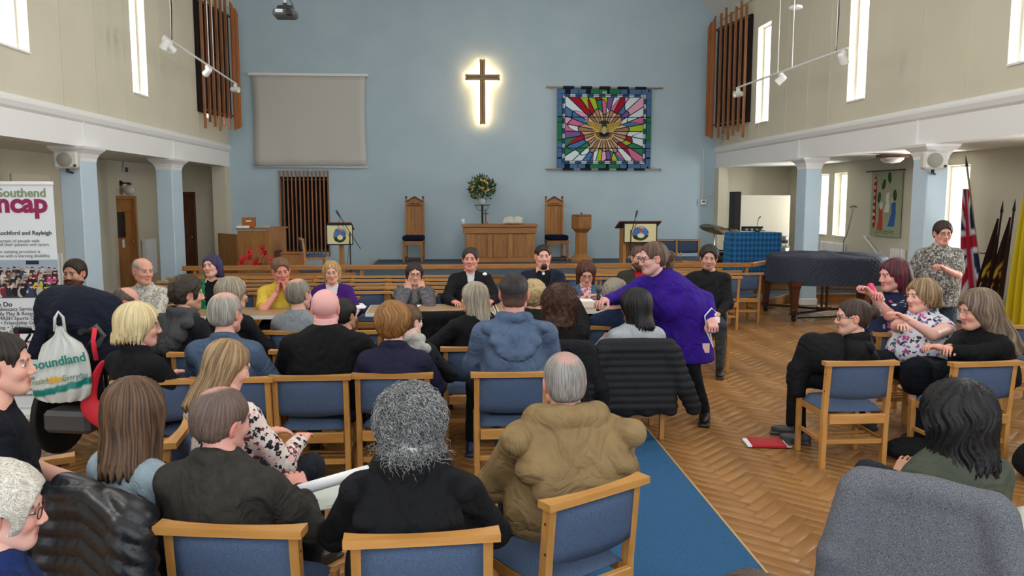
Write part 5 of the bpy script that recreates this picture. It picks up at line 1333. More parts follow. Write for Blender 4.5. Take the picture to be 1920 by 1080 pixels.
# pulpit-like organ console on the left, with things on it
oc = empty('organ_console', (-4.3, 16.4, T2), 0, 'oak organ console with angled screens at the left of the stage', 'organ')
def pan(nm, a, b, z0, z1, m=M_oak, th=.04, par=None, off=0):
    a = Vector((a[0], a[1], 0)); b = Vector((b[0], b[1], 0)); d = b-a; return MB().box(((a.x+b.x)/2, (a.y+b.y)/2, (z0+z1)/2), (d.length, th, z1-z0), rz=math.atan2(d.y, d.x), bev=.004).build(nm, m, par or oc)
q = lambda px, Y: (atY(px, 440, Y).x+4.3, Y-16.4)
A_, B_, C_, D_ = q(410, 16.6), q(446, 16.0), q(503, 15.9), q(535, 16.9)
pan('side_screen', A_, B_, 0, .86); pan('front_screen', B_, C_, 0, .93); pan('angled_screen', C_, D_, 0, .97)
pan('base_moulding', B_, C_, 0, .10, th=.06); pan('base_moulding', C_, D_, 0, .10, th=.06)
MB().prism([(B_[0]-.03, B_[1]-.04), (C_[0]+.02, C_[1]-.05), (D_[0]+.06, D_[1]), (B_[0], D_[1]+.1)], .95, .98).build('console_top', M_oakh, oc)
for i in range(4):
    t_ = .2+.2*i; x = C_[0]+(D_[0]-C_[0])*t_; y = C_[1]+(D_[1]-C_[1])*t_; MB().box((x, y-.03, .62), (.05, .03, .03), rz=math.atan2(D_[1]-C_[1], D_[0]-C_[0])).build('stop_knob', M_dark, oc)
MB().box(((C_[0]+D_[0])/2+.02, (C_[1]+D_[1])/2-.04, .32), (.42, .03, .4), rz=math.atan2(D_[1]-C_[1], D_[0]-C_[0])).build('grille_panel', M_dark, oc)
p_ = atY(467, 421, 16.2); tag(MB().box((0, 0, .10), (.24, .14, .20), bev=.005).build('wooden_box', M_slatO), 'small brown wooden box standing on the organ console', 'box'); COL.objects['wooden_box'].location = (p_.x, 16.2, T2+.985)
MB().box((.01, -.075, .13), (.10, .004, .025)).build('paper_label', M_paper, COL.objects['wooden_box'])
o = MB().box((0, 0, .02), (.22, .16, .04), rz=.1).build('white_book', M_paper, label='stack of white sheets lying on the organ console', cat='papers'); o.location = (atY(455, 430, 16.0).x, 16.05, T2+.985)
o = MB().box((0, 0, .012), (.26, .14, .02), rz=-.2, rx=.15).build('music_book', mat('grey_paper', '#b8b8b4', .7), label='open grey booklet on the organ console', cat='book'); o.location = (atY(490, 430, 16.0).x, 16.1, T2+.995)
# low oak cabinet and small chair in front of the grille
cb = empty('oak_cabinet', (atY(549, 490, 15.2).x, 15.2, T2), 0, 'low reddish oak cabinet in front of the slatted grille', 'cabinet')
MB().box((0, 0, .27), (.36, .36, .54), bev=.006).build('body', M_slatO, cb); MB().box((0, -.183, .28), (.30, .012, .46), bev=.004).build('door', M_oak, cb); MB().box((0, 0, .55), (.39, .39, .02), bev=.004).build('top', M_oakh, cb)
chair(atY(590, 470, 16.2).x, 16.2, 75, 'wooden chair with blue pads turned sideways beside the organ console', z=T2)
st = empty('blue_stool', (atY(590, 492, 15.0).x, 15.0, T2), 0, 'low stool with a pale blue padded seat behind the rail', 'stool')
MB().box((0, 0, .23), (.5, .36, .08), bev=.025).build('cushion', M_seat, st)
for sx_ in (-1, 1):
    for sy_ in (-1, 1): MB().box((sx_*.2, sy_*.14, .1), (.035, .035, .2)).build('leg', M_beech, st)
# poppies in front
pp = empty('poppy_display', (atY(478, 500, 14.6).x, 14.5, T2), 0, 'display of red poppies with pale stems before the organ console', 'flowers')
for (px, py) in ((492, 466), (467, 473), (497, 476), (457, 485), (468, 485), (481, 490), (510, 488), (453, 494), (476, 497), (488, 500)):
    c_ = atY(px, py, 14.5-.004*(py-480))-pp.location; mb = MB(); mb.M = Matrix.Translation(c_) @ Euler((R(60+r2.uniform(-20, 20)), 0, r2.uniform(-.6, .6))).to_matrix().to_4x4()
    for k in range(6):
        a = k*1.047; mb.add([(0, 0, 0), (.06*math.cos(a-.55), .06*math.sin(a-.55), .02), (.075*math.cos(a), .075*math.sin(a), .028), (.06*math.cos(a+.55), .06*math.sin(a+.55), .016)], [(0, 1, 2, 3)])
    mb.build('poppy_bloom', mat('poppy_red', '#b81c1c', .6), pp); MB().lathe([(.001, -.01), (.016, 0), (.001, .014)], tuple(c_+Vector((0, -.02, 0))), 7, 'y').build('poppy_centre', M_black, pp)
    MB().tube([c_, (c_.x*.6, .03, c_.z*.5), (c_.x*.3, .04, .02)], .005, 4).build('stem', mat('pale_stem', '#8a9a78', .7), pp)
MB().lathe([(.10, 0), (.12, .02), (.11, .10), (.08, .12)], n=14).build('bowl', mat('dull_green', '#4a5a42', .8), pp, True)
# lecterns with painted panels
def emblem(U, V):
    out = np.zeros(U.shape+(3,)); out[:] = _lin('#d8cfa0'); x, y = (U-.5)*1.4, (V-.48); r_ = np.hypot(x/.36, y/.38)
    m = r_ < 1; out[m] = _lin('#6a7f8a'); n_ = np.sin(x*31+4*np.sin(y*17))*np.sin(y*29+3*np.sin(x*21)); out[m & (n_ > .3)] = _lin('#b9c4c2'); out[m & (n_ < -.35)] = _lin('#39424c')
    for cx in (-.16, .17): m = np.hypot((x-cx)/.13, (y-.08)/.19) < 1; out[m] = _lin('#3f68ae'); out[m & (n_ > .5)] = _lin('#7c9ac6')
    m = np.hypot((x-.02)/.055, (y-.17)/.13) < 1; out[m] = _lin('#c24a4a')
    m = (y < -.10) & (r_ < 1.05); out[m] = _lin('#35452a'); m = (np.hypot((x-.02)/.16, (y+.13)/.12) < 1); out[m] = _lin('#d6d8ae')
    m = np.hypot((x+.22)/.08, (y+.26)/.06) < 1; out[m] = _lin('#22301c'); return out
def lectern(px, Y, lab, w_, big, zt):
    p_ = atY(px, 440, Y); r_ = empty('lectern', (p_.x, Y, T2), 0, lab, 'lectern'); z = zt
    fr = MB(); 
    for s_ in (-1, 1): fr.box((s_*(.30), -.20, z-.16), (.018, .02, .36))
    fr.box((0, -.20, z+.01), (.60, .02, .018)); fr.box((0, -.20, z-.335), (.60, .02, .018)); fr.build('cloth_frame', M_black, r_).scale = (w_/.62, 1, 1)
    printed('painted_panel', w_*.94, .335, 110, 66, emblem, r_, Matrix.Translation((0, -.205, z-.33)))
    MB().box((0, -.19, z-.16), (w_*.95, .008, .34)).build('panel_back', M_beechh, r_)
    MB().box((0, .0, z-.02), (w_+.16 if big else w_*.9, .42, .025), rx=R(-18), bev=.004).build('desk_top', M_dark, r_)
    if big:
        for s_ in (-1, 1):
            MB().box((s_*(w_/2-.03), .02, (z-.1)/2), (.05, .34, z-.1), bev=.005).build('side_board', M_oak, r_)
        mb = MB(); n = 10; pts = [(-w_/2+.06+(w_-.12)*i/n, .34+.26*math.sin(math.pi*i/n)) for i in range(n+1)]
        for i in range(n): mb.prism([pts[i], pts[i+1], (pts[i+1][0], z-.3), (pts[i][0], z-.3)], .08, .11, 'y')
        mb.build('arched_panel', M_oak, r_); MB().box((0, .02, .03), (w_+.06, .44, .06), bev=.006).build('foot', M_oakh, r_)
    else:
        MB().box((.0, .0, (z-.1)/2), (.085, .085, z-.1), bev=.006).build('post', M_oak, r_); MB().box((0, 0, .025), (.44, .44, .05), bev=.01).build('foot', M_oakh, r_)
    return r_
lectern(640, 14.45, 'slim oak lectern with a painted cloth left of the stage', .46, False, 1.09)
lectern(1196, 14.55, 'broad oak lectern with a painted cloth right of the font', .62, True, 1.10)
def micstand(px, Y, zb, top, lab, boom):
    p_ = atY(px, 440, Y); r_ = empty('microphone_stand', (p_.x, Y, zb), 0, lab, 'microphone stand')
    MB().cyl((0, 0, .02), (0, 0, top), .011, n=8).build('pole', M_black, r_)
    for k in range(3): a = k*2.1+.5; MB().tube([(0, 0, .10), (.25*math.cos(a), .25*math.sin(a), .012)], .009, 6).build('leg', M_black, r_)
    a, b = Vector(boom[0]), Vector(boom[1]); MB().cyl(a, b, .007, n=6).build('boom', M_black, r_)
    d = (b-a).normalized(); mb = MB(); mb.cyl(b, b+d*.10, .013, .018, n=10); mb.build('microphone', M_black, r_); MB().lathe([(.001, -.02), (.022, -.008), (.024, .01), (.001, .028)], tuple(b+d*.11), 10).build('mic_head', M_pj, r_, True)
    MB().tube([b, b+Vector((-.04, 0, -.18)), b+Vector((.02, 0, -.12)), (0, -.02, top-.1), (-.06, 0, .4), (0, 0, .03)], .004, 4).build('cable', M_black, r_)
micstand(656, 14.15, T2, .98, 'black microphone stand with a boom arm beside the slim lectern', ((.18, 0, .68), (-.16, 0, 1.24)))
micstand(1183, 14.25, T2, 1.0, 'black microphone stand in front of the broad lectern', ((-.0, 0, .92), (.09, .05, 1.22)))
chair(atY(1262, 470, 14.9).x, 15.0, 183, 'left of two wooden chairs facing out behind the communion rail', z=T2)
chair(atY(1298, 470, 14.9).x, 14.95, 178, 'right of two wooden chairs facing out behind the communion rail', z=T2)
tag(MB().box((atY(1258, 480, 14.3).x, 14.3, T2+.24), (.06, .3, .48), bev=.006).build('side_panel', M_oak), 'short oak end panel behind the speaker in purple', 'panel')
# plaid-covered desk with gooseneck
pc = empty('covered_desk', (atY(1416, 480, 14.7).x, 14.85, T2), 0, 'desk covered with a blue tartan cloth at the right of the stage', 'desk')
M_pl = bpy.data.materials.new('tartan'); M_pl.use_nodes = True; _t = M_pl.node_tree; _b = _t.nodes['Principled BSDF']; _b.inputs['Roughness'].default_value = .9
_tc = N(_t, 'ShaderNodeTexCoord'); _w1 = N(_t, 'ShaderNodeTexWave'); _w1.inputs['Scale'].default_value = 3.2; _w1.bands_direction = 'Z'; _w2 = N(_t, 'ShaderNodeTexWave'); _w2.inputs['Scale'].default_value = 4.0; _w2.bands_direction = 'X'
for q_ in (_w1, _w2): _t.links.new(_tc.outputs['Object'], q_.inputs['Vector'])
_m = N(_t, 'ShaderNodeMath', operation='ADD'); _t.links.new(_w1.outputs['Fac'], _m.inputs[0]); _t.links.new(_w2.outputs['Fac'], _m.inputs[1]); _r = N(_t, 'ShaderNodeValToRGB'); _mm = N(_t, 'ShaderNodeMath', operation='MULTIPLY'); _mm.inputs[1].default_value = .5
_t.links.new(_m.outputs[0], _mm.inputs[0]); _t.links.new(_mm.outputs[0], _r.inputs[0]); _e = _r.color_ramp.elements; _e[0].position = .1; _e[0].color = srgb('#123a70')+(1,); _e[1].position = .9; _e[1].color = srgb('#2076a6')+(1,); _t.links.new(_r.outputs[0], _b.inputs['Base Color'])
V = []; F = []; n = 64; lv = 9
def ring(t_, z):
    out = []
    for k in range(n):
        a = 2*math.pi*k/n; c_, s_ = math.cos(a), math.sin(a); e = 5; r_ = (abs(c_)**e+abs(s_)**e)**(-1/e); fl2 = 1+t_*(.04+.025*math.sin(a*13))
        out.append((r_*c_*.50*fl2, r_*s_*.28*fl2, z))
    return out
for i in range(lv): t_ = 1-i/(lv-1); V += ring(t_, .02+.90*(i/(lv-1)))
V.append((0, 0, .93)); 
for i in range(lv-1):
    for k in range(n): F.append((i*n+k, i*n+(k+1) % n, (i+1)*n+(k+1) % n, (i+1)*n+k))
for k in range(n): F.append(((lv-1)*n+k, (lv-1)*n+(k+1) % n, lv*n))
meshobj('tartan_cloth', V, F, M_pl, pc, True)
MB().box((0, 0, .45), (.9, .48, .88)).build('desk_body', M_dark, pc)
br = empty('book_rack', pc.location+Vector((0, 0, .94)), 0, 'low black rack of small dark books on the tartan cloth', 'rack')
mb = MB(); mb.box((0, 0, .01), (.42, .12, .015)); mb.box((0, .05, .05), (.42, .01, .08)); mb.build('tray', M_black, br)
for i in range(8): MB().box((-.18+.05*i, -.01, .035), (.03, .05, .03)).build('slot_card', M_whitemet if i % 2 else M_pj, br)
gm_ = empty('gooseneck_microphone', pc.location+Vector((.04, -.1, .935)), 0, 'thin gooseneck microphone rising from the tartan-covered desk', 'microphone')
MB().lathe([(.05, 0), (.05, .01), (.01, .02)], n=12).build('base', M_black, gm_); MB().tube([(0, 0, .01), (.0, 0, .12), (.01, 0, .22), (.03, 0, .26)], .006, 6).build('neck', M_black, gm_); MB().cyl((.03, 0, .255), (.055, 0, .285), .012, n=8).build('mic_head', M_black, gm_)
# black music stand leg, amp, cream screen
MB().box((atY(1377, 425, 17.0).x, 17.0, T2+.85), (.16, .3, 1.7), bev=.01).build('tall_loudspeaker', mat('amp_black', '#181514', .6), label='tall black loudspeaker cabinet beside the cream board', cat='loudspeaker')
wb = empty('display_board', (atY(1432, 425, 16.9).x, 16.9, T2), 0, 'large cream display panel standing behind the tartan-covered desk', 'panel')
MB().box((0, 0, 1.02), (1.12, .04, 1.2), bev=.008).build('board', mat('cream_board', '#e6e0cc', .55), wb)
for s_ in (-1, 1): MB().box((s_*.5, .03, .5), (.03, .03, 1.0)).build('leg', M_chrome, wb); MB().box((s_*.5, .03, .015), (.03, .5, .03)).build('foot', M_chrome, wb)
def drumkit():
    r_ = empty('drum_kit', (atY(1350, 470, 15.9).x, 15.9, T2), 0, 'drum kit with bronze cymbals at the right of the stage', 'drums')
    br_ = mat('cymbal_bronze', '#5a4f3c', .3, .8); o_ = -r_.location
    for px, py, rad, Y, tl in ((1340, 428, .30, 15.7, .12), (1368, 432, .2, 16.2, -.1)):
        c_ = atY(px, py, Y)+o_; mb = MB(); mb.M = Matrix.Translation(c_) @ Euler((R(18), tl, 0)).to_matrix().to_4x4(); mb.lathe([(.001, .03), (.04, .022), (.05, .008), (rad, -.02), (rad, -.024), (.05, .0)][::-1], n=28); mb.build('cymbal', br_, r_, True)
        MB().cyl((c_.x, c_.y, 0), c_, .011, n=8).build('cymbal_stand', M_chrome, r_, True)
        for k in range(3): a = k*2.1; MB().tube([(c_.x, c_.y, .3), (c_.x+.22*math.cos(a), c_.y+.22*math.sin(a), .01)], .008, 5).build('stand_leg', M_chrome, r_)
    for x, y, z, rr_, hh, ax in ((.28, .1, .55, .17, .3, 'z'), (.15, .3, .3, .20, .36, 'z'), (1.35, .25, .42, .19, .3, 'z'), (1.3, .1, .72, .15, .14, 'z')):
        mb = MB().lathe([(rr_, -hh/2), (rr_, hh/2)], (x, y, z), 22); mb.build('drum_shell', M_black if x < 1 else mat('drum_silver', '#9a9a98', .25, .7), r_, True)
        MB().lathe([(.001, hh/2), (rr_*.97, hh/2), (rr_+.006, hh/2), (rr_+.006, hh/2-.02)][::-1], (x, y, z), 22).build('drum_head', mat('drum_skin', '#c8c6bc', .4), r_, True)
        for k in range(3): a = k*2.1+.3; MB().cyl((x+rr_*.9*math.cos(a), y+rr_*.9*math.sin(a), z), (x+rr_*1.1*math.cos(a), y+rr_*1.1*math.sin(a), 0), .009, n=6).build('drum_leg', M_chrome, r_)
drumkit()
# grand piano under its quilted cover
pn = empty('grand_piano', (5.9, 12.3, 0), 0, 'grand piano under a dark navy quilted cover on the parquet', 'piano')
out = [(-.86, -.62), (.35, -.66), (.62, -.60), (.82, -.40), (.95, -.10), (.95, .30), (.80, .62), (.45, .78), (-.86, .80)]
def smooth_poly(P_, it=3):
    for _ in range(it):
        Q = []
        for i in range(len(P_)):
            a, b = P_[i], P_[(i+1) % len(P_)]; Q += [(a[0]*.75+b[0]*.25, a[1]*.75+b[1]*.25), (a[0]*.25+b[0]*.75, a[1]*.25+b[1]*.75)]
        P_ = Q
    return P_
sp_ = smooth_poly(out, 3); n = len(sp_); V = []; F = []
prof = [(1.02, .56), (1.02, .62), (1.01, .8), (1.0, .93), (.985, .975), (.94, .992), (.6, 1.02), (.25, 1.03)]
for s_, z in prof:
    for k, (x, y) in enumerate(sp_): 
        wv = .012*math.sin(k*1.3)*(1 if z < .7 else .2); V.append((x*(s_+wv), y*(s_+wv), z+(.012*math.sin(x*9+y*7) if z > .98 else 0)))
V.append((0, 0, 1.03)); L8 = len(prof)
for i in range(L8-1):
    for k in range(n): F.append((i*n+k, i*n+(k+1) % n, (i+1)*n+(k+1) % n, (i+1)*n+k))
for k in range(n): F.append(((L8-1)*n+k, (L8-1)*n+(k+1) % n, L8*n))
M_q = bpy.data.materials.new('quilted_navy'); M_q.use_nodes = True; _t = M_q.node_tree; _b = _t.nodes['Principled BSDF']; _b.inputs['Base Color'].default_value = srgb('#262c3c')+(1,); _b.inputs['Roughness'].default_value = .75
_tc = N(_t, 'ShaderNodeTexCoord'); _rot = N(_t, 'ShaderNodeMapping'); _rot.inputs['Rotation'].default_value = (R(45), R(30), R(45)); _rot.inputs['Scale'].default_value = (22, 22, 22); _t.links.new(_tc.outputs['Object'], _rot.inputs[0])
_v = N(_t, 'ShaderNodeTexVoronoi'); _v.feature = 'SMOOTH_F1'; _v.inputs['Randomness'].default_value = .0; _v.inputs['Scale'].default_value = 1; _t.links.new(_rot.outputs[0], _v.inputs['Vector']); _bp = N(_t, 'ShaderNodeBump'); _bp.inputs['Strength'].default_value = .9; _bp.inputs['Distance'].default_value = .02; _bp.invert = True
_t.links.new(_v.outputs['Distance'], _bp.inputs['Height']); _t.links.new(_bp.outputs[0], _b.inputs['Normal'])
meshobj('quilted_cover', V, F, M_q, pn, True)
MB().prism([(x*.95, y*.95) for x, y in sp_], .60, .90).build('case', mat('piano_brown', '#2c1610', .3, spec=.5), pn)
M_pb = mat('piano_leg', '#5a2c1a', .3, kind='wood', col2='#401c10', scale=3, spec=.5)
for x, y in ((-.72, -.50), (-.72, .62), (.62, .05)):
    mb = MB(); V4 = []
    for z, w_ in ((.14, .035), (.18, .045), (.20, .04), (.50, .06), (.56, .075), (.62, .075)): V4 += [(x-w_, y-w_, z), (x+w_, y-w_, z), (x+w_, y+w_, z), (x-w_, y+w_, z)]
    F4 = [(4*i+k, 4*i+(k+1) % 4, 4*i+4+(k+1) % 4, 4*i+4+k) for i in range(5) for k in range(4)]+[(3, 2, 1, 0), (20, 21, 22, 23)]
    mb.add(V4, F4).build('leg', M_pb, pn); MB().lathe([(.012, -.02), (.05, -.02), (.05, .02), (.012, .02)], (x, y, .055), 14, 'x').build('castor', M_black, pn); MB().box((x, y, .12), (.1, .1, .03)).build('castor_plate', M_black, pn)
for a, b in (((-.72, -.50), (.1, .1)), ((-.72, .62), (.1, .1)), ((.62, .05), (.1, .1))): MB().tube([(a[0], a[1], .12), (b[0], b[1], .10)], .018, 6).build('trolley_bar', M_black, pn)
MB().tube([(-.66, -.5, .06), (.5, -.3, .05)], .012, 6).build('trolley_bar', M_black, pn)
mb = MB(); mb.box((0, .1, .35), (.03, .03, .5)); mb.box((.08, .1, .35), (.03, .03, .5)); mb.box((.04, .1, .12), (.2, .12, .06)); mb.build('pedal_lyre', M_pb, pn)
# reading lamp, handrail, small stand by the right windows
lp_ = atX(1600, 388, 7.2); ls = empty('reading_lamp', (7.2, lp_.y, 0), 0, 'thin grey adjustable lamp on a pole behind the piano', 'lamp'); a_ = atX(1588, 440, 7.15)-ls.location
MB().tube([(-.0, .3, 0), (0, .3, 1.1), (a_.x, a_.y, a_.z), (0, 0, lp_.z-.03)], .010, 6).build('pole', mat('grey_metal', '#8a8a8a', .35, .7), ls); MB().lathe([(.001, .03), (.05, .02), (.075, -.01), (.07, -.012), (.001, 0)][::-1], (0, 0, lp_.z), 14).build('shade', mat('grey_metal', '#8a8a8a', .35, .7), ls, True)
MB().lathe([(.14, 0), (.14, .02), (.02, .03)], (0, .3, 0), 16).build('base', mat('grey_metal', '#8a8a8a', .35, .7), ls)
a, b = atX(1620, 443, AR_-.06), atX(1644, 474, AR_-.06); hr = MB().tube([a, b], .022, 8).build('handrail', M_white, label='short white sloping handrail on the wall below the green banner', cat='handrail')
for q_ in (a, b): MB().cyl(q_, (AR_, q_.y, q_.z), .012).build('bracket', M_white, hr)
# green palm banner
def palm(U, V):
    out = np.zeros(U.shape+(3,)); out[:] = _lin('#a2a88a'); out += (np.sin(U*60)*np.sin(V*80)*.006)[..., None]
    x, y = U, V
    def blob(cx, cy, rx, ry, c, ang=0):
        dx, dy = x-cx, (y-cy); ca, sa = math.cos(ang), math.sin(ang); m = np.hypot((dx*ca+dy*sa)/rx, (-dx*sa+dy*ca)/ry) < 1; out[m] = _lin(c)
    def quad(xa, xb, y0, y1, c, sk=0, tp=1.0):
        t = (y-y0)/(y1-y0); cx = (xa+xb)/2+sk*t; h = (xb-xa)/2*(1+(tp-1)*t); m = (t > 0) & (t < 1) & (np.abs(x-cx) < h); out[m] = _lin(c)
    m = (np.abs(x-.13) < .05*np.clip(np.minimum(y-.10, .95-y)*14, 0, 1)) & (y > .1) & (y < .95); out[m] = _lin('#a81c20')
    quad(.24, .44, .10, .32, '#c24a30', .02, .6); quad(.28, .42, .30, .44, '#c24a30'); blob(.36, .47, .05, .06, '#ddd6c8')
    quad(.45, .62, .37, .56, '#e2e0da', .06, .6); quad(.50, .62, .54, .68, '#e2e0da', .02); blob(.55, .71, .05, .05, '#c89c82'); blob(.62, .60, .02, .12, '#c8a888', .1)
    quad(.60, .82, .16, .40, '#3a66a6', .08, .6); quad(.70, .84, .38, .52, '#3a66a6'); blob(.70, .55, .03, .04, '#c8b8a8')
    for cx, cy, an in ((.28, .60, -.3), (.42, .80, -.5), (.60, .90, .2), (.80, .63, .1)):
        blob(cx, cy, .055, .085, '#27402e', an); blob(cx+.01, cy+.01, .03, .05, '#3f5c3e', an)
    for y0 in (.055, .085): m = (np.abs(y-y0-.01*np.sin(x*20)) < .006) & (x > .2) & (x < .8) & (np.sin(x*90) > -.5); out[m] = _lin('#3c4434')
    return out
a, b = atX(1640, 320, AR_), atX(1697, 318, AR_); wB = abs(a.y-b.y); pb = empty('palm_banner', (AR_-.04, (a.y+b.y)/2, 0), 0, 'green cloth banner with figures waving palms on the right aisle wall', 'banner')
printed('cloth', wB, 1.18, 120, 140, palm, pb, Matrix.Translation((0, 0, 1.19)) @ Matrix.Rotation(R(-90), 4, 'Z'))
MB().box((.01, 0, 1.78), (.008, wB, 1.18)).build('lining', mat('sage_cloth', '#a2a88a', .9), pb)
MB().cyl((-.01, -wB/2-.08, 2.38), (-.01, wB/2+.2, 2.38), .012, n=8).build('pole', M_dark, pb)
for i, ch_ in enumerate('HOSANNA'): text(ch_, .085, mat('white_felt', '#e4e0da', .8), pb, (-.006, wB/2*.74, 2.18-.125*i), (R(90), 0, R(-90)), align='CENTER', bold=.003)
# flags in the right corner
def flagpole(px0, py0, px1, py1, x, r_, lab, m, finial='#b08a3a'):
    a, b = atX(px0, py0, x), atX(px1, py1, x+.15); d = b-a; b = a+d*((a.z-0.02)/(a.z-b.z)) if b.z > .02 else b
    root = empty('flag_pole', a, 0, lab, 'flag'); MB().cyl((0, 0, 0), b-a, r_, n=8).build('pole', m, root)
    mb = MB(); up_ = (a-b).normalized(); mb.cyl((0, 0, 0), up_*.16, .022, .002, n=6); mb.build('finial', mat('finial'+finial, finial, .4, .6), root); return root, a, b
def furled(root, a, b, t0, t1, w0, w1, fn, nm, fold_=6, depth=.05, side=(0, 1, 0)):
    """flag cloth hanging in folds from its pole"""
    nu, nv = 36, 40; V = []; C = []; sd = Vector(side); nr = Vector((1, 0, 0))
    for j in range(nv+1):
        v_ = j/nv; p0 = (b-a)*(t0+(t1-t0)*v_); w_ = w0+(w1-w0)*math.sin(v_*math.pi*.5)
        for i in range(nu+1):
            u = i/nu; q_ = p0+sd*w_*(u-.15)-nr*(depth*math.sin(u*fold_*math.pi)*(.3+v_)+.03); q_ = q_+Vector((0, 0, -.10*u*v_)); V.append(q_); C.append(fn(u, v_))
    F = [(j*(nu+1)+i, j*(nu+1)+i+1, (j+1)*(nu+1)+i+1, (j+1)*(nu+1)+i) for j in range(nv) for i in range(nu)]
    return meshobj(nm, np.array([tuple(q_) for q_ in V]), np.array(F), mat('flag_cloth', '#ffffff', .8, kind='attr', spec=.2), root, True, colors=np.array(C))
def union(u, v):
    x, y = (v-.5)*2, (u-.5)*1.2+.0; d1, d2 = abs(y-x*.6), abs(y+x*.6); cr_, cb_, cw = srgb('#9c1c30'), srgb('#1a2444'), srgb('#c4c2c6')
    if abs(x) < .12 or abs(y) < .12: return cr_
    if abs(x) < .2 or abs(y) < .2: return cw
    if min(d1, d2) < .07: return cr_
    if min(d1, d2) < .17: return cw
    return cb_
fr_, a, b = flagpole(1813, 312, 1842, 545, 7.45, .014, 'large union flag drooping on a pole beside the bright window', mat('flag_pole_wood', '#9a8a6a', .5), '#5a4a30')
furled(fr_, a, b, .14, .78, .10, .34, union, 'flag_cloth', 5, .05, (0, -.4, 0) if False else (-.25, .85, 0))
def brown(u, v): 
    g_ = srgb('#b08c2c'); cx, cy = .5, .58; r_ = math.hypot((u-cx)/.30, (v-cy)/.11); r3 = math.hypot((u-.5)/.14, (v-.60)/.045)
    if .75 < r_ < 1 and (u*v*97) % 1 > .15: return g_
    if .7 < r3 < 1: return g_
    if abs((u-.5)-(v-.42)*2.2) < .05 and .36 < v < .50: return g_
    if .74 < v < .77 and .3 < u < .7 and (u*23) % 1 > .4: return g_
    return srgb('#2a1612')
for k, (px, py, lab) in enumerate(((1878, 398, 'furled dark brown standard with gold emblem, left of the two'), (1901, 395, 'furled dark brown standard with gold emblem, right of the two'))):
    rt_, a, b = flagpole(px, py, px-22, 560, 7.3, .013, lab, mat('dark_pole', '#1c1614', .5), '#2a2a2a'); rt_['group'] = 'brown standards in the corner'
    furled(rt_, a, b, .05, .97, .03, .40, brown, 'flag_cloth', 4, .04, (-.1, .9, 0))
rt_, a, b = flagpole(1938, 350, 1926, 560, 6.9, .013, 'bright yellow flag at the right edge of the picture', mat('dark_pole', '#1c1614', .5))
furled(rt_, a, b, .02, .9, .12, .34, lambda u, v: srgb('#b8a41c'), 'flag_cloth', 5, .05, (-.1, .9, 0))
a, b = atX(1866, 476, 7.5), atX(1838, 474, 7.6); tag(MB().tube([a, b], .014, 6).build('flag_bracket', M_dark), 'dark carved bracket between the flags', 'bracket')
# ---------------------------------------------------------------- roll-up banner at the left
def crowd(U, V):
    out = np.zeros(U.shape+(3,)); out[:] = _lin('#9aa6b4'); r_ = np.random.RandomState(9); out[V < .12] = _lin('#3a3c44')
    m = (np.abs(U-.77) < .06) & (np.abs(V-.93) < .05); out[m] = _lin('#262c3c')
    for row in range(5):
        for k in range(22):
            cx, cy = (k+r_.rand()*.7)/21, .74-row*.12+r_.rand()*.04; c_ = _lin(r_.choice(['#2a2a34', '#c8c4c0', '#7a2a3a', '#34405a', '#1c1c22', '#8a8a8a', '#4a5a48', '#b0aca8', '#5c2c30']))
            if row == 3 and 15 < k < 18: c_ = _lin('#c8b01c')
            if row == 2 and 18 < k < 21: c_ = _lin('#c2407c')
            m = np.hypot((U-cx)/.030, (V-cy+.13)/.12) < 1; out[m] = c_
            m = np.hypot((U-cx)/.014, (V-cy)/.035) < 1; out[m] = _lin(r_.choice(['#c8a088', '#b88c74', '#d4b09c']))
            m = (np.hypot((U-cx)/.015, (V-cy-.018)/.026) < 1) & (V > cy+.012); out[m] = _lin(r_.choice(['#2a1c14', '#5a4430', '#8a8078', '#201814']))
    return out
bR = atY(97, 343, 6.9); BW_ = .86; bn = empty('roll_up_banner', (bR.x-BW_/2, 6.9, 0), R(1.5), 'tall white roll-up banner with magenta lettering and a group photograph', 'banner')
M_bw = mat('banner_white', '#d9dcde', .55, spec=.3); MB().box((0, .004, 1.07), (BW_, .004, 1.88)).build('sheet', M_bw, bn)
MB().box((0, .0, 2.015), (BW_+.01, .02, .03), bev=.004).build('top_bar', M_whitemet, bn); MB().box((0, 0, .07), (BW_+.03, .16, .10), bev=.03).build('cassette', M_whitemet, bn)
for s_ in (-1, 1): MB().box((s_*.25, .02, .015), (.05, .34, .02), bev=.004).build('foot', M_whitemet, bn)
MB().cyl((0, .03, .1), (0, .03, 2.0), .012, n=8).build('support_pole', M_chrome, bn)
mg, gn, gy = mat('ink_magenta', '#8c1a50', .6), mat('ink_green', '#7d8a68', .6), mat('ink_grey', '#3c4048', .6)
X90 = (R(90), 0, 0); rx_ = BW_/2
def tb(s, z, size, m, x=rx_-.06, al='RIGHT', bold=0, xs=1): text(s, size, m, bn, (x, -.002, z), X90, align=al, ext=.0006, bold=bold, xs=xs)
zof = lambda py: atY(90, py, 6.9).z
tb('Southend', zof(369), .100, gn, rx_-.055, bold=.002); tb('mencap', zof(397), .215, mg, rx_-.05, bold=.008)
tb('Castle Point, Rochford and Rayleigh', zof(440), .047, gy, rx_-.03, bold=.0008)
for py, s_ in ((454, 'and interests of people with'), (461, 'and those of their parents and carers.'), (474, 'action when existing provision is'), (482, 'for everyone with a learning disability.')):
    tb(s_, zof(py), .036, mat('ink_pale', '#6a6c70', .6), rx_-.27-.0+(.22 if s_.endswith('.') else .14))
printed('group_photo', BW_, zof(487)-zof(558), 200, 90, crowd, bn, Matrix.Translation((0, -.0015, zof(558))), .5)
tb('What We Do', zof(574), .056, gy, rx_-.62+.24, bold=.001)
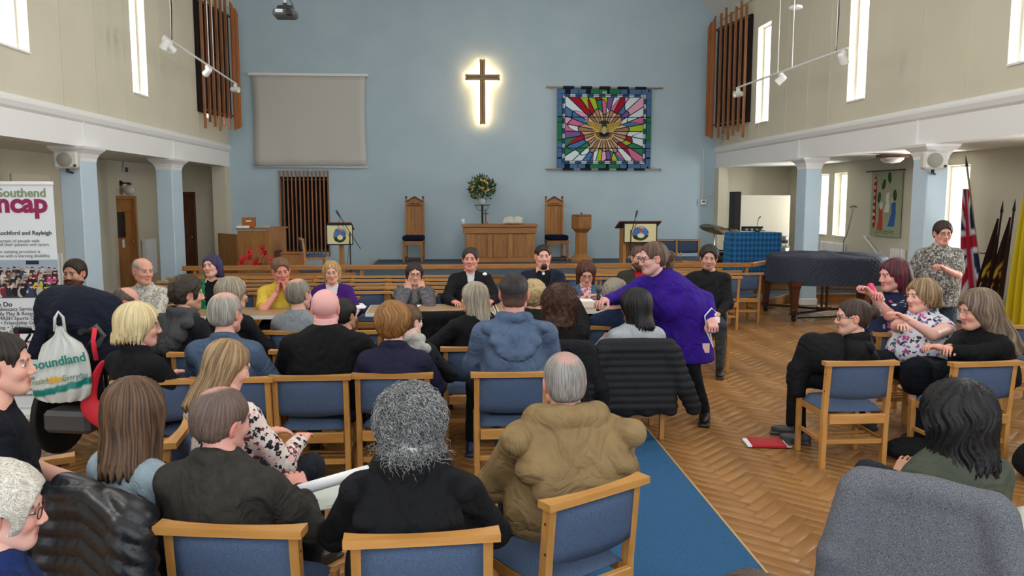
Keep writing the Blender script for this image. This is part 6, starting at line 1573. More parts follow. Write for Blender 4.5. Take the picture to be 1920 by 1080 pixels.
for i, s_ in enumerate(('Carers \u2022 Advocacy Service', 'Support \u2022 Family Play & Respite', '\u2022 SMASH Sports Club', 'Youth Group \u2022 Friendship Group', 'Carousel Coffee Shop \u2022 2 Charity Shops', 'Hate Incident Reporting Centre')):
    tb(s_, zof(582+8.6*i), .044, gy, rx_-.50+.30+(.14 if i > 2 else .06)*0+(.02*i))
MB().box((rx_-.25, -.001, zof(632)), (.26, .003, .09)).build('magenta_block', mg, bn); MB().box((rx_-.27, -.003, zof(632)), (.13, .003, .06)).build('pale_figure', M_paper, bn)
tb('www.southendmencap.org', zof(697), .055, gy, rx_-.12, bold=.001)
for i, s_ in enumerate(('Shoppers', 'Shop', 'Find us online at', 'southendmencap.org/')): tb(s_, zof(712+10*i), .04, gy, rx_-.12)
# ---------------------------------------------------------------- wheelchair with a padded coat over its back
wp = Vector((-2.66, 5.98, 0)); wc = empty('wheelchair', wp, R(-12), 'black wheelchair standing beside the white banner', 'wheelchair')
M_rub = mat('rubber', '#161616', .7)
for s_ in (-1, 1):
    w_ = MB().lathe([(.27, -.018), (.295, -.02), (.30, 0), (.295, .02), (.27, .018)], (s_*.29, .02, .30), 32, 'x'); w_.build('wheel_tyre', M_rub, wc, True)
    for k in range(10): a = k*.628; MB().cyl((s_*.29, .02, .30), (s_*.29, .02+.27*math.cos(a), .30+.27*math.sin(a)), .0035, n=4).build('spoke', M_chrome, wc)
    MB().lathe([(.001, -.04), (.03, -.04), (.03, .04), (.001, .04)], (s_*.29, .02, .30), 12, 'x').build('hub', M_black, wc)
    MB().lathe([(.001, -.016), (.09, -.018), (.095, 0), (.09, .018), (.001, .016)], (s_*.24, .45, .095), 18, 'x').build('castor_wheel', M_rub, wc, True)
    MB().tube([(s_*.24, .45, .1), (s_*.24, .42, .42), (s_*.24, -.18, .46), (s_*.24, -.22, .95), (s_*.24, -.36, .99)], .014, 8).build('frame_tube', M_black, wc, True)
    MB().cyl((s_*.24, -.30, .975), (s_*.24, -.43, 1.0), .021, .023, n=10).build('grip', M_rub, wc)
    MB().tube([(s_*.24, -.30, .95), (s_*.24, -.36, .90), (s_*.24, -.41, .89)], .009, 6).build('brake_lever', M_black, wc)
    MB().box((s_*.26, .05, .68), (.05, .32, .035), bev=.01).build('armrest', M_rub, wc); MB().box((s_*.25, .1, .57), (.02, .4, .2)).build('side_panel', M_black, wc)
MB().box((0, .02, .49), (.42, .42, .06), bev=.02).build('seat', mat('nylon_black', '#18181a', .8), wc); MB().box((0, -.20, .74), (.44, .035, .46), bev=.015).build('backrest', mat('nylon_black', '#18181a', .8), wc)
MB().box((0, -.22, .33), (.36, .22, .16), bev=.03).build('under_basket', M_pj, wc); MB().box((.02, -.28, .94), (.30, .03, .04), bev=.01).build('rear_bar', M_black, wc)
MB().tube([(.20, -.30, .97), (.28, -.32, 1.02), (.3, -.28, .95), (.26, -.3, .88)], .022, 8).build('control_joint', M_pj, wc)
def drape(nm, lab, cat, loc, rz, m, build, h=.013, fr=20, amp=.012, quilt=0, qdir=2):
    r_ = MB(); v = build(); V, F = v.mesh(); V = relax(V, F, 2, .5); n = vnormals(V, F)
    if quilt:
        zz = V[:, 2]+(.6*V[:, 1]+.25*np.abs(V[:, 0]))*(qdir == 3); V = V+n*(np.abs(np.sin(zz*math.pi/quilt))**.5*(.014 if qdir == 2 else .020))[:, None]
    V = fold(V, n, amp, len(V) % 97, fr); n = vnormals(V, F)
    o = meshobj(nm, V, F, m, None, True); o.location = loc; o.rotation_euler = (0, 0, rz); tag(o, lab, cat); return o
def f_():
    v = Vol((-.42, -.42, .45), (.45, .3, 1.4), .014); v.ell((.02, -.15, 1.06), (.30, .17, .22), .06).ell((-.12, -.12, 1.16), (.16, .14, .12), .06).ell((.24, -.14, .92), (.15, .13, .28), .08).cap((-.22, -.1, 1.0), (-.26, -.1, .72), .09, .07, .06).cap((.0, -.2, 1.1), (.18, -.22, .8), .12, .12, .08); v.cap((-.2, -.22, 1.12), (.12, -.30, 1.02), .05, .06, .012).cap((.1, -.28, 1.08), (.26, -.26, .84), .05, .05, .012).cap((-.14, -.3, 1.0), (-.2, -.3, .82), .05, .045, .012).ell((-.04, -.30, 1.08), (.09, .05, .06), .01); return v
drape('padded_coat', 'bulky dark navy padded coat heaped over the wheelchair back', 'coat', wp, R(-12), cloth('#171c2a'), f_, amp=.03, fr=11)
MB().tube([(.05, 0, 0), (0, 0, .06), (-.05, 0, 0), (0, -.01, -.06)], .012, 6, True).build('buckle', M_whitemet, None, label='pale buckle of a strap across the dark coat', cat='buckle').location = wp+Vector((-.05, -.42, 1.0))
# red strap and red bag
o = MB().tube([(0, 0, 1.02), (-.01, -.02, .93), (.005, -.02, .80)], .017, 6).build('red_strap', mat('red_nylon', '#d8283a', .6), None, True, label='short red strap hanging down the back of the wheelchair', cat='strap'); o.location = wp+Vector((.22, -.42, 0))
V = []; F = []
prf = [(.22, .80, .02), (.16, .70, .03), (.10, .58, .05), (.06, .46, .08), (.10, .38, .12), (.20, .30, .10), (.30, .25, .05)]
for x, z, w_ in prf: V += [(x-w_*.3, -.46, z+w_*.3), (x+w_*1.6, -.44, z+w_*.5), (x+w_*1.2, -.36, z), (x, -.38, z-w_*.3)]
for i in range(len(prf)-1):
    for k in range(4): a = 4*i; F.append((a+k, a+(k+1) % 4, a+4+(k+1) % 4, a+4+k))
F += [(3, 2, 1, 0), tuple(4*(len(prf)-1)+k for k in range(4))]
o = meshobj('red_bag', V, F, mat('red_nylon', '#d8283a', .6), None, True); o.location = wp+Vector((.03, 0, .0)); tag(o, 'bright red cloth bag hanging from the side of the wheelchair', 'bag'); md = o.modifiers.new('s', 'SUBSURF'); md.levels = md.render_levels = 2
# carrier bag on the handle
bg0 = atY(112, 612, 5.5); cbg = empty('carrier_bag', (bg0.x, 5.5, bg0.z), R(6), 'white plastic carrier bag with green lettering hanging from the wheelchair grip', 'bag')
nu, nv = 48, 30; V = []; C = []
px2m = 1/262.
outl = [(0.0, .02, .02), (.06, .04, .04), (.12, .12, .12), (.20, .155, .155), (.32, .175, .18), (.42, .19, .185), (.48, .17, .175), (.505, .10, .14)]
for j in range(nv+1):
    t_ = j/nv*.505; k = max(i for i in range(len(outl)-1) if outl[i][0] <= t_+1e-9); a, b = outl[k], outl[k+1]; q_ = (t_-a[0])/(b[0]-a[0]); w1 = a[1]+(b[1]-a[1])*q_; w2 = a[2]+(b[2]-a[2])*q_
    for i in range(nu):
        an = 2*math.pi*i/nu; xx = math.cos(an); yy = math.sin(an); cr_ = .012*math.sin(xx*14+t_*8)*min(t_*6, 1)+.006*math.sin(xx*31-t_*20); x = xx*(w1 if xx < 0 else w2)+.01*math.sin(t_*9); y = yy*(.03+.16*t_)*(1-.5*max(0, t_-.42)*8)+cr_
        V.append((x-.0, y, -t_)); c_ = _lin('#c9cbc4')
        if .385+.04*xx*-1 < t_ < .435+.04*xx*-1 and yy < .3: c_ = _lin('#12786e')
        C.append(c_)
F = [(j*nu+(i+1) % nu, j*nu+i, (j+1)*nu+i, (j+1)*nu+(i+1) % nu) for j in range(nv) for i in range(nu)]
V.append((0, 0, 0)); V.append((0, 0, -.515)); C += [_lin('#c9cbc4')]*2; F3 = F+[(nu*0+i, nu*0+(i+1) % nu, len(V)-2, len(V)-2) for i in range(0)]
meshobj('bag_body', np.array(V), np.array(F), mat('bag_plastic', '#ffffff', .35, kind='attr', spec=.4), cbg, True, colors=np.array(C))
MB().tube([(-.03, -.01, -.03), (-.02, -.02, .06), (.0, -.01, .1), (.02, .01, .06), (.03, .0, -.03)], .010, 6).build('bag_handle', mat('bag_plain', '#c9cbc4', .35), cbg, True)
tg_ = mat('ink_teal', '#147a6e', .5)
tx_ = lambda s, z, size, m, x, bold=0, rz=8, xs=1: text(s, size, m, cbg, (x, -.075-.12*(-z)-.0, z), (R(90), R(-rz), 0), align='CENTER', ext=.0008, bold=bold, xs=xs)
tx_('poundland', -.245, .085, tg_, .02, .002, 9, .95); tx_('Amazing', -.365, .052, gn, -.115, .001, 8, .8); tx_('Value', -.352, .055, mat('ink_yellow', '#d8a41c', .5), .0, .003, 8, .9); tx_('Everyday', -.338, .055, tg_, .12, 0, 8, .8)
# ---------------------------------------------------------------- coats over chair backs
def coatfn(w_=.30, z1=.86, z0=.34, d=.07, slv=(.62, .50), hump=.0, sl=1.0):
    def f():
        v = Vol((-w_-.30, -.46, z0-.12), (w_+.30, -.02, z1+.16), .0125)
        n = 7
        for i in range(n):
            x = (i/(n-1)*2-1)*(w_-.05); v.cap((x, -.27, z1-.06-.03*abs(x)/w_), (x*1.08, -.325, z0+.05*((i*3) % 2)*.4), d*.62, d*.72, .05); v.cap((x, -.21, z1-.07), (x, -.20, z1-.32), .035, .03, .04)
        v.cap((-w_+.04, -.26, z1-.04), (w_-.04, -.26, z1-.04), .045, .045, .05)
        for s_ in (-1, 1): v.cap((s_*(w_-.02), -.27, z1-.09), (s_*(w_+.06*sl), -.31, z1-.36), .068, .062, .03); v.cap((s_*(w_+.06*sl), -.31, z1-.36), (s_*(w_+.12*sl), -.30, z1-slv[0] if s_ < 0 else z1-slv[1]), .062, .052, .03)
        if hump: v.ell((0, -.22, z1+.0), (.16, .07, .07), .05)
        return v
    return f
def coat_on(ch_, nm, lab, m, **kw):
    q_ = {k: kw.pop(k) for k in ('w_', 'z1', 'z0', 'd', 'slv', 'hump', 'sl') if k in kw}
    return drape(nm, lab, 'coat', ch_.location, ch_.rotation_euler.z, m, coatfn(**q_), **kw)
# ---------------------------------------------------------------- audience chairs
G = 'audience chairs'
c_a19 = chair_px((300, 985), (556, 993), 'wooden chair of the balding man in the charcoal fleece', G)
c_a20 = chair_px((652, 1012), (929, 998), 'wooden chair of the person with grey curls and black hoodie', G)
c_a21 = chair_px((1034, 944), (1207, 893), 'wooden chair turned left behind the man in the tan parka', G)
c_a16 = chair_px((-95, 885), (106, 858), 'wooden chair of the young man in the dark t-shirt', G)
c_a18 = chair_px((104, 922), (258, 992), 'wooden chair under the quilted black jacket at lower left', G)
c_a22 = chair_px((1600, 905), (1880, 958), 'wooden chair under the grey fleece coat at lower right', G)
c_a23 = chair_px((1552, 679), (1681, 677), 'wooden chair of the woman with a bun, near the red folder', G)
c_a26 = chair_px((1782, 681), (1922, 677), 'wooden chair below the woman with long ash-blonde hair and black top', G)
c_a8 = chair_px((318, 838), (368, 770), 'wooden chair turned sideways beside the woman in the floral blouse', G)
rowB = [((222, 714), (356, 711), 'left wooden chair of the middle row, behind the blonde bob'), ((358, 710), (505, 708), 'wooden chair behind the man in the blue blazer'), ((509, 706), (651, 704), 'wooden chair behind the bald man in the black jumper'),
        ((665, 702), (804, 701), 'wooden chair behind the auburn woman in the navy jacket'), ((891, 700), (1026, 698), 'wooden chair behind the man in the blue hoodie')]
cB = [chair_px(a, b, l, G) for a, b, l in rowB]
c_a13 = chair_px((1046, 648), (1118, 647), 'wooden chair under the plain black coat near the aisle', G); p_ = c_a13.location.copy()
c_a15 = chair_px((1133, 646), (1255, 645), 'wooden chair under the quilted black coat by the blue carpet', G)
c_a13.location = (c_a15.location.x-.62, c_a15.location.y-.02, 0)
for a, b, l in (((322, 662), (442, 660), 'wooden chair behind the man with the grey hood'), ((500, 657), (640, 657), 'wooden chair hidden in front of the bald man'), ((826, 652), (955, 650), 'empty wooden chair with visible seat left of the blue hoodie')): chair_px(a, b, l, G)
for a, b, l in (((396, 625), (496, 621), 'wooden chair behind the grey-haired woman in black'), ((500, 621), (600, 621), 'wooden chair behind the man in the grey sweatshirt'), ((610, 621), (712, 620), 'wooden chair between bald man and auburn woman, further row'), ((950, 622), (1040, 622), 'wooden chair before the curly blonde head'), ((1100, 612), (1195, 612), 'wooden chair before the short grey head at the tables')): chair_px(a, b, l, G)
chair(atX(1890, 590, 0).x if False else 5.15, 6.9, 8, 'wooden chair at the right edge behind the woman with ash-blonde hair', G)
chair(3.75, 6.62, -2, 'wooden chair under the woman with burgundy hair', G); chair(4.05, 6.25, -30, 'wooden chair under the woman in white floral top', G)
# coats on chairs
c_a10 = chair_px((790, 617), (905, 614), 'wooden chair behind the woman draped in a black coat', G)
coat_on(c_a10, 'black_overcoat', 'long black overcoat spread over a chair left of the blue hoodie', cloth('#121214'), w_=.34, z1=.92, z0=.30, amp=.03, fr=14, slv=(.55, .5))
M_puff = mat('puffer_black', '#14161c', .38, spec=.5, bump=.15, bscale=60)
coat_on(c_a18, 'quilted_jacket', 'shiny black quilted jacket hung over the chair at lower left', M_puff, w_=.27, z1=.84, z0=.16, d=.06, sl=.7, quilt=.07, qdir=3, amp=.006, slv=(.55, .5))
coat_on(c_a15, 'quilted_coat', 'black quilted coat hung over the chair by the blue carpet', mat('puffer_matt', '#1a1b1f', .7, spec=.25), w_=.29, z1=.80, z0=.28, quilt=.055, amp=.008, slv=(.60, .52), sl=1.3)
coat_on(c_a13, 'black_coat', 'plain black coat hung over the chair next to the quilted one', cloth('#1b1b1d'), w_=.26, z1=.81, z0=.28, amp=.014, slv=(.55, .5))
coat_on(c_a22, 'grey_fleece_coat', 'grey flecked fleece coat hung over the nearest chair at right', mat('fleece_grey', '#7c7d82', .95, kind='noise', col2='#4c4e54', scale=260, bump=.5, spec=.1), w_=.265, z1=.84, z0=.14, d=.06, amp=.012, fr=12, slv=(.62, .5), hump=0, sl=.7)
# ---------------------------------------------------------------- people: the panel behind the tables, facing us
S = dict
short = lambda **k: dict(dict(style='short', t=.011), **k)
PAN = [
 person('bearded man in a navy jumper sitting left of the pale blue pillar', (140, 512, 8.0), 168, look=18, nod=2, hs=1.12, s=1.05, g=1.1, top='#171c28', hair=short(t=.008), hc=('#3a2a20', '#22160f'), beard=S(t=.02, c='#5a3420', c2='#3a2014'), skin='#c99880'),
 person('balding man in a pale checked shirt with clasped hands', (268, 508, 8.2), 172, look=-38, nod=2, tip=-3, lean=.10, hs=1.1, g=1.15, top=floral('check_shirt', '#b9b4a8', ['#9a958a', '#c8c4b8', '#8a867e', '#d2cec4'], 55, .6), collar=.02, hair=short(t=.006, horse=1, fade=1), hc=('#b0a89c', '#7a7268'), skin='#d19a84', red=.5, armL=S(to=(.03, .42, .78)), armR=S(to=(.10, .40, .78)), handL='clasp', handR='clasp'),
 person('woman with purple bob, green cardigan and black top', (397, 499, 8.75), 186, look=8, nod=-6, tip=8, hs=1.0, g=1.0, sh=.92, top='#178050', vneck=(.085, .55), inner='#141416', bust=.9, hair=S(style='long', len=.13, t=.010, w=.88, open=.055, fringe=0), hc=('#3f3560', '#241e38'), brow='#3a2a28', skin='#d8a490'),
 person('man in a yellow polo shirt resting his chin on clasped hands', (527, 508, 8.75), 172, look=-12, nod=6, tip=6, lean=.20, hs=1.12, g=1.3, sh=1.12, top='#d8b844', sleeves='short', collar=.02, hair=S(style='short', t=.018, curl=.006, fade=1), hc=('#7a5c40', '#48321f'), skin='#cf8878', red=.6, armL=S(to=(-.045, .28, .90), pole=(-.6, .5, -.8), dir=(.25, -.1, 1), palm=(1, 0, -.2)), armR=S(to=(.045, .27, .89), pole=(.6, .5, -.8), dir=(-.25, -.1, 1), palm=(-1, 0, -.2)), handL='clasp', handR='clasp'),
 person('blonde woman with glasses, purple cardigan and white blouse', (622, 510, 8.85), 180, look=-6, nod=4, tip=4, lean=.06, hs=1.0, sh=.92, top='#41186a', vneck=(.075, .42), inner='#e0dcdc', collar=.015, bust=.9, hair=S(style='long', len=.15, t=.008, w=.8, open=.058), hc=('#c4a070', '#8a6a44'), skin='#d8a28c', glasses='thin', armL=S(to=(-.14, .38, .77)), armR=S(to=(.14, .38, .77))),
 person('woman with brown bob and glasses, chin on both hands', (777, 512, 8.95), 178, look=-8, nod=8, lean=.16, hs=1.02, sh=.92, top=cloth('#6a6a6e', '#4a4a50', 30), vneck=(.05, .5), inner='#8a8880', hair=S(style='long', len=.085, t=.004, w=.76, open=.062), hc=('#3c2620', '#22140f'), skin='#d6a58f', glasses='dark', armL=S(to=(-.075, .20, .88), pole=(-.5, .6, -.8), dir=(.1, -.2, 1), palm=(.3, -1, 0)), armR=S(to=(.07, .20, .87), pole=(.5, .6, -.8), dir=(-.1, -.2, 1), palm=(-.3, -1, 0)), handL='fist', handR='relax'),
 person('man in a black jacket and white shirt with a round white badge', (882, 486, 9.1), 178, look=8, nod=-4, hs=1.1, g=1.15, sh=1.08, top='#17181b', vneck=(.05, .30), inner='#d8d8dc', collar=.02, hair=short(t=.010), hc=('#3a2c26', '#1e1612'), skin='#d09080', red=.4, armL=S(to=(-.2, .40, .76)), armR=S(to=(.2, .40, .76))),
 person('man with dark goatee in a navy coat over a black top', (1018, 481, 9.2), 178, look=0, nod=-3, hs=1.12, g=1.15, sh=1.12, top='#1c2433', vneck=(.09, .5), inner='#15161a', hair=short(t=.009, fade=1), hc=('#1e1816', '#0e0b0a'), brow='#1e1816', beard=S(t=.007, goatee=1, top=-.074, c='#3a2620', c2='#1e1410'), skin='#d8a08c', armL=S(to=(-.1, .36, .78)), armR=S(to=(.1, .36, .78))),
 person('woman with long brown hair, denim jacket and pink patterned scarf', (1099, 512, 8.95), 176, look=6, nod=20, lean=.10, hs=1.08, sh=.95, top='#4a6680', vneck=(.07, .5), inner=floral('pink_scarf', '#d8c8cc', ['#a82a48', '#c87088', '#8a1c38', '#e0d0d4'], 38, .6), bust=.9, hair=S(style='long', len=.24, t=.006, w=.92, open=.060, wave=1.5, vol=.003), hc=('#5e3626', '#301a12'), skin='#d8a08e', red=.5, glasses='dark', armL=S(to=(-.12, .36, .78)), armR=S(to=(.12, .36, .78))),
 person('man with brown beard and glasses, olive jacket over a red shirt', (1198, 483, 9.2), 180, look=2, nod=0, hs=1.08, g=1.1, sh=1.05, top='#37362c', vneck=(.065, .5), inner='#c01c28', hair=short(t=.008), hc=('#6a5040', '#3c2a20'), beard=S(t=.018, c='#5c4030', c2='#38241a'), skin='#cf9c84', glasses='thin'),
 person('dark-haired man in a black sweater at the right end of the panel', (1329, 483, 8.6), 196, look=0, nod=4, tip=-4, hs=1.08, g=1.1, sh=1.08, top='#1b1c1e', hair=short(t=.012, vol=.004), hc=('#2c2422', '#161110'), stubble=.35, skin='#cf9c88', glasses='thin', legs='#3a3c40', armL=S(to=(-.10, .30, .66)), armR=S(to=(.08, .32, .66))),
]
for k, (r_, i_) in enumerate(PAN):
    x, y = r_.location.x, r_.location.y; f_a = -math.degrees(r_.rotation_euler.z)
    chair(x, y, f_a, 'wooden chair of the panel, %s from the left, mostly hidden behind a table' % (ORD+['last'])[k], 'panel chairs')
pc_ = atZ(698, 545, .78); chair(pc_.x, pc_.y-.27+.5, 180, 'empty panel chair between the purple cardigan and the chin-on-hands woman', 'panel chairs')
# badge and collar studs
def badge(P_, px, py, m, rad):
    r_, i_ = P_; M = Matrix.Translation(r_.location) @ Matrix.Rotation(r_.rotation_euler.z, 4, 'Z'); deps = bpy.context.evaluated_depsgraph_get(); bpy.context.view_layer.update()
    best = None
    for o in COL.objects:
        if o.parent == r_ and o.name.split('.')[0] in ('top', 'jacket', 'shirt'):
            inv = (M @ o.matrix_basis).inverted(); c0 = inv @ Vector(CPOS_); d0 = (inv.to_3x3() @ Vector(ray(px, py))).normalized(); ok, loc, nrm, _ = o.ray_cast(c0, d0)
            if ok and (best is None or (loc-c0).length < best[0]): best = ((loc-c0).length, loc, nrm)
    if best:
        mb = MB(); mb.M = Matrix.Translation(best[1]+best[2]*.002) @ best[2].to_track_quat('Z', 'Y').to_matrix().to_4x4(); mb.lathe([(rad, 0), (rad*.9, .005), (.001, .006)], n=16); mb.build('badge', m, r_)
badge(PAN[6], 909, 514, M_paper, .026); badge(PAN[7], 1019, 513, M_paper, .018)
# ---------------------------------------------------------------- the speaker with the microphone
sk_ = person('woman in a long purple dress leaning forward and holding out a microphone', (1224, 484, 6.75), 228, look=30, nod=6, tip=2, lean=.20, side=.20, s=1.12, g=1.42, sh=1.12, hs=1.14, skin='#d2a096', red=.5,
 top=cloth('#31127e', '#2b0f70', 12), hem=.34, sleeves='long', folds=.016, thick=.016, stand=.88, legs='#0f0f12', bust=1.0, glasses='dark', brow='#5a4438', shoes='#0e0e10', vneck=None,
 hair=S(style='short', t=.009, tail=(.02, -.13, -.16), line=.01), hc=('#6c5244', '#3c2a22'), armR=S(px=(1128, 566, 6.35), k=1.12, pole=(.3, -.2, -1)), armL=S(px=(1334, 600, 6.5), pole=(-.3, -1, -.3)), handR='hold', handL='fist',
 legg=1.0, lap=S(KL=(-.16, .10, .46), AL=(-.26, .06, .10), KR=(.10, -.06, .47), AR=(.26, -.10, .10), foot=(30, -10)))
def at_hand(P_, key, nm, mb, m, lab, cat, rot=(0, 0, 0), off=(0, 0, 0), parts=()):
    r_, i_ = P_; M = Matrix.Translation(r_.location) @ Matrix.Rotation(r_.rotation_euler.z, 4, 'Z'); p_ = M @ (Vector(i_[key])+Vector(off)); e_ = empty(nm, p_, 0, lab, cat); e_.rotation_euler = rot
    for pn_, b_, m_ in parts: b_.build(pn_, m_, e_, True)
    return e_
at_hand(sk_, 'WR', 'microphone', None, None, 'black hand microphone held out by the woman in purple', 'microphone', (R(12), 0, 0), (.0, .09, .02), [('handle', MB().cyl((0, 0, -.10), (0, 0, .06), .013, .017, n=12), M_black), ('mic_head', MB().lathe([(.001, .05), (.02, .06), (.026, .08), (.022, .105), (.001, .12)], n=14), M_pj)])
e_ = at_hand(sk_, 'WL', 'lanyard', None, None, 'white lanyard and name cards dangling from the speaker\'s hand', 'lanyard', (0, 0, 0), (.02, -.02, -.02))
MB().tube([(0, 0, 0), (.05, 0, .08), (.0, -.02, .12), (-.05, 0, .05), (-.02, .01, -.1), (.03, .0, -.22), (.0, 0, -.1)], .007, 5).build('ribbon', M_paper, e_); MB().box((.04, -.03, .02), (.07, .01, .05), rz=.4).build('card', M_paper, e_); MB().box((-.04, -.02, -.22), (.06, .01, .08)).build('tag_card', mat('tag_pink', '#d8b0a8', .6), e_)
# ---------------------------------------------------------------- audience, row by row from the back
LH = lambda **k: dict(dict(style='long', t=.010), **k)
person('balding man with glasses beyond the wheelchair, facing right', (238, 565, 7.0), 60, look=20, nod=14, g=1.0, top='#2e3034', hair=short(t=.006, horse=1), hc=('#6a5c50', '#3c342c'), skin='#d49a88', red=.4, glasses='thin')
person('dark curly-haired man in a black coat with grey hood', (352, 551, 6.35), 40, look=28, nod=2, hs=1.08, g=1.2, sh=1.15, top='#1c1d20', hood=1.2, hoodc='#48484a', hair=S(style='short', t=.024, curl=.012, nape=-.085), hc=('#3a2c22', '#1e1610'), stubble=.3, skin='#cf9c84')
person('grey-blonde woman in a black top, back of head to us', (436, 551, 6.75), 25, look=30, hs=1.08, g=1.05, sh=.98, top='#16171a', hair=LH(len=.13, w=.95, vol=.012, fr=16), hc=('#a89c88', '#6c6252'), glasses='dark')
person('man with short grey hair in a light grey sweatshirt', (561, 552, 6.95), 12, look=20, hs=1.12, g=1.1, top='#84898e', hair=short(t=.006, bald=(-.03, .045, .055)), hc=('#8c8478', '#5a5248'), skin='#cf9c88')
person('dark-haired person half hidden behind the bald man', (646, 590, 6.2), 10, look=30, hs=1.0, top='#14161c', hair=short(t=.013), hc=('#1c1614', '#0e0b0a'), skin='#c08c74')
person('woman with long grey-blonde hair and sunglasses, draped in a black coat', (888, 558, 6.75), -14, look=-38, hs=1.08, g=1.15, sh=1.05, top='#141416', hair=LH(len=.20, w=.95, fr=16), hc=('#b0a490', '#6e6456'), glasses='black', armL=S(to=(-.55, .15, .70), pole=(-.4, -.5, -.5)), folds=.02)
person('person with curly blonde hair half hidden by the blue hoodie', (1000, 555, 7.1), 5, hs=1.0, g=1.0, top='#1e2620', hair=S(style='short', t=.03, curl=.013, nape=-.09, vol=.012), hc=('#c4ac80', '#8a7048'))
a14 = person('person with short wavy grey hair in navy beside the speaker', (1152, 553, 7.0), 5, look=-10, hs=1.08, g=1.15, top=cloth('#1e2c48'), hair=S(style='short', t=.026, curl=.010, nape=-.085), hc=('#a09684', '#685e50'))
a13 = person('woman with brown curly hair in black, raising one hand', (1050, 568, 6.35), 0, look=12, hs=1.12, g=1.12, top='#161617', hair=S(style='long', len=.17, w=1.12, vol=.03, curl=.012, t=.014, locks=(700, .0015, .08, 1.5)), hc=('#5a3826', '#2a1812'), armR=S(to=(.20, .46, 1.0), pole=(.8, -.2, -1)), handR='hold')
a15 = person('black-haired woman with glasses in a pale grey sweater', (1190, 574, 6.35), -6, look=-30, nod=4, hs=1.12, g=1.2, sh=1.05, top='#a9abae', collar=.015, hair=LH(len=.17, w=.95, t=.012, vol=.006), hc=('#1e1a1a', '#0a0909'), brow='#1a1412', skin='#a87860', glasses='dark')
person('blonde woman with a straight bob in a black coat', (262, 610, 5.15), 30, look=38, nod=4, collar=.04, hs=1.12, g=1.15, sh=1.02, top='#121316', hair=LH(len=.10, w=.92, vol=.006, t=.010), hc=('#e0cfa0', '#b8a478'), skin='#dba592', glasses='thin')
person('balding grey-haired man in a blue blazer with brown collar', (424, 588, 5.3), 8, look=14, hs=1.12, g=1.2, sh=1.12, top='#4c5d74', collar=.035, hair=short(t=.008, bald=(.02, .062, .095)), hc=('#a8a49a', '#6e6a62'), skin='#d8a08e', red=.5)
person('heavy bald man in a black jumper', (611, 578, 5.42), 2, look=6, hs=1.13, g=1.65, sh=1.38, top='#0f0f11', skin='#d8a09a', red=.3, neck=1.35, hair=None, legs='#26384e')
person('small pale-faced person with white fur collar behind the auburn woman', (768, 602, 5.75), 10, look=40, hs=.95, sh=.85, top='#1e2026', hood=1.0, hoodc='#b4b0a8', hair=short(t=.012), hc=('#6a4a30', '#3c2818'), skin='#e0b8a8')
person('woman with short auburn hair in a navy jacket', (738, 606, 5.25), 0, look=14, hs=1.10, g=1.15, sh=1.02, top='#23233a', collar=.045, hair=S(style='short', t=.016, nape=-.10, vol=.006, fr=14, ridge=2.5, wave=3), hc=('#a0703c', '#6a4624'), skin='#e0b0a0')
a11 = person('broad man with short black hair in a faded blue hoodie', (964, 552, 5.38), 2, look=4, hs=1.18, g=1.35, sh=1.28, top=cloth('#56667f', '#4b5a73', 9), hood=1.05, hair=short(t=.008, fade=.6, fr=24), hc=('#2a2422', '#141110'), brow='#1a1412', skin='#d09484', neck=1.15, legs='#15171c', thick=.018, folds=.016, lap=S(KL=(-.26, .36, -.0), AL=(-.30, .42, .09), foot=(-10, 0)), shoes='#24304e')
# nearer row
person('woman with long highlighted hair and floral blouse looking down', (428, 684, 3.75), 35, look=22, nod=22, hs=.98, g=1.0, sh=.95, top=floral('rose_blouse', '#d8c8c0', ['#1c1a1e', '#d4a8a4', '#c8bcb4', '#7a3a3c', '#2a282c', '#d8c8c0'], 42, .6), hair=LH(len=.25, w=.80, fr=13, t=.004), hc=('#a88a62', '#6a5036'), skin='#dca490')
a16 = person('young man in a dark t-shirt at the left edge, arm bent', (4, 684, 3.25), 62, look=14, nod=0, hs=1.02, g=1.1, sh=1.05, top='#11141c', sleeves='short', hair=S(style='short', t=.012, fade=.5), hc=('#30241e', '#1a120e'), skin='#d6a08c', legs='#1a2030', armR=S(to=(.17, .24, .66), pole=(.5, -.7, -.5)), armL=S(to=(.06, .30, .72)), handR='fist', handL='fist', vx=.009)
person('girl with long straight brown hair in a pale blue sweater', (257, 772, 3.25), 34, look=-18, nod=2, hs=1.12, g=.92, sh=.95, top=cloth('#95a3ab', '#8a99a2', 40), hair=LH(len=.215, w=1.0, t=.012, h=.006, fr=15, side=1.0), hc=('#6c4e38', '#38261a'), skin='#dcae98', vx=.009, armR=S(to=(.25, .26, .66)), armL=S(to=(-.05, .3, .66)))
# right-hand group
person('woman with dark hair in a bun and black padded coat, facing left', (1598, 594, 5.75), -62, look=-18, nod=2, hs=1.12, g=1.2, sh=1.0, top='#141416', hood=1.0, folds=.018, hair=S(style='short', t=.006, nape=-.09, bun=(.0, -.135, .03, .05)), hc=('#4c382c', '#241812'), brow='#2a1c14', skin='#d4a08c', glasses='dark', legs='#141416', shoes='#3a3a3c', lap=S(AL=(-.06, .36, .09), KL=(-.14, .40, 0)), armL=S(to=(-.06, .22, .63)), armR=S(to=(.06, .22, .63)))
def lapcoat():
    v = Vol((-.34, -.34, -.40), (.34, .34, .34), .014); v.ell((0, 0, .02), (.16, .17, .15), .05).cap((-.08, .05, .10), (-.16, .1, -.18), .09, .08, .05).cap((.08, .0, .12), (-.02, -.12, -.02), .07, .08, .04).cap((-.16, .05, -.1), (-.20, .02, -.25), .07, .05, .04); return v
q_ = atY(1545, 672, 5.72); drape('bundled_coat', 'black coat bundled in the lap of the woman with a bun', 'coat', q_, .2, cloth('#131315'), lapcoat, amp=.03, fr=15)
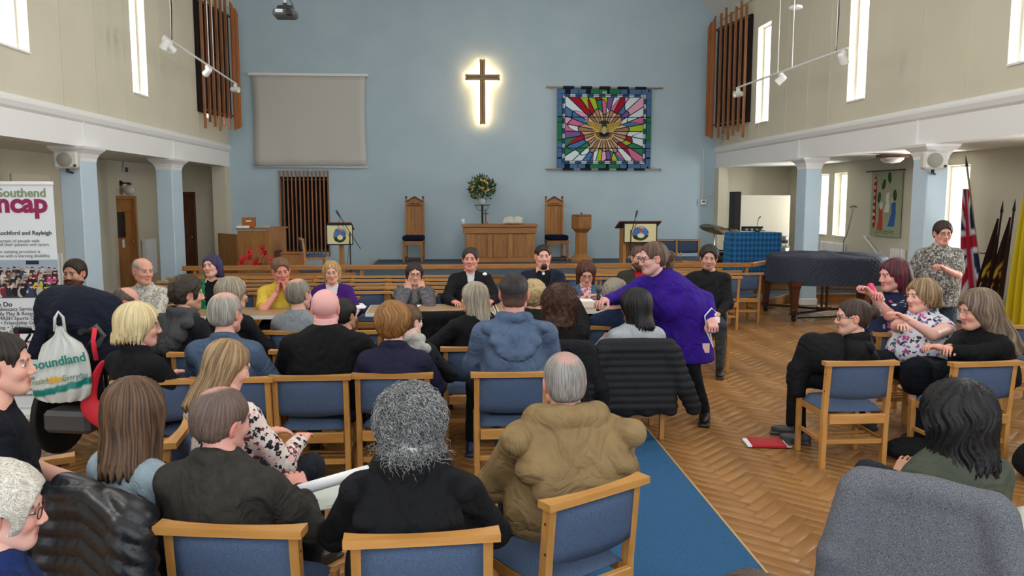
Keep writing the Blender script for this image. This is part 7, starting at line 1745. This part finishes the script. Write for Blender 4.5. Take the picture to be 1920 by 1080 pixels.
a24 = person('woman with burgundy hair and navy floral top, hands raised', (1676, 516, 6.65), -100, look=8, nod=4, hs=1.16, g=1.5, sh=1.1, top=floral('navy_floral', '#1c2440', ['#1c2440', '#8a8aa0', '#b05a78', '#1c2440', '#d0c8d0'], 20, .38), sleeves='short', bust=1.2, hair=LH(len=.24, w=.95, back=.3, open=.07), hc=('#6a2434', '#2c1418'), skin='#d49a8c', red=.6, armL=S(px=(1634, 552, 6.35), pole=(-.3, .2, -1)), armR=S(px=(1642, 550, 6.25), pole=(.3, .2, -1)), handL='clasp', handR='hold')
at_hand(a24, 'WR', 'pink_phone', None, None, 'bright pink phone held by the woman with burgundy hair', 'phone', (R(60), 0, R(40)), (-.03, .06, .04), [('case', MB().box((0, 0, 0), (.08, .15, .02), bev=.006), mat('hot_pink', '#c81c58', .5))])
person('woman with blonde bob, white floral top and folded arms', (1728, 556, 6.25), -125, look=28, nod=-2, tip=4, hs=1.12, g=1.55, sh=1.15, top=floral('white_floral', '#d8d6dc', ['#3c6468', '#b8508c', '#7a6aa0', '#d8d6dc', '#d8d6dc', '#2e3c4c'], 30, .5), sleeves='none', bust=1.2, skirt=True, bare=True, legs='#11141e', hair=LH(len=.075, w=.92, t=.012, vol=.01), hc=('#a48a66', '#6a543a'), skin='#e0ac9c', red=.5, armL=S(px=(1700, 598, 5.95), pole=(-.8, -.2, -.8)), armR=S(px=(1690, 612, 5.88), pole=(.9, -.2, -.8)))
person('woman with long ash-blonde hair and glasses in a black top', (1832, 582, 5.75), -100, look=12, nod=6, lean=.12, hs=1.2, g=1.4, sh=1.1, top='#111113', bust=1.1, sleeves='34', hair=LH(len=.30, w=1.05, t=.014, vol=.015, back=.5, open=.075, wave=1.2), hc=('#8a7660', '#52443a'), skin='#d8a08c', red=.5, glasses='thin', armL=S(px=(1764, 652, 5.50), pole=(-.6, -.2, -.9)), armR=S(px=(1768, 658, 5.42), pole=(.6, -.2, -.9)), handL='clasp', handR='clasp')
person('man standing at the right in a patterned short-sleeved shirt', (1768, 437, 8.3), 186, look=8, nod=4, hs=1.06, g=1.25, sh=1.1, stand=.86, top=floral('leaf_shirt', '#6c6a66', ['#a8a298', '#4a4a4a', '#c0bab0', '#7a766e', '#343436'], 60, .6), sleeves='short', collar=.02, hem=.10, legs='#3e4a5a', hair=short(t=.013, line=-.01), hc=('#3e2c28', '#20150f'), skin='#d49c8a', red=.5, glasses='dark', armL=S(to=(.10, .27, 1.16), pole=(-.9, -.3, -.6)), armR=S(to=(.27, .02, .78), pole=(.8, -.6, 0)), handL='fist')
person('woman with wavy black hair in an olive top at lower right', (1790, 782, 3.3), -4, look=-8, hs=1.2, g=1.25, sh=1.1, top=cloth('#4c5044', '#454a3e', 10), hair=S(style='long', len=.19, w=1.15, vol=.03, t=.014, wave=2.5, ridge=1.8, fr=12), hc=('#1c191b', '#070607'), skin='#b88c74', folds=.018, armL=S(to=(-.12, .22, .60)), armR=S(to=(.12, .22, .60)))
# nearest row
a19 = person('balding man in a charcoal fleece with a turned head', (416, 788, 3.02), 14, look=26, nod=4, tip=10, hs=1.06, g=1.25, sh=1.1, top=cloth('#37342f', '#302d29', 30), collar=.05, hair=S(style='short', t=.005, bald=(-.025, .042, .055, -.03), h=.006, fr=26, thin=.15, balda=.85), hc=('#5c5248', '#3a332c'), skin='#d2988a', red=.5, vx=.009, folds=.016)
a20 = person('person with a mass of grey curls in a black hoodie', (772, 795, 2.86), 2, look=4, hs=1.08, g=1.3, sh=1.12, top=cloth('#151517', '#121214', 30), hood=1.2, hair=S(style='long', len=.085, w=.92, vol=.008, t=.010, curl=.013, h=.0062, locks=(2400, .0015, .085, 1.5)), hc=('#b2b2b0', '#343434'), vx=.009, folds=.016)
a21 = person('grey-haired man in a hooded tan parka', (1058, 716, 3.4), -8, look=4, nod=-2, tip=-2, hs=1.10, g=1.35, sh=1.22, top=cloth('#8d7550', '#836b48', 9), hood=1.5, hair=S(style='short', t=.005, h=.0055, bald=(-.05, .042, .045), fr=30, ridge=.5, thin=.12, balda=.55), hc=('#9a9892', '#5c5a56'), skin='#d69a8c', red=.5, vx=.009, thick=.03, folds=.034, neck=1.1, hem=.14, armL=S(to=(-.18, .36, .62)), armR=S(to=(.2, .36, .62)))
a17 = person('older woman with white hair and glasses in a blue fleece, lower left', (6, 955, 2.15), 50, look=24, nod=6, hs=.92, g=1.1, top=cloth('#1c2c5c', '#18264e', 40), collar=.04, hair=S(style='short', t=.022, nape=-.09, vol=.012, curl=.005, h=.006), hc=('#d8d2c6', '#a09888'), skin='#dba898', red=.5, glasses='red', vx=.009, armL=S(to=(.10, .30, .74)), armR=S(to=(.16, .28, .74)), handL='clasp', handR='clasp')
# ---------------------------------------------------------------- things on tables, laps and floor
def sheets(nm, loc, w_, d_, h_, rz, lab, m=M_paper, n=3):
    r_ = empty(nm, loc, rz, lab, 'papers')
    for i in range(n): MB().box((.004*i, .003*i, h_*(i+.5)/n), (w_, d_, h_/n*.9), rz=.03*i).build('sheet', m, r_)
    return r_
tz = .718
p_ = atZ(660, 577, tz); sheets('paper_stack', (p_.x, p_.y+.05, tz), .24, .30, .02, .2, 'stack of white papers on the table before the blonde woman')
p_ = atZ(764, 576, tz); sheets('paper_sheets', (p_.x, p_.y+.02, tz), .21, .29, .004, -.3, 'white sheets on the table before the chin-on-hands woman')
tag(MB().box((p_.x+.03, p_.y, tz+.014), (.15, .09, .016), rz=.1, bev=.004).build('black_phone', M_black), 'black phone lying on the white sheets', 'phone')
p_ = atZ(945, 566, tz); sheets('paper_sheets', (p_.x, p_.y+.03, tz), .3, .21, .004, .2, 'loose white papers on the table before the black-jacketed man')
p_ = atZ(1092, 575, tz); bx = empty('white_box', (p_.x, p_.y, tz), 0, 'white open box with leaflets at the end of the tables', 'box')
MB().box((0, 0, .035), (.24, .22, .07), bev=.004).build('box_body', mat('card_cream', '#d8d4c8', .6), bx); MB().box((.0, 0, .074), (.22, .20, .006), rz=.1).build('leaflet', M_paper, bx)
p_ = atZ(1072, 571, tz); mc = empty('desk_microphone', (p_.x-.05, p_.y-.02, tz+.03), R(80), 'black microphone lying on the table beside the white box', 'microphone'); MB().cyl((0, -.12, 0), (0, .04, 0), .012, .016, n=10).build('handle', M_black, mc, True); MB().lathe([(.001, .04), (.022, .05), (.024, .075), (.001, .1)], n=12, axis='y').build('mic_head', M_pj, mc, True)
# rolled paper and leaflet in the lap between the two nearest
p_ = atY(625, 905, 3.3); rp = empty('rolled_paper', (p_.x-.0, 3.3, p_.z), R(-58), 'rolled white paper in the lap between charcoal fleece and black hoodie', 'papers')
MB().cyl((0, -.15, 0), (0, .16, .02), .024, n=16).build('roll', M_paper, rp, True)
p_ = atY(628, 908, 3.42); lf_ = empty('leaflet', (p_.x+.03, 3.42, p_.z-.04), R(20), 'pale unfolded leaflet beneath the rolled paper', 'papers'); MB().box((0, 0, 0), (.24, .20, .004), ry=R(-8)).build('sheet', mat('leaflet_paper', '#c6ccc4', .7), lf_); MB().box((-.02, -.02, -.012), (.24, .20, .004), ry=R(-2)).build('sheet', mat('leaflet_paper', '#c6ccc4', .7), lf_)
# red folder with a tablet on the floor
p_ = atZ(1437, 834, 0); rf = empty('red_folder', (p_.x, p_.y, 0), R(-8), 'red folder holding white papers lying on the parquet', 'folder')
MB().box((0, 0, .018), (.26, .20, .024), bev=.005).build('cover', mat('folder_red', '#b41c2c', .45), rf); MB().box((0, 0, .016), (.33, .185, .012), rz=.02).build('papers', M_paper, rf); MB().box((.155, -.005, .022), (.035, .17, .008)).build('tablet_edge', M_chrome, rf)
# bags under the right-hand chairs
def bagf(a, b, c_):
    def f(): v = Vol((-a-.08, -b-.08, -.03), (a+.08, b+.08, c_+.1), .014); v.ell((0, 0, c_*.45), (a, b, c_*.5), .03).ell((a*.3, -.02, c_*.3), (a*.7, b*.8, c_*.35), .05); v.plane((0, 0, -1), (0, 0, .004), .004); return v
    return f
drape('clear_bag', 'crumpled grey-brown plastic bag under the chairs at right', 'bag', (3.78, 5.62, 0), 0, mat('plastic_taupe', '#8a8478', .3, spec=.6), bagf(.17, .14, .42), amp=.03, fr=22)
drape('black_bag', 'black soft bag on the floor under the right-hand chair', 'bag', (3.35, 5.45, 0), 0, cloth('#121214'), bagf(.24, .14, .16), amp=.02)
drape('dark_backpack', 'dark bag on the floor behind the olive top', 'bag', (3.95, 4.95, 0), 0, cloth('#15151a'), bagf(.20, .16, .3), amp=.02)
drape('cream_bag', 'pale cream bag at the right edge of the picture', 'bag', (2.42, 3.12, 0), 0, mat('cream_cloth', '#c8c4b4', .8), bagf(.12, .12, .62), amp=.02)
drape('tan_handbag', 'soft brown bag on the floor under the quilted coat', 'bag', (1.0, 6.2, 0), 0, mat('tan_leather', '#5c4434', .5), bagf(.12, .10, .16), amp=.014)
person('person below the aisle carpet with only the dark crown showing', (1408, 1172, 1.7), 0, hs=1.0, top='#2a3350', hair=short(t=.012, fr=20), hc=('#5a4c40', '#2c241e'), nolegs=False)
drape('turquoise_jacket', 'turquoise jacket at the bottom left corner of the picture', 'jacket', (-1.42, 1.72, .42), .3, cloth('#3cb0a4'), bagf(.26, .16, .42), amp=.02)
